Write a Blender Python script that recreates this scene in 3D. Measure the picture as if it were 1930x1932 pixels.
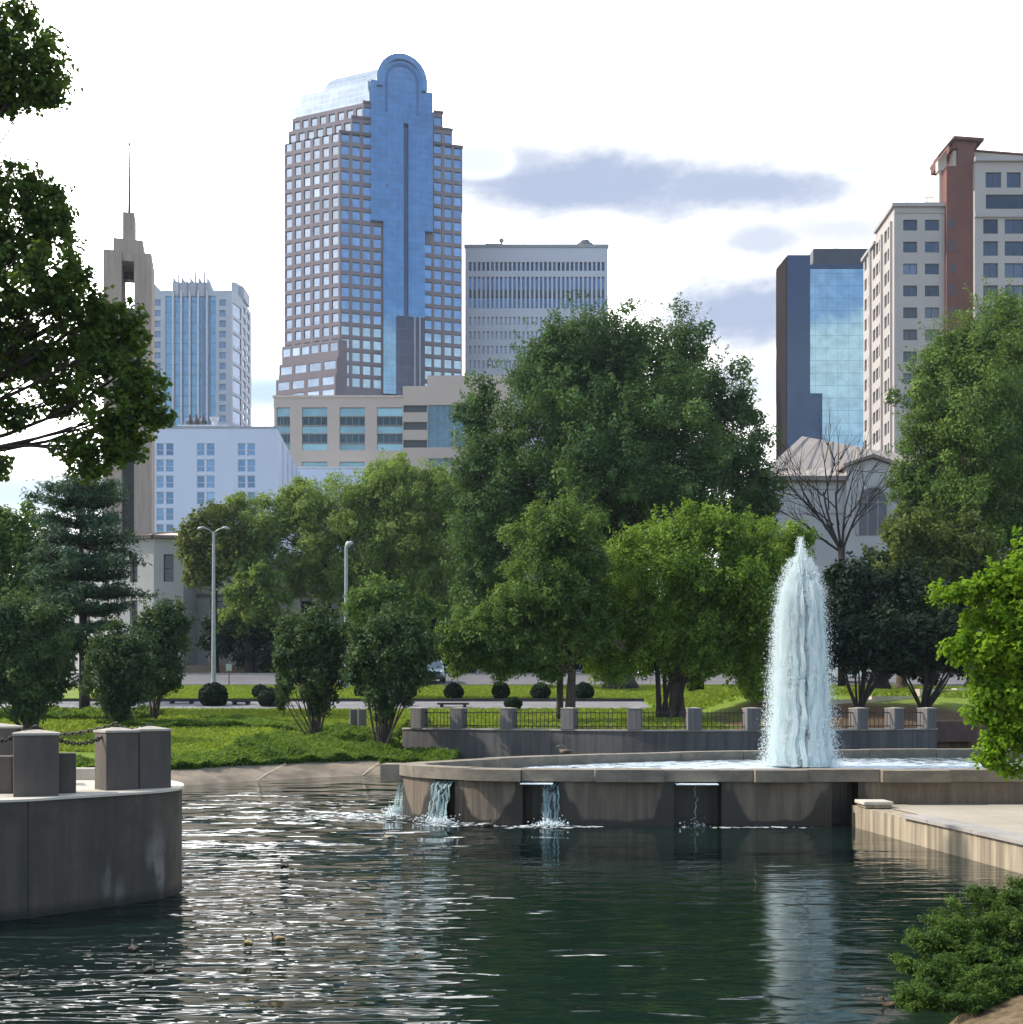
import bpy, math, random
import numpy as np
from mathutils import Vector

# ------------------------------------------------------------------ scene, camera, light
for o in list(bpy.data.objects):
    bpy.data.objects.remove(o, do_unlink=True)
scene = bpy.context.scene
COL = scene.collection
R = math.radians
F = 2080.0      # focal length in units of the 1930-wide reading grid used for surveying
CX = 965.0
HZ = 1335.0     # horizon row on that grid
EYE = 2.25      # eye height above the pond

cam_d = bpy.data.cameras.new('camera')
cam = bpy.data.objects.new('camera', cam_d)
COL.objects.link(cam)
cam.location = (0, 0, EYE)
cam.rotation_euler = (R(90), 0, 0)
cam_d.sensor_fit = 'HORIZONTAL'
cam_d.sensor_width = 36
cam_d.lens = 36 * F / 1930
cam_d.shift_y = (HZ - 966) / 1930
cam_d.clip_start = 0.1
cam_d.clip_end = 6000
scene.camera = cam

SUN_DIR = Vector((-0.93, 0.05, 0.84)).normalized()
sun_d = bpy.data.lights.new('sun', 'SUN')
sun_d.energy = 4.5
sun_d.angle = R(0.6)
sun_d.color = (1.0, 0.93, 0.82)
sun = bpy.data.objects.new('sun', sun_d)
COL.objects.link(sun)
sun.rotation_euler = (-SUN_DIR).to_track_quat('-Z', 'Y').to_euler()

scene.view_settings.view_transform = 'Standard'
scene.view_settings.look = 'None'
scene.view_settings.exposure = 0.35
scene.view_settings.gamma = 1.0
scene.cycles.max_bounces = 9
scene.cycles.diffuse_bounces = 7
scene.cycles.transmission_bounces = 9
scene.cycles.transparent_max_bounces = 12
scene.cycles.caustics_reflective = False
scene.cycles.caustics_refractive = False
scene.cycles.sample_clamp_indirect = 6

world = bpy.data.worlds.new('World')
scene.world = world
world.use_nodes = True


class NT:
    """small helper for node trees"""
    def __init__(self, tree):
        self.t = tree
        tree.nodes.clear()

    def n(self, typ, **kw):
        nd = self.t.nodes.new(typ)
        for k, v in kw.items():
            if k.startswith('i_'):
                nd.inputs[k[2:].replace('_', ' ')].default_value = v
            else:
                setattr(nd, k, v)
        return nd

    def l(self, a, b):
        self.t.links.new(a, b)

    def setin(self, sock, v):
        if hasattr(v, 'is_linked') or isinstance(v, bpy.types.NodeSocket):
            self.l(v, sock)
        else:
            sock.default_value = v

    def math(self, op, a, b=None, c=None, clamp=False):
        nd = self.n('ShaderNodeMath', operation=op, use_clamp=clamp)
        self.setin(nd.inputs[0], a)
        if b is not None:
            self.setin(nd.inputs[1], b)
        if c is not None:
            self.setin(nd.inputs[2], c)
        return nd.outputs[0]

    def smooth(self, x, a, b, lo=0.0, hi=1.0):
        nd = self.n('ShaderNodeMapRange', interpolation_type='SMOOTHSTEP')
        self.setin(nd.inputs['Value'], x)
        nd.inputs['From Min'].default_value = a
        nd.inputs['From Max'].default_value = b
        nd.inputs['To Min'].default_value = lo
        nd.inputs['To Max'].default_value = hi
        return nd.outputs['Result']

    def mix(self, f, a, b, blend='MIX'):
        nd = self.n('ShaderNodeMix', data_type='RGBA', blend_type=blend)
        self.setin(nd.inputs[0], f)
        self.setin(nd.inputs[6], a)
        self.setin(nd.inputs[7], b)
        return nd.outputs[2]

    def noise(self, vec, scale, detail=4, rough=0.55, col=False, dist=0.0):
        nd = self.n('ShaderNodeTexNoise')
        nd.inputs['Scale'].default_value = scale
        nd.inputs['Detail'].default_value = detail
        nd.inputs['Roughness'].default_value = rough
        nd.inputs['Distortion'].default_value = dist
        if vec is not None:
            self.l(vec, nd.inputs['Vector'])
        return nd.outputs['Color' if col else 'Fac']

    def mapping(self, vec, scale=(1, 1, 1), rot=(0, 0, 0), loc=(0, 0, 0)):
        nd = self.n('ShaderNodeMapping')
        nd.inputs['Scale'].default_value = scale
        nd.inputs['Rotation'].default_value = rot
        nd.inputs['Location'].default_value = loc
        self.l(vec, nd.inputs['Vector'])
        return nd.outputs[0]

    def sep(self, vec):
        nd = self.n('ShaderNodeSeparateXYZ')
        self.l(vec, nd.inputs[0])
        return nd.outputs


def rgb(r, g, b):
    return (r, g, b, 1.0)


def build_world():
    w = NT(world.node_tree)
    sky = w.n('ShaderNodeTexSky', sky_type='NISHITA')
    sky.sun_disc = False
    sky.sun_elevation = math.asin(SUN_DIR.z)
    sky.sun_rotation = math.pi / 2 - math.atan2(SUN_DIR.y, SUN_DIR.x)
    sky.air_density = 1.3
    sky.dust_density = 0.6
    sky.ozone_density = 3.0
    tc = w.n('ShaderNodeTexCoord')
    d = tc.outputs['Generated']
    x, y, z = w.sep(d)
    n1 = w.noise(d, 3.2, 7, 0.6)
    n2 = w.noise(w.mapping(d, (1, 1, 2.6), loc=(3, 1, 0)), 7, 6, 0.6)
    # side of the sky towards the sun is covered with thin bright cloud, far side stays blue
    side = w.math('ADD', w.math('MULTIPLY', x, -0.55), w.math('MULTIPLY', y, 0.84))
    side = w.math('ADD', side, w.math('MULTIPLY', w.math('SUBTRACT', n1, 0.5), 1.2))
    cover = w.smooth(side, -0.55, 0.0)
    # scattered cumulus on the blue side
    cum = w.smooth(n1, 0.54, 0.66, 0, 0.35)
    low = w.smooth(z, 0.02, 0.22, 0.35, 0.0)
    cover = w.math('MAXIMUM', w.math('MAXIMUM', cover, cum), low)
    # named grey-blue cloud banks in front (tangent plane of the direction +Y)
    yy = w.math('MAXIMUM', y, 0.08)
    u = w.math('DIVIDE', x, yy)
    v = w.math('DIVIDE', z, yy)
    wob = w.math('SUBTRACT', n2, 0.5)
    wob2 = w.math('SUBTRACT', w.noise(w.mapping(d, (1, 1, 2.0), loc=(7, 2, 5)), 22, 5, 0.6), 0.5)
    banks = [(1130, 346, 350, 84, 1.0), (1360, 352, 330, 52, 0.95), (980, 320, 190, 60, 0.75), (1180, 380, 230, 34, .8),
             (1440, 455, 85, 40, 0.62), (1590, 430, 120, 36, 0.42), (1605, 320, 60, 22, 0.30),
             (1420, 592, 200, 84, 1.0), (1230, 480, 90, 20, 0.22)]
    grey = None
    for (px, py, a, b, s) in banks:
        du = w.math('MULTIPLY', w.math('SUBTRACT', u, (px - CX) / F), F / a)
        dv = w.math('MULTIPLY', w.math('SUBTRACT', v, (HZ - py) / F), F / b)
        dd = w.math('SQRT', w.math('ADD', w.math('MULTIPLY', du, du), w.math('MULTIPLY', dv, dv)))
        dd = w.math('ADD', dd, w.math('MULTIPLY', wob, 1.5))
        dd = w.math('ADD', dd, w.math('MULTIPLY', wob2, 1.0))
        m = w.smooth(dd, 0.25, 1.05, s, 0.0)
        grey = m if grey is None else w.math('MAXIMUM', grey, m)
    front = w.smooth(y, 0.1, 0.3)
    grey = w.math('MULTIPLY', grey, front)
    blue = None
    for (px, py, a, b, s) in [(500, 740, 150, 34, .75), (80, 935, 300, 40, .55), (900, 300, 90, 40, .35), (1440, 720, 160, 60, .25)]:
        du = w.math('MULTIPLY', w.math('SUBTRACT', u, (px - CX) / F), F / a)
        dv = w.math('MULTIPLY', w.math('SUBTRACT', v, (HZ - py) / F), F / b)
        dd = w.math('SQRT', w.math('ADD', w.math('MULTIPLY', du, du), w.math('MULTIPLY', dv, dv)))
        dd = w.math('ADD', dd, w.math('MULTIPLY', wob, 1.0))
        m = w.smooth(dd, 0.2, 1.1, s, 0.0)
        blue = m if blue is None else w.math('MAXIMUM', blue, m)
    blue = w.math('MULTIPLY', blue, front)
    white = rgb(20.5, 20.3, 20.0)
    # brightest stretch of the thin cloud, low in front towards the sun's side
    gu = w.math('MULTIPLY', w.math('ADD', u, 0.22), 2.3)
    gv = w.math('MULTIPLY', w.math('SUBTRACT', v, 0.52), 2.9)
    gd = w.math('SQRT', w.math('ADD', w.math('MULTIPLY', gu, gu), w.math('MULTIPLY', gv, gv)))
    glow = w.math('MULTIPLY', w.smooth(gd, 1.25, 0.35), front)
    white = w.mix(glow, white, rgb(78, 77, 75))
    c = w.mix(w.smooth(grey, 0.0, 0.16), white, rgb(9.6, 9.7, 9.9))
    c = w.mix(grey, c, rgb(3.9, 4.6, 6.2))
    c = w.mix(w.smooth(blue, 0.0, 0.16), c, rgb(9.4, 9.7, 10.0))
    c = w.mix(blue, c, rgb(4.0, 6.2, 7.8))
    # the veil thins out overhead and to the rear
    c = w.mix(w.smooth(y, -0.15, 0.40, 0.9, 0.0), c, rgb(9.6, 10.6, 12.0))
    c = w.mix(w.smooth(z, 0.50, 0.85, 0.0, 0.9), c, rgb(3.6, 4.6, 6.6))
    # cloud bank low in the rear, the one mirrored in the glass towers
    el = w.math('DIVIDE', z, w.math('MAXIMUM', w.math('SQRT', w.math('ADD', w.math('MULTIPLY', x, x), w.math('MULTIPLY', y, y))), 0.05))
    ew = w.math('ADD', el, w.math('MULTIPLY', wob, 0.10))
    bank = w.math('MULTIPLY', w.smooth(ew, 0.20, 0.285), w.smooth(ew, 0.345, 0.325))
    bank = w.math('MULTIPLY', bank, w.smooth(x, 0.05, 0.22))
    rear = w.math('MULTIPLY', bank, w.smooth(y, -0.3, -0.6, 0, 0.9))
    blue_sky = w.mix(1.0, sky.outputs['Color'], rgb(2.1, 2.1, 2.1), 'MULTIPLY')
    fin = w.mix(cover, blue_sky, c)
    fin = w.mix(rear, fin, rgb(10.5, 11.8, 11.4))
    bg = w.n('ShaderNodeBackground')
    w.l(fin, bg.inputs['Color'])
    bg.inputs['Strength'].default_value = 0.095
    out = w.n('ShaderNodeOutputWorld')
    w.l(bg.outputs[0], out.inputs['Surface'])


build_world()

rng = np.random.default_rng(7)
random.seed(7)


# ------------------------------------------------------------------ survey helpers
def PX(px, Y):
    return (px - CX) / F * Y


def PZ(py, Y):
    return EYE - (py - HZ) / F * Y


def YG(py, z=0.0):
    return F * (EYE - z) / (py - HZ)


# ------------------------------------------------------------------ materials
MATS = {}


def surf(name, c1, c2=None, scale=1.0, rough=0.8, bump=0.0, bscale=20.0, stretch=(1, 1, 1), streak=0.0,
         metallic=0.0, spec=0.35, detail=5, extra=None):
    """principled surface with noise between two colours, optional vertical streaks and bump"""
    if name in MATS:
        return MATS[name]
    m = bpy.data.materials.new(name)
    m.use_nodes = True
    t = NT(m.node_tree)
    tc = t.n('ShaderNodeTexCoord')
    vec = tc.outputs['Object']
    p = t.n('ShaderNodeBsdfPrincipled')
    c2 = c2 or tuple(x * 0.8 for x in c1)
    nz = t.noise(t.mapping(vec, stretch), scale, detail, 0.6)
    nz = t.smooth(nz, 0.3, 0.7)
    colr = t.mix(nz, rgb(*c1), rgb(*c2))
    if streak:
        s = t.noise(t.mapping(vec, (5, 5, 0.22)), 1.3, 4, 0.6)
        s = t.smooth(s, 0.35, 0.7, 0, streak)
        colr = t.mix(s, colr, rgb(*(x * 0.35 for x in c2)))
    if extra:
        colr = extra(t, vec, colr)
    t.l(colr, p.inputs['Base Color'])
    p.inputs['Roughness'].default_value = rough
    p.inputs['Metallic'].default_value = metallic
    p.inputs['Specular IOR Level'].default_value = spec
    if bump:
        b = t.n('ShaderNodeBump')
        b.inputs['Strength'].default_value = 1.0
        b.inputs['Distance'].default_value = bump
        t.l(t.noise(vec, bscale, 5, 0.6), b.inputs['Height'])
        t.l(b.outputs[0], p.inputs['Normal'])
    o = t.n('ShaderNodeOutputMaterial')
    t.l(p.outputs[0], o.inputs[0])
    MATS[name] = m
    return m


def glass(name, col, rough=0.06, wav=0.0, wscale=0.2, metallic=0.9, grid=None, gcol=(0.05, 0.07, 0.1), vary=0.0):
    """coated facade glass: a tinted mirror with slightly uneven panes and optional mullion grid"""
    if name in MATS:
        return MATS[name]
    m = bpy.data.materials.new(name)
    m.use_nodes = True
    t = NT(m.node_tree)
    tc = t.n('ShaderNodeTexCoord')
    vec = tc.outputs['Object']
    p = t.n('ShaderNodeBsdfPrincipled')
    rnd = t.n('ShaderNodeObjectInfo').outputs['Random']
    cc = t.mix(t.smooth(t.noise(vec, 0.35, 3), 0.3, 0.7), rgb(*col), rgb(*(x * 0.78 for x in col)))
    cc = t.mix(t.smooth(rnd, 0.3, 1.0, 0, vary), cc, rgb(*(x * 0.45 for x in col)))
    cc = t.mix(t.smooth(rnd, 0.25, 0.0, 0, vary), cc, rgb(*(min(1, x * 1.35 + .05) for x in col)))
    if grid:
        x, y, z = t.sep(vec)
        gz = t.math('FRACT', t.math('DIVIDE', z, grid[1]))
        gz = t.math('LESS_THAN', gz, grid[2])
        gx = t.math('FRACT', t.math('DIVIDE', x, grid[0]))
        gx = t.math('LESS_THAN', gx, grid[2] * 0.7)
        g = t.math('MULTIPLY', t.math('MAXIMUM', gz, gx), 0.55)
        cc = t.mix(g, cc, rgb(*gcol))
    t.l(cc, p.inputs['Base Color'])
    p.inputs['Metallic'].default_value = metallic
    p.inputs['Roughness'].default_value = rough
    if wav:
        b = t.n('ShaderNodeBump')
        b.inputs['Distance'].default_value = wav
        t.l(t.noise(vec, wscale, 3), b.inputs['Height'])
        t.l(b.outputs[0], p.inputs['Normal'])
    o = t.n('ShaderNodeOutputMaterial')
    t.l(p.outputs[0], o.inputs[0])
    MATS[name] = m
    return m


def leafmat(name, dark, light, trans=0.35, rough=0.6):
    if name in MATS:
        return MATS[name]
    m = bpy.data.materials.new(name)
    m.use_nodes = True
    t = NT(m.node_tree)
    a = t.n('ShaderNodeAttribute', attribute_name='tone')
    c = t.mix(a.outputs['Fac'], rgb(*dark), rgb(*light))
    p = t.n('ShaderNodeBsdfPrincipled')
    t.l(c, p.inputs['Base Color'])
    p.inputs['Roughness'].default_value = rough
    p.inputs['Specular IOR Level'].default_value = 0.12
    tr = t.n('ShaderNodeBsdfTranslucent')
    tcol = t.mix(0.5, c, rgb(min(1, light[0] * 2.0), min(1, light[1] * 1.9), light[2] * 0.8))
    t.l(tcol, tr.inputs['Color'])
    mx = t.n('ShaderNodeMixShader')
    mx.inputs[0].default_value = trans
    t.l(p.outputs[0], mx.inputs[1])
    t.l(tr.outputs[0], mx.inputs[2])
    o = t.n('ShaderNodeOutputMaterial')
    t.l(mx.outputs[0], o.inputs[0])
    MATS[name] = m
    return m


# ------------------------------------------------------------------ object helpers
ORG = {}


def thing(name, label, cat, loc=(0, 0, 0), group=None):
    o = bpy.data.objects.new(name, None)
    o.empty_display_size = 0.3
    COL.objects.link(o)
    o.location = loc
    o['label'] = label
    o['category'] = cat
    if group:
        o['group'] = group
    ORG[o] = Vector(loc)
    return o


def tag(o, label, cat, group=None, kind=None):
    o['label'] = label
    if cat:
        o['category'] = cat
    if group:
        o['group'] = group
    if kind:
        o['kind'] = kind
    return o


def org(o):
    while o is not None:
        if o in ORG:
            return ORG[o]
        o = o.parent
    return Vector((0, 0, 0))


class MB:
    """mesh builder in world coordinates"""
    def __init__(self):
        self.v = []
        self.f = []
        self.s = []

    def quad(self, *pts):
        i = len(self.v)
        self.v += [tuple(p) for p in pts]
        self.f.append(tuple(range(i, i + len(pts))))

    def box(self, x0, x1, y0, y1, z0, z1):
        self.prism([(x0, y0), (x1, y0), (x1, y1), (x0, y1)], z0, z1)

    def prism(self, poly, z0, z1, top=None, cap=True):
        """poly CCW; top: optional different polygon for the upper end"""
        top = top or poly
        i = len(self.v)
        n = len(poly)
        zt = z1 if isinstance(z1, (list, tuple)) else [z1] * n
        zb = z0 if isinstance(z0, (list, tuple)) else [z0] * n
        self.v += [(p[0], p[1], zb[k]) for k, p in enumerate(poly)]
        self.v += [(p[0], p[1], zt[k]) for k, p in enumerate(top)]
        for k in range(n):
            j = (k + 1) % n
            self.f.append((i + k, i + j, i + n + j, i + n + k))
        if cap:
            self.f.append(tuple(range(i + n, i + 2 * n)))
            self.f.append(tuple(range(i + n - 1, i - 1, -1)))

    def obox(self, c, ux, L, W, z0, z1):
        """box on the plan direction ux, centred at c"""
        a = math.atan2(ux[1], ux[0])
        ca, sa = math.cos(a), math.sin(a)
        P = [(c[0] + ca * x - sa * y, c[1] + sa * x + ca * y) for x, y in
             ((-L / 2, -W / 2), (L / 2, -W / 2), (L / 2, W / 2), (-L / 2, W / 2))]
        self.prism(P, z0, z1)

    def tube(self, pts, rad, n=8, caps=True):
        pts = [Vector(p) for p in pts]
        if not isinstance(rad, (list, tuple, np.ndarray)):
            rad = [rad] * len(pts)
        i0 = len(self.v)
        ref = None
        for k, p in enumerate(pts):
            a = pts[max(0, k - 1)]
            b = pts[min(len(pts) - 1, k + 1)]
            t = (b - a)
            if t.length < 1e-9:
                t = Vector((0, 0, 1))
            t.normalize()
            if ref is None:
                ref = Vector((1, 0, 0)) if abs(t.x) < 0.8 else Vector((0, 1, 0))
            e1 = (ref - t * ref.dot(t)).normalized()
            e2 = t.cross(e1)
            ref = e1
            for q in range(n):
                an = 2 * math.pi * q / n
                self.v.append(tuple(p + (e1 * math.cos(an) + e2 * math.sin(an)) * rad[k]))
        for k in range(len(pts) - 1):
            for q in range(n):
                a = i0 + k * n + q
                b = i0 + k * n + (q + 1) % n
                self.f.append((a, b, b + n, a + n))
        if caps:
            self.f.append(tuple(i0 + q for q in range(n - 1, -1, -1)))
            e = i0 + (len(pts) - 1) * n
            self.f.append(tuple(e + q for q in range(n)))

    def ellipsoid(self, c, r, nu=12, nv=8):
        i = len(self.v)
        for a in range(nv + 1):
            th = math.pi * a / nv
            for b in range(nu):
                ph = 2 * math.pi * b / nu
                self.v.append((c[0] + r[0] * math.sin(th) * math.cos(ph), c[1] + r[1] * math.sin(th) * math.sin(ph),
                               c[2] + r[2] * math.cos(th)))
        for a in range(nv):
            for b in range(nu):
                p = i + a * nu + b
                q = i + a * nu + (b + 1) % nu
                self.f.append((p, p + nu, q + nu, q))

    def build(self, name, mat, parent=None, smooth=False, bevel=0.0, attr=None):
        me = bpy.data.meshes.new(name)
        o0 = org(parent) if parent is not None else Vector((0, 0, 0))
        vv = [(a - o0.x, b - o0.y, c - o0.z) for a, b, c in self.v]
        me.from_pydata(vv, [], self.f)
        me.update()
        if attr:
            at = me.attributes.new(attr[0], 'FLOAT', 'POINT')
            at.data.foreach_set('value', np.array(attr[1], dtype=np.float32))
        me.materials.append(mat)
        if smooth:
            me.polygons.foreach_set('use_smooth', [True] * len(me.polygons))
        o = bpy.data.objects.new(name, me)
        COL.objects.link(o)
        if parent is not None:
            o.parent = parent
        if bevel:
            md = o.modifiers.new('bevel', 'BEVEL')
            md.width = bevel
            md.segments = 2
            md.limit_method = 'ANGLE'
        return o


def np_mesh(name, verts, faces, mat, parent=None, tone=None, smooth=False, nside=4):
    """fast mesh of n-gons from numpy arrays (world coordinates)"""
    o0 = org(parent) if parent is not None else Vector((0, 0, 0))
    verts = np.asarray(verts, dtype=np.float32) - np.array([o0.x, o0.y, o0.z], dtype=np.float32)
    faces = np.asarray(faces, dtype=np.int32)
    me = bpy.data.meshes.new(name)
    me.vertices.add(len(verts))
    me.vertices.foreach_set('co', verts.ravel())
    nf = len(faces)
    me.loops.add(nf * nside)
    me.loops.foreach_set('vertex_index', faces.ravel())
    me.polygons.add(nf)
    me.polygons.foreach_set('loop_start', np.arange(0, nf * nside, nside, dtype=np.int32))
    me.polygons.foreach_set('loop_total', np.full(nf, nside, dtype=np.int32))
    if smooth:
        me.polygons.foreach_set('use_smooth', np.ones(nf, dtype=bool))
    me.update(calc_edges=True)
    if tone is not None:
        at = me.attributes.new('tone', 'FLOAT', 'FACE')
        at.data.foreach_set('value', np.asarray(tone, dtype=np.float32))
    me.materials.append(mat)
    o = bpy.data.objects.new(name, me)
    COL.objects.link(o)
    if parent is not None:
        o.parent = parent
    return o


# ------------------------------------------------------------------ terrain
SX = np.array([-400, -60, -30, -20, -14, -9.5, -9.0, -7.75, -6.3, -4.7, -3.7, -2, 0, 400], float)
SY = np.array([10, 14, 18, 25, 29, 31.6, 32.6, 34.2, 35.6, 36.9, 37.3, 37.6, 37.8, 37.8], float)
FX = np.array([-6, -4.2, -3.4, -1.5, 0.4, 2.3, 4.6, 7.0, 9.4, 12.0, 14.3, 16.2, 18.0, 21, 30])
FY = np.array([44.4, 43.6, 43.1, 42.2, 41.4, 40.5, 39.8, 39.6, 39.9, 40.8, 41.8, 42.8, 43.6, 45.5, 52])
PRY = np.array([55, 59, 76, 88, 100, 160, 400, 2000], float)
PRZ = np.array([2.18, 2.56, 3.75, 4.85, 5.0, 5.3, 6.0, 8.0], float)


def sstep(x, a, b):
    t = np.clip((x - a) / (b - a), 0, 1)
    return t * t * (3 - 2 * t)


def ground(x, y):
    x = np.asarray(x, float)
    y = np.asarray(y, float)
    ys = np.interp(x, SX, SY)
    fy = np.interp(x, FX, FY)
    s = y - ys
    ap = np.interp(s, [-2.5, -0.6, 0, 2.2], [-1.0, -0.25, 0.0, 0.33])
    t = np.clip((s - 2.2) / np.maximum(55 - ys - 2.2, 1), 0, 1)
    zl = np.where(s < 2.2, ap, 0.33 + 1.85 * (0.35 * t + 0.65 * t ** 0.8))
    front = np.where(s > 0, np.minimum(ap, 0.25), ap)
    front = np.where(x > -0.6, -1.0, front)
    tr = np.clip((y - fy) / np.maximum(55 - fy, 1), 0, 1)
    back = 1.42 + (2.18 - 1.42) * tr
    zr = np.where(y > fy + 0.12, back, front)
    zr = np.where(x > 24, np.interp(y, [0, 28, 34, 55], [-1, -1, 1.3, 2.18]), zr)
    k = sstep(x, -4.9, -4.0)
    z = zl * (1 - k) + zr * k
    far = np.interp(y, PRY, PRZ)
    z = np.where(y >= 55, far, z)
    # the lawn right of the fountain climbs faster behind the wall
    k2 = sstep(x, 7.2, 11.5)
    d2 = np.clip((y - fy) / np.maximum(50.5 - fy, 1), 0, 1)
    zr2 = np.where(y < 50.5, 1.42 + (2.95 - 1.42) * d2, np.interp(y, [50.5, 76], [2.95, 3.75]))
    z = np.where((y > fy + 0.12) & (y < 76), z * (1 - k2) + zr2 * k2, z)
    # near bank under the viewer, right foreground
    bank = np.interp(y - np.interp(x, [-400, 1.6, 2.3, 2.8, 3.3, 4.5, 7.2], [4.6, 5.2, 6.6, 7.5, 8.3, 9.8, 11.0]), [-3, -0.6, 0, .8],
                     [0.55, 0.28, 0.0, -1.0])
    z = np.where((y < 12) & (z < 0.0), np.maximum(z, bank), z)
    return z


def gz(x, y):
    return float(ground(np.array([x]), np.array([y]))[0])


def axis(*segs):
    out = []
    for a, b, st in segs:
        out += list(np.arange(a, b, st))
    out.append(segs[-1][1])
    return np.array(sorted(set(np.round(out, 4))))


def build_terrain():
    xs = axis((-900, -100, 80), (-100, -30, 5), (-30, -12, 1.0), (-12, 2, 0.3), (2, 26, 0.75), (26, 100, 5), (100, 900, 80))
    ys = axis((-60, 2, 6), (2, 12, 0.5), (12, 28, 2), (28, 46, 0.2), (46, 55, 0.75), (55, 59, 1), (59, 76, 1.0), (76, 88, 1.0),
              (88, 100, 1.5), (100, 160, 10), (160, 400, 60), (400, 2600, 275))
    ys = np.array(sorted(set(list(ys) + [55.0, 59.0, 76.0, 88.0, 100.0])))
    Xg, Yg = np.meshgrid(xs, ys)
    Z = ground(Xg, Yg)
    inner = (Yg > 46) & (Yg < 54.9) | (Yg > 59.1) & (Yg < 75.9)
    Z = Z + np.where(inner, 0.05 * np.sin(Xg * 0.31 + Yg * .5) * np.cos(Yg * 0.23), 0)
    n, mcols = Xg.shape
    V = np.stack([Xg.ravel(), Yg.ravel(), Z.ravel()], 1)
    idx = np.arange(n * mcols).reshape(n, mcols)
    Fc = np.stack([idx[:-1, :-1].ravel(), idx[:-1, 1:].ravel(), idx[1:, 1:].ravel(), idx[1:, :-1].ravel()], 1)

    m = bpy.data.materials.new('lawn')
    m.use_nodes = True
    t = NT(m.node_tree)
    tc = t.n('ShaderNodeTexCoord')
    vec = tc.outputs['Object']
    x, y, z = t.sep(vec)
    n1 = t.noise(vec, 0.35, 5, 0.6)
    n2 = t.noise(vec, 9.0, 4, 0.7)
    c = t.mix(t.smooth(n1, 0.3, 0.7), rgb(0.150, 0.230, 0.030), rgb(0.215, 0.285, 0.046))
    c = t.mix(t.smooth(n2, 0.35, 0.75, 0, 0.55), c, rgb(0.110, 0.180, 0.020))
    dry = t.smooth(t.math('ADD', t.noise(t.mapping(vec, loc=(4, 4, 0)), 0.16, 4), t.math('MULTIPLY', n2, 0.12)), 0.60, 0.75, 0, 0.6)
    c = t.mix(dry, c, rgb(0.23, 0.18, 0.07))
    # bare bark mulch behind the pond wall at the right and under the big trees
    mx = t.math('MULTIPLY', t.smooth(x, 7.5, 11.0), t.smooth(t.math('ADD', y, t.math('MULTIPLY', n1, 4)), 51, 48.5))
    mx = t.math('MAXIMUM', mx, t.math('MULTIPLY', t.math('MULTIPLY', t.smooth(x, 1.0, 2.2), t.smooth(y, 47.0, 45.5)),
                                      t.smooth(n1, .40, .52)))
    bark = t.mix(t.smooth(n2, .3, .7), rgb(0.17, 0.105, 0.055), rgb(0.07, 0.045, 0.028))
    c = t.mix(mx, c, bark)
    city = t.math('MAXIMUM', t.smooth(y, 92.5, 93.5), t.smooth(y, -4, -12))
    c = t.mix(city, c, t.mix(n1, rgb(.17, .165, .165), rgb(.12, .12, .125)))
    # pond bed and muddy near bank
    c = t.mix(t.smooth(z, 0.0, -0.2), c, rgb(0.03, 0.035, 0.02))
    c = t.mix(t.smooth(y, 13, 10), c, t.mix(t.smooth(n2, .3, .7), rgb(0.20, 0.15, 0.09), rgb(0.10, 0.07, 0.04)))
    p = t.n('ShaderNodeBsdfPrincipled')
    t.l(c, p.inputs['Base Color'])
    p.inputs['Roughness'].default_value = 0.9
    p.inputs['Specular IOR Level'].default_value = 0.15
    b = t.n('ShaderNodeBump')
    b.inputs['Distance'].default_value = 0.06
    t.l(t.noise(vec, 6, 6, 0.75), b.inputs['Height'])
    t.l(b.outputs[0], p.inputs['Normal'])
    o = t.n('ShaderNodeOutputMaterial')
    t.l(p.outputs[0], o.inputs[0])
    ob = np_mesh('ground', V, Fc, m, smooth=True)
    ob['kind'] = 'structure'


build_terrain()

M_asph = surf('asphalt', (0.16, 0.155, 0.165), (0.12, 0.115, 0.125), 0.6, 0.85)
M_path = surf('path_paving', (.235, .23, .235), (.185, .18, .185), 0.8, 0.85)
M_kerb = surf('kerb_stone', (0.36, 0.34, 0.31), (0.28, 0.26, 0.24), 2, 0.85)


def strip(name, y0, y1, mat, dz=0.02, x0=-260, x1=260, thick=None, step=4):
    xs = np.arange(x0, x1 + .1, 20.0)
    ys = [y0] + [k for k in np.arange(math.ceil(y0 + .01), y1, 1.0)] + [y1]
    Xg, Yg = np.meshgrid(xs, np.array(ys))
    Zg = np.interp(Yg, PRY, PRZ) + dz
    n, mc = Xg.shape
    V = np.stack([Xg.ravel(), Yg.ravel(), Zg.ravel()], 1)
    idx = np.arange(n * mc).reshape(n, mc)
    Fc = np.stack([idx[:-1, :-1].ravel(), idx[:-1, 1:].ravel(), idx[1:, 1:].ravel(), idx[1:, :-1].ravel()], 1)
    o = np_mesh(name, V, Fc, mat)
    o['kind'] = 'structure'
    return o


strip('path', 55.0, 59.0, M_path, x0=-253, x1=7)
strip('street', 76.0, 88.0, M_asph)
strip('pavement', 89.0, 92.0, M_path, dz=0.12)


def kerb(name, y0, y1, h, mat=M_kerb, x1=260):
    m = MB()
    za = float(np.interp(y0, PRY, PRZ))
    zb = float(np.interp(y1, PRY, PRZ))
    m.box(-260, x1, y0, y1, min(za, zb) - 0.2, max(za, zb) + h)
    o = m.build(name, mat)
    o['kind'] = 'structure'


M_darkkerb = surf('dark_kerb', (0.07, 0.065, 0.06), (0.05, 0.045, 0.045), 2, 0.9)
kerb('path_kerb', 59.0, 59.35, 0.16, M_darkkerb, 7.1)
kerb('street_kerb', 75.75, 76.0, 0.10)
kerb('far_kerb', 88.0, 88.3, 0.16)
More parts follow.
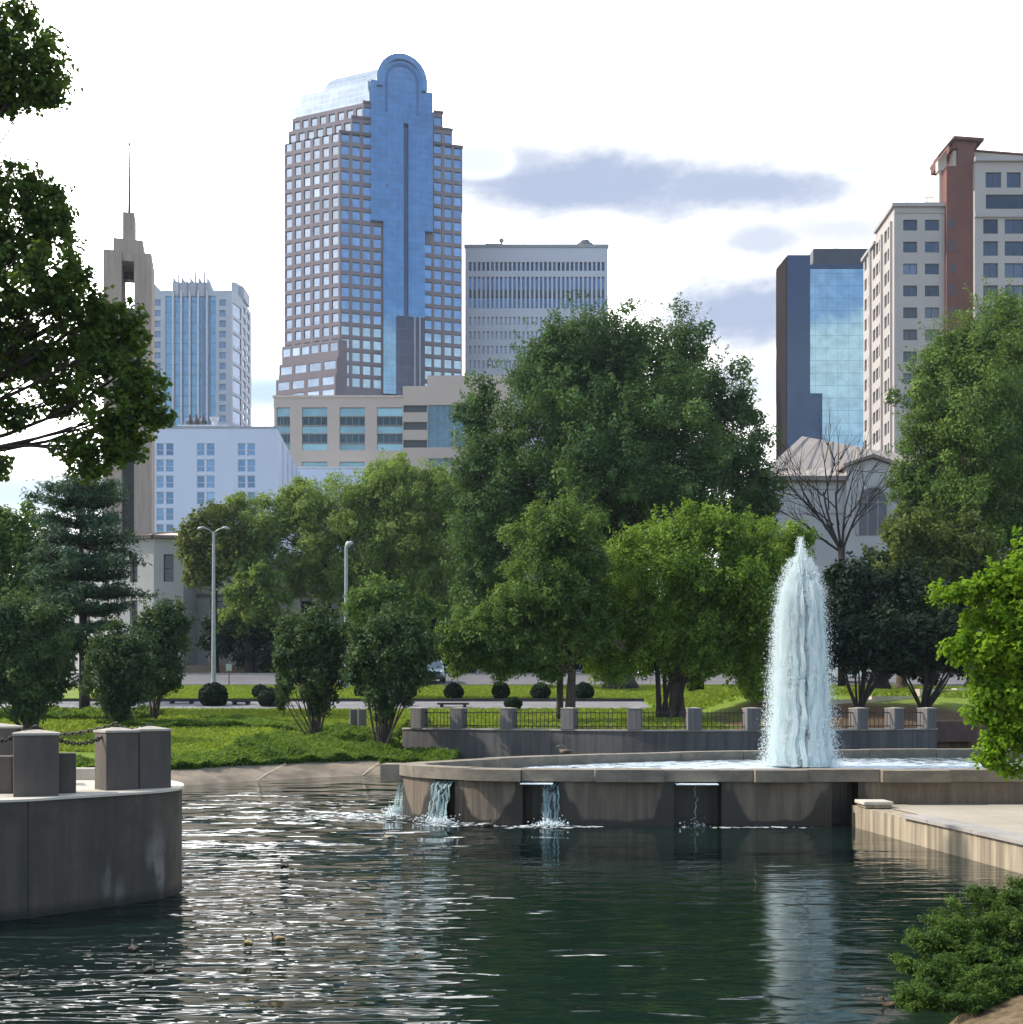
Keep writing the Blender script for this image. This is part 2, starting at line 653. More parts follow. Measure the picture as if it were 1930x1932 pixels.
# pale garden edging along the mulch bank, right of the fountain
m = MB()
pts = [(PX(px, Y), Y) for px, Y in ((1470, 47.0), (1560, 47.4), (1640, 48.2), (1730, 49.6), (1800, 51.5), (1880, 53))]
for a, b in zip(pts[:-1], pts[1:]):
    c = ((a[0] + b[0]) / 2, (a[1] + b[1]) / 2)
    L = math.hypot(b[0] - a[0], b[1] - a[1])
    z = gz(*c)
    m.obox(c, (b[0] - a[0], b[1] - a[1]), L + .02, 0.3, z - 0.3, z + 0.14)
o = m.build('garden_edging', surf('pale_edging', (0.62, 0.56, 0.42), (0.5, 0.45, 0.34), 3))
o['kind'] = 'structure'


# ------------------------------------------------------------------ pond water
def build_water():
    m = bpy.data.materials.new('pond_water')
    m.use_nodes = True
    t = NT(m.node_tree)
    tc = t.n('ShaderNodeTexCoord')
    vec = tc.outputs['Object']
    x, y, z = t.sep(vec)
    # choppiness: strongest around the overflow falls and on the open left side
    big = t.noise(vec, 0.16, 3, 0.5)
    bigc = t.math('SUBTRACT', big, .5)
    dl = t.math('SQRT', t.math('ADD', t.math('POWER', t.math('MULTIPLY', t.math('ADD', x, 4.6), 0.22), 2),
                               t.math('POWER', t.math('MULTIPLY', t.math('SUBTRACT', y, 24), 0.12), 2)))
    chop = t.smooth(t.math('ADD', dl, t.math('MULTIPLY', bigc, 1.2)), 0.45, 1.45, 1.0, 0.0)
    near = t.math('MULTIPLY', t.smooth(t.math('ADD', x, t.math('MULTIPLY', bigc, 3)), 0.3, -1.8), t.smooth(y, 17, 11))
    patch = t.smooth(t.noise(t.mapping(vec, (.6, 1.4, 1)), 0.55, 3, .6), 0.60, 0.70, 0, .16)
    amp = t.math('ADD', t.math('MULTIPLY', chop, 2.1), t.math('MULTIPLY', near, 1.7))
    amp = t.math('ADD', t.math('ADD', amp, patch), 0.20)
    v1 = t.mapping(vec, (0.50, 1.5, 1), rot=(0, 0, R(7)))
    v2 = t.mapping(vec, (0.70, 1.9, 1), rot=(0, 0, R(-9)), loc=(3.3, 1.7, 0))
    h = t.math('ADD', t.math('MULTIPLY', t.noise(v1, 2.0, 1, 0.4, dist=0.4), 0.090),
               t.math('MULTIPLY', t.noise(v2, 4.6, 1, 0.4, dist=0.3), 0.030))
    far = t.smooth(y, 13, 19)
    v3 = t.mapping(vec, (0.8, 1.15, 1), rot=(0, 0, R(5)), loc=(1.3, 5.7, 0))
    h = t.math('MULTIPLY', h, t.smooth(y, 12, 20, 1.0, 0.14))
    h = t.math('ADD', h, t.math('MULTIPLY', t.math('MULTIPLY', t.noise(v3, .85, 1, .4, dist=.3), far), 0.16))
    h = t.math('MULTIPLY', h, amp)
    b = t.n('ShaderNodeBump')
    b.inputs['Strength'].default_value = 1.0
    b.inputs['Distance'].default_value = 1.0
    t.l(h, b.inputs['Height'])
    p = t.n('ShaderNodeBsdfPrincipled')
    c = t.mix(t.noise(vec, 0.5, 3), rgb(0.004, 0.011, 0.010), rgb(0.006, 0.015, 0.010))
    t.l(c, p.inputs['Base Color'])
    p.inputs['Roughness'].default_value = 0.035
    p.inputs['IOR'].default_value = 1.333
    p.inputs['Specular IOR Level'].default_value = 0.5
    t.l(b.outputs[0], p.inputs['Normal'])
    o = t.n('ShaderNodeOutputMaterial')
    t.l(p.outputs[0], o.inputs[0])
    mb = MB()
    mb.quad((-90, 3, 0), (30, 3, 0), (30, 43.5, 0), (-90, 43.5, 0))
    ob = mb.build('pond_water', m)
    ob['kind'] = 'structure'


build_water()

# sloping concrete apron along the left shore
M_apron = surf('apron_concrete', (0.30, 0.24, 0.175), (0.14, 0.115, 0.085), 1.1, 0.9, bump=0.01, bscale=12)


def build_apron():
    xs = np.arange(-24, -3.0, 0.25)
    V = []
    for x in xs:
        ys = float(np.interp(x, SX, SY))
        for s in (-0.25, 0.5, 1.1, 1.7, 2.15):
            V.append((x, ys + s, gz(x, ys + s) + 0.085 + 0.012 * math.sin(x * 3.1 + s * 2)))
    n = 5
    Fc = []
    for i in range(len(xs) - 1):
        if i % 7 == 6:
            pass
        for k in range(n - 1):
            a = i * n + k
            Fc.append((a, a + n, a + n + 1, a + 1))
    o = np_mesh('shore_apron', np.array(V), np.array(Fc), M_apron)
    o['kind'] = 'structure'
    mj = MB()
    for x in np.arange(-22.3, -3.4, 2.9):
        ys = float(np.interp(x, SX, SY))
        pts = [(x + 0.18 * s, ys + s, gz(x, ys + s) + 0.102) for s in (-0.2, 0.5, 1.1, 1.7, 2.1)]
        for a, b in zip(pts[:-1], pts[1:]):
            mj.quad((a[0] - .012, a[1], a[2]), (a[0] + .012, a[1], a[2]), (b[0] + .012, b[1], b[2]), (b[0] - .012, b[1], b[2]))
    o = mj.build('apron_joint', surf('pale_joint', (0.6, 0.52, 0.38), (0.5, 0.42, 0.3), 3))
    o['kind'] = 'structure'


build_apron()


# ------------------------------------------------------------------ stonework round the pond
M_conc = surf('board_concrete', (0.34, 0.29, 0.24), (0.22, 0.19, 0.165), 0.9, 0.9, bump=0.012, bscale=9, stretch=(3, 3, 0.5), streak=0.75)
M_cap = surf('weathered_cap', (0.46, 0.41, 0.35), (0.32, 0.29, 0.25), 2.5, 0.9, bump=0.006, bscale=25)
M_pil = surf('pillar_concrete', (.128, .108, .092), (.09, .078, .07), 1.1, .9, bump=.006, bscale=14, stretch=(2, 2, .8), streak=.25)
M_top = surf('stone_top', (0.60, 0.55, 0.46), (0.46, 0.42, 0.35), 1.6, 0.85, bump=0.005, bscale=20)
M_iron = surf('dark_iron', (0.035, 0.032, 0.03), (0.05, 0.035, 0.025), 9, 0.55, metallic=0.3)


def catmull(P, closed=True, n=16):
    P = [np.array(p, float) for p in P]
    out = []
    N = len(P)
    rngk = range(N) if closed else range(N - 1)
    for i in rngk:
        p0 = P[(i - 1) % N] if closed or i > 0 else P[i]
        p1 = P[i]
        p2 = P[(i + 1) % N]
        p3 = P[(i + 2) % N] if closed or i + 2 < N else P[i + 1]
        for k in range(n):
            s = k / n
            out.append(0.5 * ((2 * p1) + (-p0 + p2) * s + (2 * p0 - 5 * p1 + 4 * p2 - p3) * s * s + (-p0 + 3 * p1 - 3 * p2 + p3) * s ** 3))
    if not closed:
        out.append(P[-1])
    return np.array(out)


def resample(P, step, closed=True):
    Q = np.vstack([P, P[:1]]) if closed else P
    d = np.concatenate([[0], np.cumsum(np.hypot(*np.diff(Q, axis=0).T))])
    n = max(3, int(round(d[-1] / step)))
    s = np.linspace(0, d[-1], n + 1)
    X = np.interp(s, d, Q[:, 0])
    Y = np.interp(s, d, Q[:, 1])
    out = np.stack([X, Y], 1)
    return out[:-1] if closed else out


def offset(P, off):
    """offset a closed CCW polyline outward by off"""
    t = np.roll(P, -1, 0) - np.roll(P, 1, 0)
    t /= np.maximum(np.hypot(t[:, 0], t[:, 1])[:, None], 1e-9)
    nrm = np.stack([t[:, 1], -t[:, 0]], 1)
    return P + nrm * off


def drum_stain(t, vec, c):
    x, y, z = t.sep(vec)
    n = t.noise(t.mapping(vec, (1.6, 1.6, .35)), 1.1, 3, .5)
    pale = t.math('MULTIPLY', t.smooth(n, .54, .62, 0, .85), t.smooth(z, 1.05, .45))
    c = t.mix(pale, c, rgb(.22, .205, .19))
    jt = t.math('LESS_THAN', t.math('FRACT', t.math('ADD', t.math('MULTIPLY', x, .83), .31)), .014)
    c = t.mix(t.math('MULTIPLY', jt, .7), c, rgb(.02, .02, .018))
    blot = t.smooth(t.noise(vec, 1.7, 5, .65), .45, .62, 0, .5)
    c = t.mix(blot, c, rgb(.045, .045, .036))
    return t.mix(t.smooth(z, .16, .02, 0, .75), c, rgb(.018, .02, .016))


M_drum = surf('stained_concrete', (.112, .092, .074), (.074, .064, .055), .9, .9, bump=.01, bscale=9, stretch=(2, 2, .6), streak=.4, extra=drum_stain)


def build_platform():
    root = thing('pond_terrace', 'curved grey concrete terrace drum standing in the water at the left edge', 'terrace', (-6.0, 14.0, 0))
    ctrl = [(-9.5, 10.6), (-7, 11.0), (-5.4, 11.62), (-4.95, 12.0), (-4.5, 12.5), (-4.10, 13.05), (-4.08, 13.6), (-4.40, 14.5), (-5.1, 15.3), (-6.5, 16.2), (-9.5, 16.4)]
    P = resample(catmull(ctrl, False, 10), 0.12, False)
    mb = MB()
    mb.prism([tuple(p) for p in P], -0.9, 1.25)
    mb.build('wall', M_drum, root)
    O = P.copy()
    t = np.gradient(P, axis=0)
    t /= np.hypot(t[:, 0], t[:, 1])[:, None]
    O = P + np.stack([t[:, 1], -t[:, 0]], 1) * 0.025
    mb = MB()
    mb.prism([tuple(p) for p in O], 1.25, 1.275)
    mb.build('top_slab', M_top, root)
    return P


build_platform()


def pillar(name, label, x, y, w, z0, z1, rot=0.0, group=None, cap=0.09, mat=None):
    cap = cap * .40
    r = thing(name, label, 'pillar', (x, y, z0), group)
    a = (math.cos(rot), math.sin(rot))
    mb = MB()
    mb.obox((x, y), a, w, w, z0 - 0.02, z1)
    mb.build('shaft', mat or M_pil, r, bevel=0.012)
    mb = MB()
    ca, sa = a

    def sq(h):
        return [(x + ca * p - sa * q, y + sa * p + ca * q) for p, q in ((-h, -h), (h, -h), (h, h), (-h, h))]
    mb.prism(sq(w / 2 + 0.012), z1, z1 + 0.025)
    mb.prism(sq(w / 2 + 0.005), z1 + 0.025, z1 + 0.025 + cap, top=sq(0.03))
    mb.build('cap', M_cap, r)
    return r


TG = 'pillars on the terrace'
pA = pillar('stone_pillar', 'front left concrete pillar of the terrace with chains on its cap', PX(65, 12.25), 12.3, 0.46, 1.275, 1.945, 0.40, TG)
_u = (math.cos(.70), math.sin(.70))
_b = (PX(220, 13.2), 13.2)
pB = pillar('stone_pillar', 'terrace pillar with the sunlit left side, in front of the lawn', _b[0], _b[1], 0.39, 1.275, 1.955, 0.70, TG)
pC = pillar('stone_pillar', 'terrace pillar nearest the right end of the curved drum', _b[0] + .405 * _u[0], _b[1] + .405 * _u[1], 0.39, 1.275, 1.965, 0.68, TG)
pD = pillar('stone_pillar', 'half hidden terrace pillar at the left picture edge behind the front one', PX(0, 14.0), 14.0, 0.50, 1.275, 1.99, 0.42, TG)
# low walls between the pillars
mb = MB()
mb.obox((PX(110, 12.6), 12.62), (math.cos(.4), math.sin(.4)), 0.36, 0.24, 1.275, 1.73)
o = mb.build('low_wall', M_pil, bevel=0.012)
tag(o, 'short stub of low concrete wall at the right of the front terrace pillar', 'wall')
mb = MB()
mb.obox((PX(-40, 12.6), 12.6), (1, 0.02), 0.86, 0.26, 1.275, 1.70)
r_ = mb.build('low_wall', M_pil, bevel=0.012)
tag(r_, 'low concrete wall cut by the left picture edge beside the front pillar', 'wall')
mb = MB()
mb.obox((PX(150, 15.0), 15.0), (1, 0.0), 0.9, 0.22, 1.275, 1.43)
o = mb.build('kerb_block', M_top, bevel=0.012)
tag(o, 'pale low stone kerb at the back of the terrace in front of the grass', 'kerb')


def chain(a, b, sag, label, n=26):
    """iron chain: alternating oval links along a sagging curve"""
    mb = MB()
    a, b = Vector(a), Vector(b)
    pts = []
    for k in range(n + 1):
        s = k / n
        p = a.lerp(b, s)
        p.z -= sag * 4 * s * (1 - s)
        pts.append(p)
    for k in range(n):
        p, q = pts[k], pts[k + 1]
        t = (q - p).normalized()
        mid = (p + q) / 2
        L = (q - p).length * 0.80
        side = t.cross(Vector((0, 0, 1))).normalized()
        if k % 2:
            side = side.cross(t).normalized()
        ring = []
        for j in range(9):
            an = 2 * math.pi * j / 8
            ring.append(mid + t * math.cos(an) * L + side * math.sin(an) * 0.021)
        mb.tube(ring, 0.0085, 5, caps=False)
    o = mb.build('iron_chain', M_iron, smooth=True)
    return tag(o, label, 'chain', 'chains hung between the terrace pillars')


def ctop(r, dz=0.0):
    l = r.location
    return (l.x, l.y, l.z + 0.765 + dz)


chain(ctop(pA), ctop(pB, -.03), 0.19, 'dark iron chain sagging from the front terrace pillar to the sunlit one')
chain(ctop(pD), ctop(pB, .02), 0.13, 'dark iron chain hanging behind, from the left edge pillar to the sunlit one', 30)
chain((PX(-120, 12.2), 12.2, 2.0), ctop(pA), 0.16, 'dark iron chain running out of the left picture edge from the front pillar')
chain(ctop(pB), ctop(pC), 0.06, 'short dark iron chain between the two right terrace pillars', 12)


# ---- fountain basin
BCTRL = [(-2.25, 23.5), (-2.05, 22.6), (-1.25, 21.75), (0.0, 21.25), (1.7, 21.05), (4, 21.0), (7, 21.0), (10, 21.0), (13.5, 21.2), (17, 22.2), (19.5, 24.5),
         (20, 28), (18.2, 31), (13, 31.8), (8, 30.9), (3.3, 29.0), (.4, 26.9), (-1.35, 25.0)]
BP = resample(catmull(BCTRL, True, 12), 0.10)
RIM = 1.06


def build_basin():
    root = thing('fountain_basin', 'large rounded concrete fountain basin with overflow slots standing in the pond', 'fountain', (6, 26, 0))
    N = len(BP)
    px = CX + F * BP[:, 0] / BP[:, 1]
    nxt = np.roll(BP, -1, 0)
    front = (BP[:, 1] < 23.4)
    slots = [(818, 866), (978, 1062), (1266, 1364), (1560, 1622)]
    sid = np.full(N, -1)
    for k, (a, b) in enumerate(slots):
        sid[(px > a) & (px < b) & front] = k
    left_slot = (BP[:, 1] > 23.05) & (BP[:, 1] < 23.75) & (BP[:, 0] < 0)
    sid[left_slot] = 4
    # how wet each wall point is: spreads downwards from the slots
    arc = np.concatenate([[0], np.cumsum(np.hypot(*np.diff(np.vstack([BP, BP[:1]]), axis=0).T))])[:-1]
    total = arc[-1] + 0.1
    dist = np.full(N, 99.0)
    for i in np.where(sid >= 0)[0]:
        d = np.abs(arc - arc[i])
        dist = np.minimum(dist, np.minimum(d, total - d))
    zs = np.linspace(-0.8, 0.83, 15)
    mb = MB()
    wet = []
    inner = offset(BP, -0.40)
    grid = {}

    def vert(p, z, w):
        mb.v.append((p[0], p[1], z))
        wet.append(w)
        return len(mb.v) - 1

    def wetness(i, z):
        spread = 0.10 + max(0, 0.72 - z) * 0.62 + 0.05 * math.sin(i * .9) + 0.04 * math.sin(i * 2.3)
        w = 1 - max(0.0, min(1.0, (dist[i] - spread + .12) / 0.3))
        return max(w, 1 - max(0, min(1, (z - 0.02) / 0.16)))
    cols = []
    for i in range(N):
        cols.append([vert(BP[i], z, wetness(i, z)) for z in zs])
    for i in range(N):
        j = (i + 1) % N
        if sid[i] >= 0 and sid[j] >= 0:
            # recessed back wall of the slot
            a = [vert(inner[i], z, 1.0) for z in zs]
            b = [vert(inner[j], z, 1.0) for z in zs]
            for k in range(len(zs) - 1):
                mb.f.append((a[k], b[k], b[k + 1], a[k + 1]))
            continue
        for k in range(len(zs) - 1):
            mb.f.append((cols[i][k], cols[j][k], cols[j][k + 1], cols[i][k + 1]))
        # cheeks
        if sid[i] >= 0 or sid[j] >= 0:
            q = i if sid[i] >= 0 else j
            for k in range(len(zs) - 1):
                a = vert(BP[q], zs[k], 1.0)
                b = vert(inner[q], zs[k], 1.0)
                c = vert(inner[q], zs[k + 1], 1.0)
                d = vert(BP[q], zs[k + 1], 1.0)
                mb.f.append((a, b, c, d))
    M = bpy.data.materials.new('wet_board_concrete')
    M.use_nodes = True
    t = NT(M.node_tree)
    vec = t.n('ShaderNodeTexCoord').outputs['Object']
    w = t.n('ShaderNodeAttribute', attribute_name='wet').outputs['Fac']
    n1 = t.noise(t.mapping(vec, (4, 4, 0.35)), 1.6, 5, .65)
    n2 = t.noise(t.mapping(vec, (11, 11, 0.25)), 1.2, 3, .6)
    n3 = t.noise(vec, 2.2, 4)
    c = t.mix(t.smooth(n1, .32, .68), rgb(.20, .158, .112), rgb(.112, .088, .068))
    c = t.mix(t.smooth(n2, .5, .68, 0, .7), c, rgb(.13, .095, .07))
    ww = t.smooth(t.math('ADD', w, t.math('MULTIPLY', t.math('SUBTRACT', n3, .5), .9)), .35, .65)
    c = t.mix(ww, c, t.mix(n3, rgb(.018, .015, .013), rgb(.045, .034, .022)))
    p = t.n('ShaderNodeBsdfPrincipled')
    t.l(c, p.inputs['Base Color'])
    t.l(t.smooth(ww, 0, 1, .9, .42), p.inputs['Roughness'])
    b = t.n('ShaderNodeBump')
    b.inputs['Distance'].default_value = 0.02
    t.l(n2, b.inputs['Height'])
    t.l(b.outputs[0], p.inputs['Normal'])
    t.l(p.outputs[0], t.n('ShaderNodeOutputMaterial').inputs[0])
    mb.build('outer_wall', M, root, attr=('wet', wet))

    # inner wall
    mi = MB()
    inn = offset(BP, -0.42)
    for i in range(0, N):
        j = (i + 1) % N
        mi.quad((*inn[i], 0.3), (*inn[i], .84), (*inn[j], .84), (*inn[j], 0.3))
    mi.build('inner_wall', surf('dark_wet_wall', (.05, .044, .037), (.032, .029, .027), 1.5, .5), root)
    # coping blocks
    out = offset(BP, 0.07)
    out2 = offset(BP, 0.20)
    inn = offset(BP, -0.46)
    cuts = [0]
    want = [882, 1015 - 30, 1122, 1250, 1420, 1520, 1662, 1790]
    L = 0
    k = 0
    bounds = sorted([int(np.argmin(np.abs(px - q) + np.where(front, 0, 1e4))) for q in want])
    back = [int(x) for x in np.linspace(bounds[-1] + 16, N + bounds[0] - 14, 22)]
    bounds = bounds + back
    for q in range(len(bounds)):
        a = bounds[q]
        b = bounds[(q + 1) % len(bounds)]
        if b <= a:
            b += N
        mc = MB()
        idx = [i % N for i in range(a, b + 1)]
        wide = (q % 2 == 0) and a < bounds[7]
        oo = out2 if wide else out
        lift = 0.006 * ((q * 7) % 3)
        po = [tuple(oo[i]) for i in idx]
        pi = [tuple(inn[i]) for i in idx]
        # shave the ends for a joint
        def lerp(u, v, s):
            return (u[0] + (v[0] - u[0]) * s, u[1] + (v[1] - u[1]) * s)
        po[-1] = lerp(po[-1], po[-2], .15)
        pi[-1] = lerp(pi[-1], pi[-2], .15)
        for e in range(len(idx) - 1):
            z0, z1 = 0.84, RIM + lift
            A, B, C, D = po[e], po[e + 1], pi[e + 1], pi[e]
            mc.quad((*A, z1), (*B, z1), (*C, z1), (*D, z1))
            mc.quad((*A, z0), (*D, z0), (*C, z0), (*B, z0))
            mc.quad((*A, z0), (*B, z0), (*B, z1), (*A, z1))
            mc.quad((*D, z0), (*D, z1), (*C, z1), (*C, z0))
        A, D = po[0], pi[0]
        mc.quad((*A, .84), (*A, RIM + lift), (*D, RIM + lift), (*D, .84))
        A, D = po[-1], pi[-1]
        mc.quad((*A, .84), (*D, .84), (*D, RIM + lift), (*A, RIM + lift))
        mc.build('coping_block', M_coping, root)
    # spout block at the left tip
    ms = MB()
    ms.obox((-2.48, 23.42), (1, -0.1), 0.50, 0.62, 0.70, RIM + .003)
    ms.build('spout_block', M_coping, root, bevel=.01)
    # floor
    mf = MB()
    mf.quad(*[(p[0], p[1], 0.35) for p in inn])
    mf.build('floor', surf('basin_floor', (.05, .07, .07), (.04, .05, .05), 1), root)
    # water inside
    mw = bpy.data.materials.new('basin_water')
    mw.use_nodes = True
    t = NT(mw.node_tree)
    vec = t.n('ShaderNodeTexCoord').outputs['Object']
    x, y, z = t.sep(vec)
    foam = t.noise(t.mapping(vec, (1.0, 1.7, 1)), 3.2, 6, .72)
    dx = t.math('MULTIPLY', t.math('SUBTRACT', x, 6.8), .085)
    dy = t.math('MULTIPLY', t.math('SUBTRACT', y, 26), .16)
    dd = t.math('SQRT', t.math('ADD', t.math('MULTIPLY', dx, dx), t.math('MULTIPLY', dy, dy)))
    ff = t.smooth(t.math('SUBTRACT', t.math('ADD', foam, .10), t.math('MULTIPLY', dd, .26)), .40, .52)
    p = t.n('ShaderNodeBsdfPrincipled')
    t.l(t.mix(ff, rgb(.012, .028, .035), rgb(.50, .58, .64)), p.inputs['Base Color'])
    t.l(t.smooth(ff, 0, 1, .06, .5), p.inputs['Roughness'])
    b = t.n('ShaderNodeBump')
    b.inputs['Distance'].default_value = .12
    t.l(t.noise(vec, 3.5, 3), b.inputs['Height'])
    t.l(b.outputs[0], p.inputs['Normal'])
    t.l(p.outputs[0], t.n('ShaderNodeOutputMaterial').inputs[0])
    mq = MB()
    mq.quad(*[(p[0], p[1], 0.845) for p in offset(BP, -0.425)])
    o = mq.build('basin_water', mw)
    o['kind'] = 'structure'
    return sid, px


M_coping = surf('coping_concrete', (.26, .22, .17), (.165, .14, .112), 2.2, .9, bump=.008, bscale=18, stretch=(1, 1, 1.5))
SID, BPX = build_basin()

# falls of water through the slots
M_fall = bpy.data.materials.new('falling_water')
M_fall.use_nodes = True
t = NT(M_fall.node_tree)
p = t.n('ShaderNodeBsdfPrincipled')
p.inputs['Base Color'].default_value = rgb(.50, .66, .68)
p.inputs['Roughness'].default_value = .22
tr = t.n('ShaderNodeBsdfTransparent')
tl = t.n('ShaderNodeBsdfTranslucent')
tl.inputs['Color'].default_value = rgb(.55, .72, .75)
mx0 = t.n('ShaderNodeMixShader')
mx0.inputs[0].default_value = .4
t.l(p.outputs[0], mx0.inputs[1])
t.l(tl.outputs[0], mx0.inputs[2])
vec = t.n('ShaderNodeTexCoord').outputs['Object']
nz = t.noise(t.mapping(vec, (14, 14, 1.0)), 1.6, 4, .6)
mx = t.n('ShaderNodeMixShader')
t.l(t.smooth(nz, .42, .62, .05, .85), mx.inputs[0])
t.l(tr.outputs[0], mx.inputs[1])
t.l(mx0.outputs[0], mx.inputs[2])
t.l(mx.outputs[0], t.n('ShaderNodeOutputMaterial').inputs[0])
M_foam = surf('foam_white', (.82, .86, .86), (.68, .76, .78), 14, .6)


def waterfall(k, a, b, label, throw=0.30, sheet=True):
    idx = [i for i in range(len(BP)) if SID[i] == k]
    idx = idx[int(len(idx) * a):max(int(len(idx) * a) + 3, int(math.ceil(len(idx) * b)))]
    tang = np.roll(BP, -1, 0) - np.roll(BP, 1, 0)
    r = thing('waterfall', label, 'waterfall', (float(BP[idx[0]][0]), float(BP[idx[0]][1]), 0), 'overflow falls of the basin')
    mb = MB()
    nz = 12
    rows = []
    for e, i in enumerate(idx):
        tt = tang[i] / np.hypot(*tang[i])
        nn = np.array([tt[1], -tt[0]])
        row = []
        for q in range(nz + 1):
            s = q / nz
            wob = 0.02 * math.sin(e * 1.9 + q * .6) + .02 * math.sin(e * .7 + 2)
            o = BP[i] + nn * (-0.10 + throw * math.sqrt(s) + wob)
            row.append((o[0], o[1], 0.80 - 0.82 * s * s * .6 - .82 * s * .4))
        rows.append(row)
    for e in range(len(rows) - 1 if sheet else 0):
        for q in range(nz):
            mb.quad(rows[e][q], rows[e + 1][q], rows[e + 1][q + 1], rows[e][q + 1])
    for e in range(0, len(rows), 1):
        pts = [(p[0] + rng.normal(0, .02), p[1] - .02, p[2]) for p in rows[e]]
        if rng.random() < (.8 if sheet else .5):
            mb.tube(pts, [0.006 + .012 * rng.random()] * len(pts), 5)
    mb.build('water_sheet', M_fall, r, smooth=True)
    if k in (1, 2):
        # thin weir water under the coping, its sky reflection painted as foam white
        mw = MB()
        io = [i for i in range(len(BP)) if SID[i] == k]
        io = io[int(len(io) * .08):int(len(io) * .92)]
        A = offset(BP, .27)
        B = offset(BP, -.05)
        for e in range(len(io) - 1):
            i, j = io[e], io[e + 1]
            w = .004 * math.sin(e * 1.7)
            mw.quad((*A[i], .805 + w), (*A[j], .805 - w), (*B[j], .815), (*B[i], .815))
            mw.quad((*A[i], .79), (*A[j], .79), (*A[j], .805 - w), (*A[i], .805 + w))
        mw.build('weir_water', M_foam, r)
    # splash where it lands
    ms = MB()
    for q in range(420 if sheet else 35):
        row = rows[int(rng.integers(len(rows)))]
        h = abs(rng.normal(0, .06))
        c = (row[-1][0] + rng.normal(0, .10), row[-1][1] + rng.normal(-.05, .16), h)
        s = .005 + .014 * rng.random() ** 2
        ms.ellipsoid(c, (s * 1.3, s, s * 1.2), 5, 3)
    ms.build('splash', M_foam, r, smooth=True)['kind'] = 'stuff'


waterfall(0, .05, .75, 'narrow bluish overflow fall in the first slot from the left of the basin front')
waterfall(1, .50, .95, 'double stranded overflow fall under the wide second slot of the basin', .22)
waterfall(2, .36, .52, 'thin trickle in the dark third slot, in the middle of the basin front', .15, False)
waterfall(4, .1, .9, 'white overflow fall at the left tip of the basin below the spout block', .32)


# foam drifting on the pond, each fall has its own churned patch: one broken sheet
def build_foam():
    V, Fc = [], []
    spots = [(-2.75, 22.9, 1.0, .8, 300), (-1.15, 21.2, .55, .35, 240), (.75, 20.75, .6, .22, 240), (4.6, 20.6, .8, .14, 50), (-3.9, 22.5, 1.5, .9, 170),
             (-5.2, 25, 2.0, 2.0, 80)]
    for (cx, cy, sx, sy, n) in spots:
        for _ in range(n):
            x, y = cx + rng.normal(0, sx * .6), cy + rng.normal(0, sy * .55)
            s = .012 + .045 * rng.random() ** 2
            k = len(V)
            m = 7
            a0 = rng.random() * 6
            for q in range(m):
                an = a0 + 2 * math.pi * q / m
                rr = s * (.6 + .7 * rng.random())
                V.append((x + rr * 1.8 * math.cos(an), y + rr * math.sin(an), .012))
            Fc.append(tuple(range(k, k + m)))
    # only over open water
    mb = MB()
    mb.v = V
    from_in = []
    for f in Fc:
        c = V[f[0]]
        dmin = 0
        from_in.append(f)
    mb.f = from_in
    o = mb.build('foam', M_foam)
    tag(o, 'white foam flecks on the pond below the overflow falls', 'foam', kind='stuff')


build_foam()


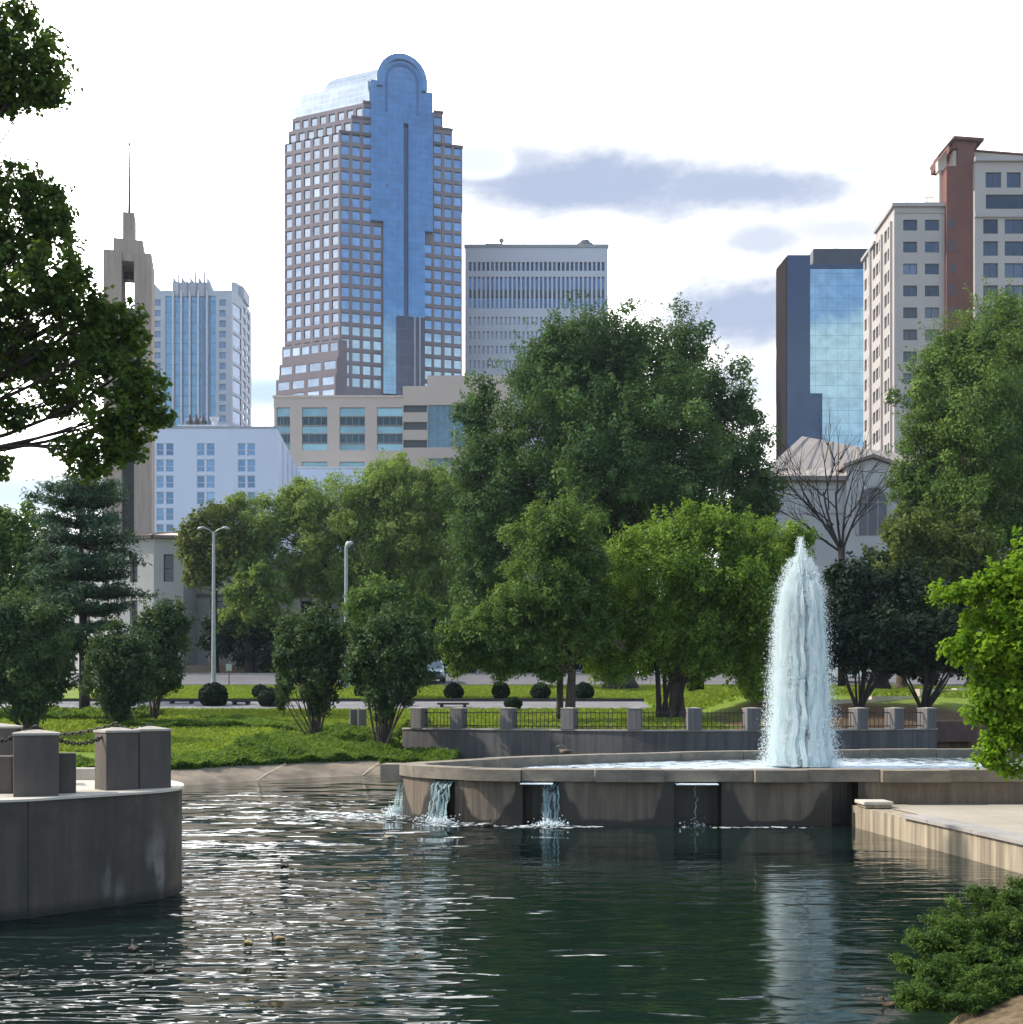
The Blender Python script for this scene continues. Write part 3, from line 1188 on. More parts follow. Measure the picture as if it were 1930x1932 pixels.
# ---- fountain jet
def build_jet():
    X0, Y0, Z0 = PX(1510, 26), 26.0, 0.90
    top = PZ(1012, 26)
    root = thing('fountain_jet', 'tall white foaming water jet rising from the basin', 'water jet', (X0, Y0, Z0))
    M = bpy.data.materials.new('aerated_water')
    M.use_nodes = True
    t = NT(M.node_tree)
    vec = t.n('ShaderNodeTexCoord').outputs['Object']
    n1 = t.noise(t.mapping(vec, (6, 6, 1.6)), 1.5, 6, .68)
    c = t.mix(t.smooth(n1, .3, .62), rgb(.84, .95, .97), rgb(.98, .99, .99))
    p = t.n('ShaderNodeBsdfPrincipled')
    t.l(c, p.inputs['Base Color'])
    p.inputs['Roughness'].default_value = .6
    b = t.n('ShaderNodeBump')
    b.inputs['Distance'].default_value = .06
    t.l(t.noise(t.mapping(vec, (1, 1, .4)), 9, 6, .7), b.inputs['Height'])
    t.l(b.outputs[0], p.inputs['Normal'])
    tl = t.n('ShaderNodeBsdfTranslucent')
    t.l(t.mix(.5, c, rgb(.93, .99, 1.0)), tl.inputs['Color'])
    mx = t.n('ShaderNodeMixShader')
    mx.inputs[0].default_value = .85
    t.l(p.outputs[0], mx.inputs[1])
    t.l(tl.outputs[0], mx.inputs[2])
    t.l(mx.outputs[0], t.n('ShaderNodeOutputMaterial').inputs[0])

    def half(z):
        """mean radius of the jet at height z, from the photograph's outline"""
        py = HZ - (z - EYE) / Y0 * F
        w = np.interp(py, [1012, 1035, 1056, 1072, 1090, 1115, 1150, 1200, 1260, 1330, 1400, 1450], [6, 13, 21, 30, 37, 43, 47, 51, 55, 59, 64, 70])
        return w / F * Y0
    # core: many twisting plumes so that the outline is torn
    mb = MB()
    for k in range(190):
        a = rng.random() * 6.283
        rr = math.sqrt(rng.random()) * .82
        zt = top - .12 - (rr ** 1.5) * 1.25 - abs(rng.normal(0, .35))
        if k == 0:
            rr, zt = .05, top
        if k == 1:
            a, rr, zt = 0.2, .35, top - .25
        pts, rad = [], []
        n = 30
        ph = rng.random() * 6
        for q in range(n + 1):
            s = q / n
            z = Z0 - .02 + (zt - Z0) * s
            h = half(z) * rr
            pts.append((X0 + h * math.cos(a) + .03 * math.sin(ph + q * .8) * (1 - s * .4), Y0 + h * math.sin(a) + .03 * math.cos(ph * 2 + q * .7), z))
            rad.append((.080 * (1 - s) + .040 * s) * (.85 + .3 * math.sin(ph * 3 + q * 1.3) * rng.random()) * (1 if q < n - 1 else .55) * (.35 if q == n else 1))
        mb.tube(pts, rad, 8)
    mb.build('water_column', M, root, smooth=True)
    # torn surface: droplets and strands over the outside of the column
    # each plume rises to its own height, so the head is ragged; droplets fall back on the outside
    npl = 46
    pa = rng.random(npl) * 6.283
    pr = np.sqrt(rng.random(npl)) * .95
    ptop = top - (pr ** 1.6) * 1.15 - np.abs(rng.normal(0, .55, npl))
    ptop[:4] = top - np.array([0, .10, .28, .42])
    pr[:4] = [.1, .35, .5, .3]
    n1_ = 170000
    pk = rng.integers(0, npl, n1_)
    zz = Z0 + (ptop[pk] - Z0) * rng.random(n1_) ** .85
    rr = half(zz) * pr[pk]
    sp_ = .045 + .055 * (1 - (zz - Z0) / (top - Z0))
    x1 = X0 + rr * np.cos(pa[pk]) + rng.normal(0, 1, n1_) * sp_
    y1 = Y0 + rr * np.sin(pa[pk]) + rng.normal(0, 1, n1_) * sp_
    s1 = .0035 + .006 * rng.random(n1_) ** 2
    n2_ = 22000
    z2 = Z0 + (top - .5 - Z0) * rng.random(n2_) ** 1.4
    h2 = half(z2) * (.86 + np.abs(rng.normal(0, .17, n2_)))
    a2 = rng.random(n2_) * 6.283
    s2 = .003 + .008 * rng.random(n2_) ** 3
    cx_ = np.concatenate([x1, X0 + h2 * np.cos(a2)])
    cy_ = np.concatenate([y1, Y0 + h2 * np.sin(a2)])
    z = np.concatenate([zz, z2])
    s = np.concatenate([s1, s2])
    n = n1_ + n2_
    c = np.stack([cx_, cy_, z], 1)
    base = np.array([[0, 0, 1.8], [1, 0, 0], [0, 1, 0], [-1, 0, 0], [0, -1, 0], [0, 0, -1.8]])
    V = (c[:, None, :] + base[None] * s[:, None, None]).reshape(-1, 3)
    tri = np.array([[0, 1, 2], [0, 2, 3], [0, 3, 4], [0, 4, 1], [5, 2, 1], [5, 3, 2], [5, 4, 3], [5, 1, 4]])
    Fc = (np.arange(n)[:, None, None] * 6 + tri[None]).reshape(-1, 3)
    o = np_mesh('spray', V, Fc, M, root, nside=3, smooth=True)
    o['kind'] = 'stuff'


build_jet()


# ---- paved deck on the right
def build_deck():
    def extra(t, vec, c):
        x, y, z = t.sep(vec)
        gx = t.math('FRACT', t.math('DIVIDE', x, .9))
        gy = t.math('FRACT', t.math('DIVIDE', y, .6))
        j = t.math('MAXIMUM', t.math('LESS_THAN', gx, .014), t.math('LESS_THAN', gy, .022))
        return t.mix(t.math('MULTIPLY', j, .55), c, rgb(.16, .13, .10))
    M_pave = surf('deck_paving', (.41, .36, .29), (.34, .295, .235), .9, .85, bump=.004, bscale=30, extra=extra)
    M_face = surf('deck_face', (.47, .39, .28), (.35, .285, .205), 1.2, .85, stretch=(4, 4, .4), streak=.75, bump=.006)
    edge = [(7.55, 9.0), (7.22, 11.5), (6.92, 14.8), (6.68, 17.6), (6.47, 20.4)]
    mb = MB()
    P = [(30, 6.5), (30, 21.25), (6.47, 21.25)] + edge[::-1]
    P = P[::-1]
    P = [(7.75, 6.5)] + edge + [(6.47, 20.96), (30, 20.96), (30, 6.5)]
    P = P[::-1]
    mb.prism(P, -.9, .40)
    o = mb.build('deck', M_face)
    o['kind'] = 'structure'
    mt = MB()
    Pi = [(8.1, 6.5)] + [(a + .42, b) for a, b in edge] + [(6.89, 20.96), (30, 20.96), (30, 6.5)]
    mt.quad(*[(a, b, .413) for a, b in Pi[::-1]])
    o = mt.build('deck_paving', M_pave)
    o['kind'] = 'structure'
    # coping slabs along the near part of the edge
    mc = MB()
    e = edge[0:4] + [(6.60, 18.5)]
    for a, b in zip(e[:-1], e[1:]):
        L = math.hypot(b[0] - a[0], b[1] - a[1])
        n = max(1, int(round(L / 1.45)))
        for k in range(n):
            s0, s1 = k / n, (k + 1) / n - .006
            p = (a[0] + (b[0] - a[0]) * s0, a[1] + (b[1] - a[1]) * s0)
            q = (a[0] + (b[0] - a[0]) * s1, a[1] + (b[1] - a[1]) * s1)
            mc.prism([(p[0] - .05, p[1]), (p[0] + .42, p[1]), (q[0] + .42, q[1]), (q[0] - .05, q[1])], .402, .455)
    o = mc.build('deck_coping', surf('deck_coping', (.36, .33, .30), (.27, .25, .23), 2, .85, bump=.004))
    o['kind'] = 'structure'
    # block on the far corner
    r = thing('stone_block', 'pale square stone block on the far corner of the sunlit deck', 'stone block', (6.72, 20.35, .413))
    m1 = MB()
    m1.obox((6.70, 20.38), (1, 0), .48, .5, .412, .47)
    m1.build('slab', M_face, r, bevel=.012)
    m1 = MB()
    m1.obox((6.69, 20.36), (1, 0), .54, .56, .47, .535)
    m1.build('cap_slab', M_top, r, bevel=.012)


build_deck()


# ---- garden wall with pillars and railings behind the basin
def build_fence():
    pts = catmull(list(zip(FX[1:-1], FY[1:-1])), False, 8)
    pts = pts[pts[:, 0] < 16.6]
    P = resample(pts, .35, False)
    t = np.gradient(P, axis=0)
    t /= np.hypot(t[:, 0], t[:, 1])[:, None]
    nn = np.stack([t[:, 1], -t[:, 0]], 1)
    r = thing('retaining_wall', 'long low grey concrete retaining wall behind the fountain basin', 'wall', (4, 40, 0))
    mb = MB()
    A = P + nn * .18
    B = P - nn * .18
    for i in range(len(P) - 1):
        zb = -.9 if P[i][0] > -1.2 else -.1
        mb.quad((*A[i], zb), (*A[i + 1], zb), (*A[i + 1], 1.40), (*A[i], 1.40))
        mb.quad((*B[i], zb), (*B[i], 1.40), (*B[i + 1], 1.40), (*B[i + 1], zb))
    mb.build('wall', surf('grey_wall', (.140, .130, .126), (.098, .092, .090), .7, .9, stretch=(2, 2, .5), streak=.45, bump=.01, bscale=8), r)
    mc = MB()
    A2 = P + nn * .22
    B2 = P - nn * .22
    for i in range(len(P) - 1):
        mc.quad((*A2[i], 1.40), (*A2[i + 1], 1.40), (*A2[i + 1], 1.46), (*A2[i], 1.46))
        mc.quad((*A2[i], 1.46), (*A2[i + 1], 1.46), (*B2[i + 1], 1.46), (*B2[i], 1.46))
        mc.quad((*A2[i], 1.40), (*B2[i], 1.40), (*B2[i + 1], 1.40), (*A2[i + 1], 1.40))
        mc.quad((*B2[i], 1.40), (*B2[i], 1.46), (*B2[i + 1], 1.46), (*B2[i + 1], 1.40))
    mc.build('coping', M_cap, r)
    fx = CX + F * P[:, 0] / P[:, 1]

    def at(px):
        i = int(np.argmin(np.abs(fx - px)))
        return P[i], t[i]
    M_post = surf('post_concrete', (.20, .185, .18), (.145, .137, .135), 1.2, .9, streak=.35, stretch=(2, 2, .6))
    posts = [(785, 'first pillar from the left end of the railings behind the pond'), (865, 'second railing pillar from the left, beside the path'),
             (962, 'third railing pillar, below the small dark bush'), (1072, 'railing pillar in front of the slim tree trunk'),
             (1191, 'railing pillar between the two leaning trunks'), (1310, 'railing pillar with its left side lit, left of the fountain jet'),
             (1424, 'railing pillar just left of the fountain jet'), (1530, 'railing pillar hidden behind the fountain jet'),
             (1622, 'first railing pillar right of the fountain jet, its left side lit'), (1692, 'railing pillar between the two multi stemmed shrubs'),
             (1752, 'last railing pillar at the right end of the wall')]
    prev = None
    locs = []
    for px, lab in posts:
        p, tt = at(px)
        pillar('fence_pillar', lab, float(p[0]), float(p[1]), .50, 1.46, 2.21, math.atan2(tt[1], tt[0]), 'pillars along the pond railings', cap=.07, mat=M_post)
        locs.append((p, px))
    names = ['leftmost iron railing, lawn visible through its bars', 'second iron railing from the left in front of the path', 'third iron railing, left of the slim tree trunk',
             'iron railing in front of the trunk of the slim tree', 'iron railing in front of the shaded trunks of the yellow green tree', 'iron railing beside the fountain jet with grass behind',
             'iron railing touching the left of the water jet', 'iron railing hidden by the right of the water jet', 'shaded iron railing right of the fountain jet', 'rightmost iron railing of the wall']
    for k in range(len(locs) - 1):
        a, b = locs[k][0], locs[k + 1][0]
        d = b - a
        L = np.hypot(*d)
        u = d / L
        r = thing('iron_railing', names[k], 'railing', (float(a[0]), float(a[1]), 1.46), 'iron railings on the pond wall')
        s0, s1 = .25, L - .25
        for z in (1.54, 2.04):
            mr = MB()
            mr.obox(((a[0] + b[0]) / 2, (a[1] + b[1]) / 2), u, s1 - s0, .035, z, z + .035)
            mr.build('rail', M_iron, r)
        n = max(4, int((s1 - s0) / .155))
        if k >= 6:
            n = max(4, int((s1 - s0) / .2))
        for q in range(n):
            s = s0 + (q + .5) * (s1 - s0) / n
            c = a + u * s
            mr = MB()
            mr.tube([(c[0], c[1], 1.47), (c[0], c[1], 2.10), (c[0], c[1], 2.16)], [.014, .014, .002], 5)
            mr.build('baluster', M_iron, r)
    # two more pillars of the upper stair, further left and set back
    for px, Y, lab in ((668, 46.5, 'left one of the two dark set back pillars by the vase shaped tree'), (683, 45.8, 'right one of the two dark set back pillars by the vase shaped tree')):
        x = PX(px, Y)
        z = gz(x, Y)
        pillar('fence_pillar', lab, x, Y, .34, z, PZ(1339, Y), .2, 'pillars along the pond railings', cap=.03, mat=M_post)
    mb = MB()
    x = PX(703, 44.5)
    mb.obox((x, 44.5), (1, -.3), 1.6, .8, gz(x, 44.5) - .3, gz(x, 44.5) + .18)
    tag(mb.build('stone_step', M_cap, bevel=.02), 'pale stone step below the two dark set back pillars', 'step')
    # brick planter beyond the right end
    mb = MB()
    x = PX(1800, 43)
    mb.obox((x, 43.6), (1, .35), 2.4, .5, .9, 1.72)
    tag(mb.build('planter_wall', surf('dark_brick', (.12, .07, .055), (.08, .05, .045), 3)), 'dark brown low planter wall beyond the end of the railings', 'wall')


build_fence()


# ------------------------------------------------------------------ buildings
class Face:
    """vertical facade plane from P to Q (left to right seen from outside)"""
    def __init__(self, P, Q):
        self.P = np.array(P, float)
        d = np.array(Q, float) - self.P
        self.L = float(np.hypot(*d))
        self.u = d / self.L
        self.n = np.array([self.u[1], -self.u[0]])

    def s(self, px):
        k = (px - CX) / F
        return (k * self.P[1] - self.P[0]) / (self.u[0] - k * self.u[1])

    def y(self, s):
        return self.P[1] + s * self.u[1]

    def z(self, px, py):
        return PZ(py, self.y(self.s(px)))

    def pt(self, s, z, off=0.0):
        q = self.P + self.u * s + self.n * off
        return (q[0], q[1], z)


def facade(mb, f, s0, s1, z0, z1, holes, depth=.25, off=0.0):
    us = sorted(set([s0, s1] + [round(min(max(h[k], s0), s1), 4) for h in holes for k in (0, 1)]))
    vs = sorted(set([z0, z1] + [round(min(max(h[k], z0), z1), 4) for h in holes for k in (2, 3)]))
    H = [(round(min(max(h[0], s0), s1), 4), round(min(max(h[1], s0), s1), 4), round(min(max(h[2], z0), z1), 4), round(min(max(h[3], z0), z1), 4)) for h in holes]
    um = np.array([(a + b) / 2 for a, b in zip(us[:-1], us[1:])])
    vm = np.array([(a + b) / 2 for a, b in zip(vs[:-1], vs[1:])])
    hole = np.zeros((len(vm), len(um)), bool)
    for h in H:
        hole |= ((vm[:, None] > h[2]) & (vm[:, None] < h[3]) & (um[None] > h[0]) & (um[None] < h[1]))
    for j in range(len(vm)):
        i = 0
        while i < len(um):
            if hole[j, i]:
                i += 1
                continue
            k = i
            while k + 1 < len(um) and not hole[j, k + 1]:
                k += 1
            mb.quad(f.pt(us[i], vs[j], off), f.pt(us[k + 1], vs[j], off), f.pt(us[k + 1], vs[j + 1], off), f.pt(us[i], vs[j + 1], off))
            i = k + 1
    for (a, b, c, d) in H:
        mb.quad(f.pt(a, c, off), f.pt(a, c, off - depth), f.pt(a, d, off - depth), f.pt(a, d, off))
        mb.quad(f.pt(b, c, off), f.pt(b, d, off), f.pt(b, d, off - depth), f.pt(b, c, off - depth))
        mb.quad(f.pt(a, c, off), f.pt(b, c, off), f.pt(b, c, off - depth), f.pt(a, c, off - depth))
        mb.quad(f.pt(a, d, off), f.pt(a, d, off - depth), f.pt(b, d, off - depth), f.pt(b, d, off))
    return [(f, a, b, c, d, off - depth) for (a, b, c, d) in H]


def pane_geo(mb, q):
    f, a, b, c, d, off = q
    P = [f.pt(a - .02, c, off), f.pt(b + .02, c, off), f.pt(b + .02, c, off - .08), f.pt(a - .02, c, off - .08)]
    mb.prism([(p[0], p[1]) for p in P], c - .02, d + .02)


def windows(root, panes, mat, name='window', limit=100, used=0, frame=None):
    """first the panes that show largest, each as a part; what is left as one part"""
    panes = sorted(panes, key=lambda q: -(q[2] - q[1]) * (q[4] - q[3]))
    k = max(0, limit - used)
    for q in panes[:k]:
        mb = MB()
        pane_geo(mb, q)
        m = mat(q) if callable(mat) else mat
        o = mb.build(name, m, root)
        if frame:
            fm = MB()
            f, a, b, c, d, off = q
            w, fm_m, bars = frame
            segs = [(a, a + w, c, d), (b - w, b, c, d), (a + w, b - w, c, c + w), (a + w, b - w, d - w, d)]
            for s in bars:
                if s[0] == 'h':
                    zz = c + (d - c) * s[1]
                    segs.append((a + w, b - w, zz - w / 2, zz + w / 2))
                else:
                    ss = a + (b - a) * s[1]
                    segs.append((ss - w / 2, ss + w / 2, c + w, d - w))
            for (p0, p1, q0, q1) in segs:
                P = [f.pt(p0, q0, off + .06), f.pt(p1, q0, off + .06), f.pt(p1, q0, off + .005), f.pt(p0, q0, off + .005)]
                fm.prism([(p[0], p[1]) for p in P], q0, q1)
            fm.build('frame', fm_m, o)
    rest = panes[k:]
    if rest:
        mb = MB()
        for q in rest:
            pane_geo(mb, q)
        o = mb.build(name, mat(rest[0]) if callable(mat) else mat, root)
        o['kind'] = 'stuff'
    return used + min(k, len(panes))


def walls(mb, poly, z0, z1, skip=(), top=True):
    n = len(poly)
    for i in range(n):
        if i in skip:
            continue
        a, b = poly[i], poly[(i + 1) % n]
        mb.quad((a[0], a[1], z0), (b[0], b[1], z0), (b[0], b[1], z1), (a[0], a[1], z1))
    if top:
        mb.quad(*[(p[0], p[1], z1) for p in poly])


BASE = 4.9
G_blue = glass('blue_glass', (.34, .46, .61), .05, .012, .15, vary=0.3)
G_bay = glass('bay_glass', (.19, .32, .48), .05, .02, .12, grid=(1.6, 1.85, .05))
G_dark = glass('dark_glass', (.06, .085, .13), .10, .01, .2, metallic=.6, vary=0.5)
G_res = glass('residential_glass', (.10, .125, .17), .10, .01, .4, metallic=.5, vary=0.9)
G_teal = glass('teal_glass', (.28, .42, .44), .15, .01, .4, metallic=.5, vary=0.4)


# ---- arched granite and glass tower
def build_arch_tower():
    Y0 = 310.0
    B = (PX(641, Y0), Y0)
    Y1 = 316.5
    A = (PX(536, Y1), Y1)
    C = (PX(872, 318.6), 318.6)
    fr = Face(B, C)
    root = thing('arched_tower', 'tall mauve granite office tower with blue glass bay and rounded arch top', 'skyscraper', (-45, 330, BASE))
    M_gr = surf('mauve_granite', (.215, .175, .188), (.185, .15, .168), .08, .7)
    M_att = glass('attic_glass', (.62, .68, .74), .25, .01, .3, metallic=.6, grid=(1.8, 1.8, .10), gcol=(.8, .84, .88))
    dA = np.array(A) - np.array(B)
    dA = dA / np.hypot(*dA)
    back = np.array([dA[1], -dA[0]])
    if back[1] < 0:
        back = -back
    mb = MB()
    panes_l, panes_r = [], []
    sp = 24.3 / F * Y0
    ztop = [164.0, 168.6, 173.2]
    zl = [BASE, 164.0, 168.6]
    cpx = [641, 664, 686]
    rpx = [872, 853.5, 835.5]
    for lev in range(3):
        z0, z1 = zl[lev], ztop[lev]
        sc = fr.s(cpx[lev])
        c0 = fr.pt(sc, 0)[:2]
        LA = float(np.hypot(A[0] - B[0], A[1] - B[1])) + (.0 if lev == 0 else fr.s(cpx[lev]) * .78)
        a0 = (c0[0] + dA[0] * LA, c0[1] + dA[1] * LA)
        sr = fr.s(rpx[lev])
        e0 = fr.pt(sr, 0)[:2]
        poly = [a0, c0, e0, (e0[0] - 4, e0[1] + 36), (a0[0] + back[0] * 34, a0[1] + back[1] * 34)]
        walls(mb, poly, z0, z1, skip=(0, 1))
        fl = Face(a0, c0)
        holes = []
        ncol = 6 + lev
        cw = fl.L / ncol
        rows = []
        zr = PZ(266, Y0)
        if lev == 0:
            k = 0
            while zr - k * sp > 92:
                rows.append(zr - k * sp)
                k += 1
        else:
            rows = [z0 + .9]
        for zz in rows:
            for q in range(ncol):
                holes.append((q * cw + cw * .16, q * cw + cw * .84, zz, zz + 2.55))
        panes_l += facade(mb, fl, 0, fl.L, z0, z1, holes, .35)
        holes = []
        cols = [(651.5, 0, 999), (672, 0, 999), (692, 0, 999), (712, 424, 999), (808, 444, 999), (826, 0, 999), (845.5, 0, 999), (863.5, 0, 999)]
        for zz in rows:
            for (px, ya, yb) in cols:
                if px < cpx[lev] + 6 or px > rpx[lev] - 6:
                    continue
                s = fr.s(px)
                if HZ - (zz - EYE) / fr.y(s) * F < ya + 14:
                    continue
                holes.append((s - 1.05, s + 1.05, zz, zz + 2.55))
        panes_r += facade(mb, fr, sc, sr, z0, z1, holes, .35)
    # wider stepped foot of the left side
    for (px, py, d) in ((533, 655, 1.0), (531, 690, 2.2), (528.5, 720, 3.4)):
        zt = PZ(py, Y1)
        f0 = Face((A[0] - .6 * d + fr.n[0] * 0, A[1] - .4 * d), (B[0] - .28 * d, B[1] - .93 * d * .55))
        holes = []
        zz = zt - 3.1
        n = 6 if d < 2 else 4
        cw = f0.L / n
        if d > 0:
            while zz > 70:
                for q in range(n):
                    holes.append((q * cw + cw * .10, q * cw + cw * .90, zz, zz + 2.3))
                zz -= sp
                if d < 3:
                    break
        panes_l += facade(mb, f0, 0, f0.L, BASE + 40, zt, holes, .2)
        p0, p1 = f0.P, f0.P + f0.u * f0.L
        mb.quad((*p0, zt), (*p1, zt), (B[0], B[1], zt), (A[0], A[1], zt))
        mb.quad((*p1, BASE + 40), (B[0] + 2, B[1] + .9, BASE + 40), (B[0] + 2, B[1] + .9, zt), (*p1, zt))
        mb.quad((*p0, BASE + 40), (*p0, zt), (A[0], A[1] + 2, zt), (A[0], A[1] + 2, BASE + 40))
    mb.build('wall', M_gr, root)
    u = windows(root, panes_l, glass('pale_window', (.54, .58, .64), .10, .012, .15, vary=0.5), limit=60)  # white sky mirrored on the left face put into a paler tint
    windows(root, panes_r, G_blue, limit=40)

    # ledges over each setback
    ml = MB()
    for lev in range(3):
        sc, sr = fr.s(cpx[lev]), fr.s(rpx[lev])
        for (s0, s1) in ((sc - .2, fr.s(698)), (fr.s(818), sr + .2)):
            P = [fr.pt(s0, 0, .25), fr.pt(s1, 0, .25), fr.pt(s1, 0, -.6), fr.pt(s0, 0, -.6)]
            ml.prism([(p[0], p[1]) for p in P], ztop[lev] - .1, ztop[lev] + .6)
            ml.build('ledge', surf('dark_granite', (.13, .10, .11), (.11, .085, .1), .2), root)
            ml = MB()

    # glazed attic behind the bay, sloping inwards
    sa = fr.s(697)
    c0 = np.array(fr.pt(sa, 0)[:2])
    LA = 24.5
    a0 = c0 + dA * LA
    poly = [tuple(a0), tuple(c0), tuple(c0 + np.array([13, 8])), tuple(a0 + back * 26)]
    inn = [tuple(np.array(p) * .93 + np.mean(np.array(poly), 0) * .07) for p in poly]
    zb, zt = 173.2, 180.6
    mb = MB()
    mb.prism(poly, zb, zb + 3.6, top=[tuple(np.array(p) * .985 + np.mean(np.array(poly), 0) * .015) for p in poly])
    mb.prism(inn, zb + 3.6, zt, top=[tuple(np.array(p) * .95 + np.mean(np.array(inn), 0) * .05) for p in inn])
    mb.build('glass_attic', M_att, root)

    # curtain wall bay with the round arch
    mbay = MB()

    def S(px):
        return fr.s(px)
    zt_sh = PZ(181, fr.y(S(815)))
    zsp = PZ(158, 314.0)
    off = 1.6
    sC = S(757)
    rad = (S(804) - S(710)) / 2

    def slab(s0, s1, z0, z1, o0, o1):
        P = [fr.pt(s0, 0, o1), fr.pt(s1, 0, o1), fr.pt(s1, 0, o0), fr.pt(s0, 0, o0)]
        mbay.prism([(p[0], p[1]) for p in P], z0, z1)
    zL = PZ(421.6, 313)
    zR = PZ(438, 315)
    zbot = PZ(745, 313)
    slab(S(722), S(760), zbot, zL, -2, off)
    slab(S(698.5), S(760), zL, zt_sh, -2, off)
    slab(S(769), S(800), zbot, zR, -2, off)
    slab(S(769), S(814.8), zR, zt_sh, -2, off)
    slab(S(698.5), S(712), zt_sh + .004, PZ(159, 313), -2, off - .01)
    # top over the slot
    slab(S(760), S(769), PZ(236, 314), zt_sh, -2, off - .02)
    # arch head: thick half round, extruded back as a vault
    n = 28
    pts = [(sC + rad * math.cos(math.pi - math.pi * k / n), zsp + rad * 1.06 * math.sin(math.pi * k / n)) for k in range(n + 1)]
    poly = [(sC - rad, zt_sh)] + pts + [(sC + rad, zt_sh)]
    fro = [fr.pt(s, z, off - .03) for s, z in poly]
    bak = [fr.pt(s, z, -2.4) for s, z in poly]
    mbay.quad(*fro)
    mbay.quad(*bak[::-1])
    for k in range(len(poly) - 1):
        mbay.quad(fro[k], bak[k], bak[k + 1], fro[k + 1])
    mbay.build('glass_bay', G_bay, root)
    # vault roof running back from the arch
    mv = MB()
    dv = dA * 18
    r2 = rad * .93
    pts2 = [(sC + r2 * math.cos(math.pi - math.pi * k / n), zsp + r2 * 1.03 * math.sin(math.pi * k / n)) for k in range(n + 1)]
    for k in range(n):
        a = fr.pt(*pts2[k], -2.5)
        b = fr.pt(*pts2[k + 1], -2.5)
        mv.quad(a, b, (b[0] + dv[0], b[1] + dv[1], b[2]), (a[0] + dv[0], a[1] + dv[1], a[2]))
    mv.build('vault_roof', M_att, root)
    # raised rim and the recessed inner arch drawn by a second half round
    def ring(r_out, r_in, o0, o1, name, mat, legs, sx=1.0):
        m2 = MB()
        def outline(r):
            q = [(sC - r, zsp - legs)]
            q += [(sC + r * math.cos(math.pi - math.pi * k / n), zsp + r * 1.06 * math.sin(math.pi * k / n)) for k in range(n + 1)]
            q += [(sC + r, zsp - legs)]
            return q
        A_, B_ = outline(r_out), outline(r_in)
        for k in range(len(A_) - 1):
            a, b, c, d = A_[k], A_[k + 1], B_[k + 1], B_[k]
            m2.quad(fr.pt(*a, o1), fr.pt(*b, o1), fr.pt(*c, o1), fr.pt(*d, o1))
            m2.quad(fr.pt(*a, o0), fr.pt(*b, o0), fr.pt(*b, o1), fr.pt(*a, o1))
            m2.quad(fr.pt(*d, o0), fr.pt(*d, o1), fr.pt(*c, o1), fr.pt(*c, o0))
        m2.build(name, mat, root)
    G_rim = glass('rim_glass', (.19, .31, .47), .10, .01, .3, metallic=.8)
    ring(rad + .05, rad - 1.5, off - .2, off + .55, 'arch_rim', G_rim, 2.2)
    ring(rad - 2.3, rad - 3.1, off - .2, off + .22, 'arch_moulding', glass('dark_blue_glass', (.10, .18, .33), .1, metallic=.7), 9)
    md = MB()
    P = [fr.pt(S(760.2), 0, .25), fr.pt(S(768.8), 0, .25), fr.pt(S(768.8), 0, -.5), fr.pt(S(760.2), 0, -.5)]
    md.prism([(p[0], p[1]) for p in P], zbot, PZ(236, 314))
    md.build('dark_slot', glass('slot_glass', (.07, .11, .19), .12, metallic=.6), root)
    for px in (776.5, 729):
        mr = MB()
        P = [fr.pt(S(px) - .3, 0, off + .5), fr.pt(S(px) + .3, 0, off + .5), fr.pt(S(px) + .3, 0, off + .004), fr.pt(S(px) - .3, 0, off + .004)]
        mr.prism([(p[0], p[1]) for p in P], zbot if px > 750 else zsp - 30, PZ(245, 314))
        mr.build('fin', G_rim, root)
    # dark glazed foot of the bay
    mf = MB()
    P = [fr.pt(S(746), 0, off + .9), fr.pt(S(799), 0, off + .9), fr.pt(S(799), 0, off - .4), fr.pt(S(746), 0, off - .4)]
    mf.prism([(p[0], p[1]) for p in P], zbot - 4, PZ(601, 314))
    mf.build('bay_foot', glass('foot_glass', (.055, .06, .105), .12, .02, .2, metallic=.5, grid=(2.2, 3.6, .08), gcol=(.12, .12, .16)), root)
    for px in (779.5, 789):
        mr = MB()
        P = [fr.pt(S(px) - .25, 0, off + 1.4), fr.pt(S(px) + .25, 0, off + 1.4), fr.pt(S(px) + .25, 0, off + .89), fr.pt(S(px) - .25, 0, off + .89)]
        mr.prism([(p[0], p[1]) for p in P], zbot - 4, PZ(601, 314))
        mr.build('fin', surf('pale_fin', (.32, .33, .38), rough=.5), root)


build_arch_tower()


def box_tower(name, label, cat, px0, px1, Y, depth, pytop, mat, z0=BASE):
    root = thing(name, label, cat, ((PX(px0, Y) + PX(px1, Y)) / 2, Y + depth / 2, z0))
    f = Face((PX(px0, Y), Y), (PX(px1, Y), Y))
    poly = [tuple(f.P), tuple(f.P + f.u * f.L), (f.P[0] + f.L, Y + depth), (f.P[0], Y + depth)]
    return root, f, poly


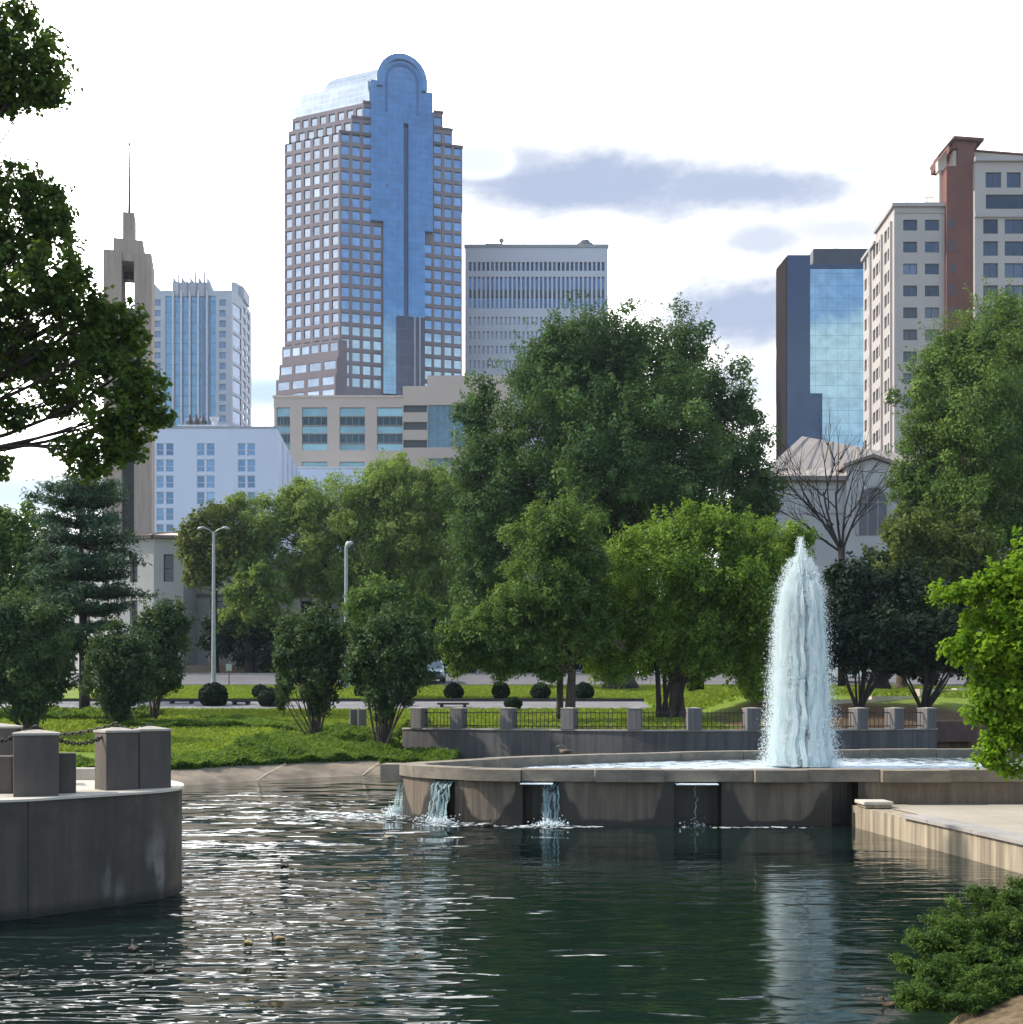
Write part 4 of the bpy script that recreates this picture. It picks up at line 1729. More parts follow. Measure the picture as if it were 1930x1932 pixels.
# ---- grey slab tower with narrow windows
def build_slab_tower():
    Y = 335.0
    root, f, poly = box_tower('slab_tower', 'wide flat roofed grey concrete tower with rows of narrow windows', 'skyscraper', 877, 1147, Y, 40, 466, None)
    M = surf('fin_concrete', (.50, .515, .57), (.45, .465, .52), .06, .8)
    zt = PZ(466, Y)
    mb = MB()
    walls(mb, poly, BASE, zt, skip=(0,))
    panes, pm, pf = [], [], []
    n = 31
    x0, x1 = f.s(883), f.s(1142)
    cw = (x1 - x0) / n

    def row(pa, pb, w):
        return [(x0 + q * cw + cw * (1 - w) / 2, x0 + q * cw + cw * (1 + w) / 2, PZ(pb, Y), PZ(pa, Y)) for q in range(n)]
    h1 = row(494, 511, .62)
    h2 = row(522, 582, .58)
    h3 = []
    for k in range(6):
        h3 += row(598 + k * 27.3, 613 + k * 27.3, .42)
    ps = facade(mb, f, 0, f.L, BASE, zt, h1 + h2 + h3, .7)
    mb.build('wall', M, root)
    G1 = glass('slab_window', (.13, .21, .34), .1, .01, .3, metallic=.6, vary=0.5)
    G2 = glass('slab_window_faint', (.36, .40, .47), .2, .01, .3, metallic=.3, vary=0.5)
    windows(root, ps[:n], G_dark, limit=n)
    windows(root, ps[n:2 * n], G1, limit=n)
    windows(root, ps[2 * n:], G2, limit=38)
    # dark floor band inside the tall windows
    md = MB()
    for (a, b, c, d) in h2:
        z = PZ(556, Y)
        P = [f.pt(a, 0, -.30), f.pt(b, 0, -.30), f.pt(b, 0, -.69), f.pt(a, 0, -.69)]
        md.prism([(p[0], p[1]) for p in P], z - .6, z + 1.6)
    md.build('spandrel_band', surf('dark_band', (.05, .065, .09), rough=.4), root)
    mr = MB()
    mr.prism([f.pt(-.3, 0, .3)[:2], f.pt(f.L + .3, 0, .3)[:2], f.pt(f.L + .3, 0, -1)[:2], f.pt(-.3, 0, -1)[:2]], zt - .2, zt + .8)
    mr.build('parapet', surf('parapet_grey', (.30, .31, .34), rough=.8), root)
    # roof plant
    xA, xB = PX(1092, Y), PX(1118, Y)
    mr = MB()
    mr.tube([((xA + xB) / 2, Y + 3.6, zt), ((xA + xB) / 2, Y + 3.6, zt + 2.2), ((xA + xB) / 2, Y + 3.6, zt + 2.4), ((xA + xB) / 2, Y + 3.6, zt + 3.2)],
            [2.6, 2.6, 1.9, 1.6], 12)
    mr.build('cooling_unit', surf('plant_grey', (.14, .15, .17), rough=.7), root)
    mr = MB()
    xa = PX(916, Y)
    mr.box(xa, PX(945, Y), Y + 1.2, Y + 4, zt, zt + 1.6)
    mr.tube([(xa + .3, Y + 2, zt + 1.5), (xa + .3, Y + 2, zt + 3.2)], .09, 5)
    xd = PX(946, Y)
    mr.tube([(xd, Y + 2, zt), (xd, Y + 2, zt + 2.4)], .30, 5)
    mr.ellipsoid((xd, Y + 1.8, zt + 2.7), (.85, .4, .85), 10, 6)
    mr.build('roof_aerials', surf('plant_pale', (.35, .36, .38), rough=.6), root)


build_slab_tower()


# ---- glass crown tower at the left
def build_crown_tower():
    Y = 420.0
    root = thing('crown_tower', 'pale grey tower with vertical blue glass strips and saw tooth crown with four spires', 'skyscraper', (PX(380, Y), Y + 15, BASE))
    M = surf('pale_granite', (.42, .45, .50), (.38, .41, .46), .05, .8)
    zt = PZ(548, Y)
    f = Face((PX(283, Y), Y), (PX(437, Y), Y))
    f2 = Face((PX(437, Y), Y), (PX(456, Y + 8), Y + 8))
    f3 = Face((PX(456, Y + 8), Y + 8), (PX(474, Y + 24), Y + 24))
    poly = [f.pt(0, 0)[:2], f.pt(f.L, 0)[:2], f2.pt(f2.L, 0)[:2], f3.pt(f3.L, 0)[:2], (PX(470, Y + 40), Y + 44), (PX(283, Y), Y + 44)]
    mb = MB()
    walls(mb, poly, BASE, zt, skip=(0, 1, 2))
    strips = [(312, 325), (329, 341), (344, 357), (360, 373), (376, 389), (393, 407)]
    hs = [(f.s(a), f.s(b), PZ(805, Y), PZ(558, Y)) for a, b in strips]
    hw = []
    for k in range(13):
        for (a, b) in ((291, 303), (414, 426)):
            hw.append((f.s(a), f.s(b), PZ(577 + k * 19.9, Y), PZ(565 + k * 19.9, Y)))
    ps = facade(mb, f, 0, f.L, BASE, zt, hs + hw, .5)
    h2 = [(f2.L * .12, f2.L * .95, PZ(592 + k * 29, Y), PZ(569 + k * 29, Y)) for k in range(9)]
    h3 = []
    for k in range(13):
        for q in range(2):
            h3.append((f3.L * (.12 + q * .42), f3.L * (.40 + q * .42), PZ(577 + k * 19.9, Y + 15), PZ(565 + k * 19.9, Y + 15)))
    p2 = facade(mb, f2, 0, f2.L, BASE, zt, h2, .3)
    p3 = facade(mb, f3, 0, f3.L, BASE, zt, h3, .3)
    # corner turrets and raised centre
    def pyl(a, b, pt_l, pt_r, d=4, y=None):
        y = y or Y
        x0, x1 = PX(a, y), PX(b, y)
        mb.prism([(x0, y + .05), (x1, y + .05), (x1, y + d), (x0, y + d)], zt - .01, [PZ(pt_l, y), PZ(pt_r, y), PZ(pt_r, y), PZ(pt_l, y)])
    pyl(283, 292, 531, 535)
    pyl(292, 302, 536, 546)
    pyl(436, 446, 531, 533, 8, Y + 4)
    pyl(446, 460, 533, 541, 10, Y + 8)
    # central crown with three openings
    fc = Face((PX(325, Y + .4), Y + .4), (PX(395, Y + .4), Y + .4))
    holes = [(fc.s(a), fc.s(b), PZ(549, Y), PZ(537, Y)) for a, b in ((347, 356), (363, 372), (379, 387))]
    pc = facade(mb, fc, 0, fc.L, zt - .01, PZ(532, Y), holes, 1.0)
    teeth = [(326, 334), (342, 350), (358, 366), (374, 382), (390, 400)]
    for k, (a, b) in enumerate(teeth):
        pyl(a, b, 521, 532 if k < 4 else 546, 6, Y + .45)
    for (a, b) in ((334, 342), (350, 358), (366, 374), (382, 390)):
        pyl(a, b, 532, 532, 6, Y + .45)
    mb.build('wall', M, root)
    G = glass('strip_glass', (.20, .35, .46), .1, .02, .15, metallic=.55, grid=(50, 4.0, .10))
    windows(root, ps[:6], G, name='glass_strip')
    windows(root, ps[6:], glass('crown_window', (.18, .25, .34), .1, metallic=.5), limit=26)
    windows(root, p2, glass('corner_glass', (.18, .25, .38), .1, metallic=.6), limit=9)
    windows(root, p3, glass('crown_window', (.2, .3, .4)), limit=26)
    windows(root, pc, surf('black_opening', (.012, .014, .018)), name='opening')
    # pale mullion fins and spires
    Mf = surf('white_fin', (.58, .60, .64), rough=.6)
    for px in (327, 342.5, 358.5, 374.5, 391):
        m2 = MB()
        x = PX(px, Y)
        m2.box(x - .30, x + .30, Y - .7, Y - .004, PZ(806, Y), PZ(549, Y))
        m2.build('fin', Mf, root)
    for px in (335, 351.5, 368, 384.5):
        m2 = MB()
        x = PX(px, Y - 1)
        m2.tube([(x, Y - .2, PZ(560, Y)), (x, Y - .2, PZ(520, Y)), (x, Y - .2, PZ(498, Y))], [.42, .36, .16], 6)
        m2.build('spire', surf('spire_grey', (.30, .31, .34), rough=.6), root)


build_crown_tower()


# ---- beige office block in front of the arched tower
def build_beige_block():
    Y = 240.0
    root = thing('office_block', 'low beige office block with banded teal windows below the arched tower', 'office building', (PX(730, Y), Y + 10, BASE))
    M = surf('beige_precast', (.50, .41, .345), (.44, .365, .31), .06, .85)
    f = Face((PX(516.5, Y), Y), (PX(970, Y), Y))

    def Z(p):
        return PZ(p, Y)
    mb = MB()
    bays = [(522, 547), (569.5, 617.5), (640.5, 688.5), (711, 759.5)]
    holes = []
    rows = [(768.5, 785, 't'), (785.5, 802, 'd'), (802.5, 817.5, 't'), (818, 835.5, 'd'), (836, 849.5, 't'), (871, 880, 't'), (880.5, 897, 'd'), (897.5, 910, 't')]
    kinds = []
    for a, b in bays:
        for (p, q, k) in rows:
            holes.append((f.s(a), f.s(b), Z(q), Z(p)))
            kinds.append(k)
    ps = facade(mb, f, 0, f.s(759.8), BASE, Z(750.5), holes, .5)
    # right part, stepped top and strips
    holes2 = [(f.s(761), f.s(805.5), Z(778), Z(764.5)), (f.s(761), f.s(805.5), Z(811), Z(796)), (f.s(761), f.s(805.5), Z(844.5), Z(830)),
              (f.s(796), f.s(850), Z(882), Z(865))]
    k2 = ['s', 's', 's', 'd']
    p2 = facade(mb, f, f.s(759.8), f.s(806), BASE, Z(728.5), holes2[:3], .6)
    p2 += facade(mb, f, f.s(806), f.L, BASE, Z(708.5), [(f.s(807), f.s(856), Z(844), Z(764)), (f.s(857.5), f.s(905), Z(844), Z(764)), (f.s(808), f.s(850), Z(882), Z(865))], .5)
    D = 26
    mb.quad((f.P[0], Y, BASE), (f.P[0], Y, Z(750.5)), (f.P[0], Y + D, Z(750.5)), (f.P[0], Y + D, BASE))
    for (a, b, p) in ((516.5, 759.8, 750.5), (759.8, 806, 728.5), (806, 970, 708.5)):
        x0, x1 = PX(a, Y), PX(b, Y)
        mb.quad((x0, Y, Z(p)), (x1, Y, Z(p)), (x1, Y + D, Z(p)), (x0, Y + D, Z(p)))
        mb.quad((x0, Y, Z(760)), (x0, Y, Z(p)), (x0, Y + D, Z(p)), (x0, Y + D, Z(760)))
    mb.build('wall', M, root)
    Gt, Gd = G_teal, glass('office_dark', (.055, .085, .10), .12, metallic=.5, vary=0.7)
    fr_m = surf('teal_mullion', (.22, .32, .32), rough=.5)
    windows(root, [p for p, k in zip(ps, kinds) if k == 't'], Gt, name='spandrel_panel')
    windows(root, [p for p, k in zip(ps, kinds) if k == 'd'], Gd, frame=(.10, fr_m, [('v', .25), ('v', .5), ('v', .75)]))
    windows(root, p2[:3], surf('shadow_strip', (.06, .075, .08), rough=.5), name='balcony_opening')
    windows(root, p2[3:], glass('curtain_wall', (.13, .20, .25), .1, metallic=.5), name='curtain_wall',
            frame=(.16, fr_m, [('v', .25), ('v', .5), ('v', .75), ('h', .2), ('h', .4), ('h', .6), ('h', .8)]))
    mb = MB()
    mb.prism([f.pt(-.2, 0, .2)[:2], f.pt(f.s(759.4), 0, .2)[:2], f.pt(f.s(759.4), 0, -.4)[:2], f.pt(-.2, 0, -.4)[:2]], Z(750.5) + .003, Z(750.5) + .5)
    mb.build('parapet', surf('beige_trim', (.54, .45, .38), rough=.8), root)


build_beige_block()


# ---- white hotel block
def build_hotel():
    Y = 190.0
    root = thing('white_block', 'plain white building with paired window columns and roof plant', 'building', (PX(420, Y), Y + 10, BASE))
    M = surf('white_render', (.60, .655, .78), (.56, .61, .73), .08, .85)
    f = Face((PX(287, Y), Y), (PX(523, Y), Y))
    Yb = 226.0
    g = Face((PX(523, Y), Y), (PX(566, Yb), Yb))
    zt = PZ(808, Y)
    cols = [(295, 309), (313, 327.5), (371.5, 386), (389.5, 405), (448.5, 463), (466.5, 481.5)]
    holes = []
    for k in range(7):
        for a, b in cols:
            holes.append((f.s(a), f.s(b), PZ(859.5 + k * 30.6, Y), PZ(836 + k * 30.6, Y)))
    mb = MB()
    ps = facade(mb, f, 0, f.L, BASE, zt, holes, .22)
    poly = [f.pt(0, 0)[:2], f.pt(f.L, 0)[:2], g.pt(g.L, 0)[:2], (f.P[0], Yb)]
    walls(mb, poly, BASE, zt, skip=(0,))
    for k in range(1, 5):
        s = g.L * k / 5
        P = [g.pt(s - .4, 0, .3), g.pt(s + .4, 0, .3), g.pt(s + .4, 0, -.1), g.pt(s - .4, 0, -.1)]
        mb.prism([(p[0], p[1]) for p in P], BASE, zt - .6)
    mb.build('wall', M, root)
    Gw = glass('hotel_window', (.20, .31, .46), .12, .01, .5, metallic=.5, vary=0.8)
    windows(root, ps, Gw, frame=(.10, surf('white_frame', (.62, .66, .72), rough=.6), [('h', .45)]))
    m2 = MB()
    P = [f.pt(-.15, 0, .15), f.pt(f.L + .1, 0, .15), f.pt(f.L + .1, 0, -.5), f.pt(-.15, 0, -.5)]
    m2.prism([(p[0], p[1]) for p in P], zt + .003, zt + .35)
    m2.build('parapet', surf('grey_parapet', (.36, .38, .43), rough=.8), root)
    # roof plant
    m3 = MB()
    m3.box(PX(335, Y + 1.5), PX(430, Y + 1.5), Y + 1.5, Y + 9, zt, zt + 1.0)
    m3.build('plant_plinth', surf('plant_white', (.6, .62, .66), rough=.7), root)
    for px in (358, 370, 383):
        m3 = MB()
        x = PX(px, Y + 3)
        m3.tube([(x, Y + 3, zt + 1.1), (x, Y + 3, zt + 1.9), (x, Y + 3, zt + 2.6), (x, Y + 3, zt + 3.1)], [.75, .75, .25, .2], 8)
        m3.build('vent', surf('vent_dark', (.06, .065, .08), rough=.6), root)
    m3 = MB()
    x = PX(405, Y + 3)
    m3.tube([(x, Y + 3, zt + 1.1), (x, Y + 3, zt + 1.8), (x, Y + 3, zt + 2.6)], [.5, .5, .9], 8)
    m3.build('roof_tank', surf('plant_white', (.6, .62, .66)), root)
    # lower wing
    r2 = thing('white_wing', 'low white wing with a blank wall right of the white building', 'building', (PX(620, 236), 240, BASE))
    m4 = MB()
    x0, x1 = PX(563, 233), PX(700, 233)
    m4.box(x0, x1, 233, 238.5, BASE, PZ(884, 233))
    m4.build('wall', M, r2)
    m4 = MB()
    m4.box(x0 - .2, x1, 232.8, 238.4, PZ(884, 233) + .003, PZ(881, 233))
    m4.build('parapet', surf('white_trim', (.66, .69, .75)), r2)


build_hotel()


# ---- church like bell tower
def build_bell_tower():
    Y = 120.0
    root = thing('bell_tower', 'tall tan concrete bell tower with open belfry and needle spire', 'tower', (PX(240, Y), Y + 3, BASE))
    M = surf('tan_concrete', (.42, .335, .285), (.35, .285, .245), .25, .85, streak=.25, stretch=(2, 2, .5))

    def Z(p):
        return PZ(p, Y)
    D = 5.4
    x = [PX(p, Y) for p in (193, 232, 249, 284)]
    # two piers, lintel, and recessed back wall below the belfry opening
    m1 = MB()
    m1.box(PX(196, Y), PX(229, Y), Y, Y + D, BASE, Z(473))
    m1.build('pier', M, root, bevel=.05)
    m1 = MB()
    m1.box(PX(251, Y), PX(283, Y), Y, Y + D, BASE, Z(473))
    m1.build('pier', M, root, bevel=.05)
    m1 = MB()
    m1.box(PX(229, Y) - .02, PX(251, Y) + .02, Y + .25, Y + D - .25, Z(490), Z(474))
    m1.build('lintel', M, root)
    m1 = MB()
    m1.box(PX(229, Y) - .02, PX(251, Y) + .02, Y + 1.2, Y + D - .3, BASE, Z(573))
    m1.build('recessed_panel', surf('dark_panel', (.07, .07, .085), (.05, .05, .06), .6, .6), root)  # plain dark panel set back between the piers
    m1 = MB()
    m1.box(PX(212.5, Y), PX(266.5, Y), Y + .7, Y + D - .7, Z(474), Z(445))
    m1.build('upper_stage', M, root, bevel=.04)
    m1 = MB()
    m1.box(PX(228.5, Y), PX(250, Y), Y + 1.5, Y + D - 1.5, Z(473), Z(388))
    m1.build('pinnacle', M, root, bevel=.04)
    m1 = MB()
    xs = PX(239, Y)
    m1.tube([(xs, Y + 2.7, Z(389)), (xs, Y + 2.7, Z(384)), (xs, Y + 2.7, Z(320)), (xs, Y + 2.7, Z(249))], [.26, .17, .12, .07], 6)
    m1.ellipsoid((xs, Y + 2.7, Z(248)), (.16, .16, .16), 8, 6)
    m1.build('needle', surf('needle_metal', (.10, .10, .105), rough=.6), root)
    mbell = MB()
    c = (PX(240, Y), Y + 2.7)
    mbell.tube([(c[0], c[1], Z(490)), (c[0], c[1], Z(493)), (c[0], c[1], Z(496)), (c[0], c[1], Z(503)), (c[0], c[1], Z(509))], [.08, .08, .35, .48, .70], 14)
    mbell.build('bell', surf('bronze', (.10, .075, .045), rough=.4, metallic=.7), root, smooth=True)
    mh = MB()
    mh.box(PX(229, Y), PX(251, Y), c[1] + .9, c[1] + 1.2, Z(508), Z(490))
    mh.build('bell_frame', surf('dark_frame', (.05, .055, .07)), root)
    root.rotation_euler = (0, 0, R(14.5))
    root.location.x -= 0.72


build_bell_tower()


# ---- dark glass tower at the right
def build_glass_tower():
    Y = 300.0
    root = thing('glass_tower', 'dark blue tower with a big mirror glass front at the right', 'skyscraper', (PX(1560, Y), Y + 14, BASE))

    def Z(p):
        return PZ(p, Y)
    Mn = glass('navy_glass', (.042, .066, .12), .12, .01, .2, metallic=.75)
    Mb = surf('brown_panel', (.030, .020, .018), (.024, .016, .015), .08, .9, spec=0.0)
    a = PX(1465, Y + 9), Y + 9
    b = PX(1485, Y), Y
    c = PX(1528.5, Y), Y
    m1 = MB()
    m1.prism([a, b, c, (c[0] + 4, Y + 24), (a[0] * (Y + 24) / (Y + 9) + .4, Y + 24)], BASE, [PZ(492, Y + 9), Z(481), Z(481), Z(481), PZ(492, Y + 9)])
    m1.build('service_core', Mn, root)
    m1 = MB()
    f = Face(a, b)
    P = [f.pt(0, 0, .15), f.pt(f.L - .3, 0, .15), f.pt(f.L - .3, 0, .003), f.pt(0, 0, .003)]
    m1.prism([(p[0], p[1]) for p in P], BASE, PZ(497, Y + 5))
    m1.build('side_cladding', Mb, root)
    m1 = MB()
    m1.box(c[0] + .003, PX(1551.5, Y), Y - .003, Y + 20, BASE, Z(742))
    m1.build('lower_core', Mn, root)
    m1 = MB()
    m1.box(c[0] + .01, PX(1660, Y), Y + .35, Y + 26, BASE, Z(506))
    m1.build('glass_front', glass('mirror_front', (.36, .50, .58), .035, .05, .05, grid=(3.0, 3.4, .035)), root)
    m1 = MB()
    m1.box(c[0] + .01, PX(1660, Y), Y + .1, Y + 26, Z(506) + .003, Z(499))
    m1.build('parapet', Mn, root)
    m1 = MB()
    m1.box(PX(1534, Y + 3), PX(1650, Y + 3), Y + 3, Y + 20, Z(499) + .003, PZ(468, Y + 3))
    m1.build('roof_plant', surf('plant_navy', (.05, .055, .075), (.04, .045, .06), .2, .6), root, bevel=.3)


build_glass_tower()


# ---- beige residential tower with brick stair shaft
def build_residence():
    Y = 165.0
    root = thing('apartment_tower', 'cream apartment tower with a red brick shaft and grey square windows', 'apartment building', (PX(1800, Y), Y + 10, BASE))
    M = surf('cream_render', (.43, .395, .375), (.385, .355, .34), .1, .85)
    Mbr = surf('red_brick', (.175, .076, .060), (.14, .062, .05), .3, .85)
    Mtr = surf('grey_trim', (.40, .375, .37), (.35, .33, .33), .3, .8)

    def Z(p, y=Y):
        return PZ(p, y)
    f = Face((PX(1687, Y), Y), (PX(1785.5, Y), Y))
    Yb = 181.0
    g = Face((PX(1629, Yb), Yb), (PX(1687, Y), Y))
    zt = Z(391)
    mb = MB()
    holes = []
    for k in range(12):
        d = 41.4 * k
        for a, b in ((1704, 1730.5), (1745, 1772)):
            holes.append((f.s(a), f.s(b), Z(435 + d), Z(414.5 + d)))
    ps = facade(mb, f, 0, f.L, BASE, zt, holes, .25)
    hg = []
    for k in range(12):
        zb = Z(435 + 41.4 * k)
        for s0 in (.04, .17, .33, .43, .53, .70, .80):
            hg.append((g.L * s0, g.L * (s0 + .075), zb - .1, zb + 1.75))
    pg = facade(mb, g, 0, g.L, BASE, zt - 1.6, hg, .25)
    pl = g.P
    mb.quad((pl[0], pl[1], BASE), (pl[0], pl[1], zt - 1.6), (pl[0] + 22, pl[1], zt - 1.6), (pl[0] + 22, pl[1], BASE))
    mb.quad(g.pt(0, zt - 1.6), g.pt(g.L, zt - 1.6), f.pt(f.L, zt - 1.6), (f.P[0] + f.L, Yb, zt - 1.6))
    # upper block set back from the far end of the side
    s0 = g.L * .42
    mb.quad(g.pt(s0, zt - 1.6), g.pt(g.L, zt - 1.6), g.pt(g.L, zt), g.pt(s0, zt))
    mb.quad(g.pt(s0, zt), g.pt(g.L, zt), f.pt(f.L, zt), (f.P[0] + f.L, g.pt(s0, 0)[1], zt))
    # pilasters on the sunlit side
    for s in (.27, .64, .93):
        P = [g.pt(g.L * s - .22, 0, .35), g.pt(g.L * s + .22, 0, .35), g.pt(g.L * s + .22, 0, -.02), g.pt(g.L * s - .22, 0, -.02)]
        mb.prism([(p[0], p[1]) for p in P], BASE, zt - 1.7)
    # right wing
    h = Face((PX(1839, Y - 1.5), Y - 1.5), (PX(2010, Y - 1.5), Y - 1.5))
    hol = []
    Yh = Y - 1.5
    for (pa, pb) in ((325, 354), (367, 394)):
        if pa < 360:
            for a, b in ((1859.5, 1889), (1899.5, 1926), (1940, 1966)):
                hol.append((h.s(a), h.s(b), PZ(pb, Yh), PZ(pa, Yh)))
        else:
            hol.append((h.s(1860), h.s(1990), PZ(pb, Yh), PZ(pa, Yh)))
    for k in range(12):
        d = 41.5 * k
        for a, b in ((1855, 1883), (1895.5, 1932), (1945, 1980)):
            hol.append((h.s(a), h.s(b), PZ(441 + d, Yh), PZ(413.5 + d, Yh)))
    ph = facade(mb, h, 0, h.L, BASE, PZ(306, Yh), hol, .25)
    mb.quad(h.pt(0, BASE), h.pt(0, PZ(306, Yh)), (h.P[0], Y + 14, PZ(306, Yh)), (h.P[0], Y + 14, BASE))
    mb.quad(h.pt(0, PZ(306, Yh)), h.pt(h.L, PZ(306, Yh)), (h.P[0] + h.L, Y + 14, PZ(306, Yh)), (h.P[0], Y + 14, PZ(306, Yh)))
    mb.build('wall', M, root)
    fm = (.07, surf('dark_frame_grey', (.12, .12, .13), rough=.6), [('v', .5)])
    windows(root, ps, G_res, limit=24, frame=fm)
    windows(root, ph, G_res, limit=40, frame=fm)
    windows(root, pg, surf('brown_glass', (.09, .075, .065), (.12, .10, .085), 1, .3), limit=30)  # side windows in a plain dark brown
    # cornices
    def band(fc, s0, s1, z0, z1, o):
        m = MB()
        P = [fc.pt(s0, 0, o), fc.pt(s1, 0, o), fc.pt(s1, 0, -.3), fc.pt(s0, 0, -.3)]
        m.prism([(p[0], p[1]) for p in P], z0, z1)
        m.build('cornice', Mtr, root)
    band(f, -.4, f.L + .05, zt + .003, zt + .55, .4)
    band(f, .02, f.L - .02, zt - .9, zt - .5, .12)
    band(g, s0, g.L - .01, zt + .006, zt + .56, .35)
    band(g, -.3, s0 - .01, zt - 1.597, zt - 1.1, .35)
    band(h, -.1, h.L, PZ(306, Yh) + .003, PZ(297, Yh), .5)
    band(h, -.05, h.L, PZ(412, Yh) + .1, PZ(401, Yh), .3)
    # sloped parapet above the right wing
    m = MB()
    x0, x1 = h.P[0] - .2, h.P[0] + h.L
    m.prism([(x0, Y + .5), (x1, Y + .5), (x1, Y + 12), (x0, Y + 12)], PZ(297, Yh) + .003, [PZ(282, Y), PZ(296, Y), PZ(296, Y), PZ(282, Y)])
    m.build('attic', surf('pale_attic', (.52, .45, .41), (.47, .41, .37), .2), root)
    m = MB()
    m.prism([(x0 - .2, Y + .2), (x1, Y + .2), (x1, Y + 12), (x0 - .2, Y + 12)], [PZ(282, Y) + .01, PZ(296, Y) + .01, PZ(296, Y) + .01, PZ(282, Y) + .01],
            [PZ(279.5, Y), PZ(293, Y), PZ(293, Y), PZ(279.5, Y)])
    m.build('attic_roof', Mbr, root)
    # brick shaft
    m = MB()
    xs0, xs1 = PX(1786, Y - .8), PX(1838.3, Y - .8)
    m.box(xs0, xs1, Y - .8, Y + 7.9, BASE, Z(318))
    xu0 = PX(1807, Y - .8)
    m.box(xu0, xs1, Y - .8, Y + 7.9, Z(318) - .001, Z(282))
    m.build('brick_shaft', Mbr, root)
    m = MB()
    m.box(PX(1772, Y + 1), xs0 - .01, Y + 1, Y + 7, zt, Z(318))
    m.prism([(PX(1770, Y + .5), Y + .5), (PX(1785.8, Y + .5), Y + .5), (PX(1785.8, Y + .5), Y + 1.5), (PX(1770, Y + .5), Y + 1.5)], Z(318) + .003, [Z(299), Z(280), Z(280), Z(299)])
    m.build('roof_cabin', surf('cream_bright', (.60, .53, .46), (.55, .48, .42), .3), root)
    m = MB()
    m.box(PX(1797, Y), PX(1804, Y), Y - .3, Y + 1, Z(318) + .003, Z(286))
    m.build('roof_post', surf('cream_bright', (.60, .53, .46)), root)
    # sloping brick roof slab of the shaft
    m = MB()
    xa, xm, xb = PX(1763, Y), PX(1793, Y), PX(1849, Y)
    za, zm, zb = Z(303), Z(267), Z(271)
    for (p, q, zp, zq) in ((xa, xm, za, zm), (xm, xb, zm, zb)):
        yb = Y + (.6 if p == xa else 8.2)
        m.prism([(p, Y - 1.4), (q, Y - 1.4), (q, yb), (p, yb)], [zp - .25, zq - .25, zq - .25, zp - .25], [zp + .15, zq + .15, zq + .15, zp + .15])
    m.prism([(xm, Y - .75), (xs1 + .3, Y - .75), (xs1 + .3, Y + 7.8), (xm, Y + 7.8)], Z(284), [zm - .26, zb - .26, zb - .26, zm - .26])
    m.build('shaft_roof', Mbr, root)
    hs = []
    fb = Face((xs0, Y - .8), (xs1, Y - .8))
    for k in range(6):
        m = MB()
        zz = Z(437 + 41.4 * k)
        P = [fb.pt(.3, 0, .05), fb.pt(1.35, 0, .05), fb.pt(1.35, 0, .004), fb.pt(.3, 0, .004)]
        m.prism([(p[0], p[1]) for p in P], zz, zz + 1.6)
        m.build('shaft_window', surf('dim_brick_window', (.10, .07, .085), rough=.35), root)
    # roof terrace rail
    m = MB()
    y = Y + 3
    m.tube([(PX(1706, y), y, PZ(372, y)), (PX(1771, y), y, PZ(372, y))], .06, 5)
    for px in (1712, 1730, 1750):
        m.tube([(PX(px, y), y, zt), (PX(px, y), y, PZ(372, y))], .04, 5)
    m.build('roof_pergola', surf('pale_metal', (.5, .5, .52), rough=.5), root)


build_residence()


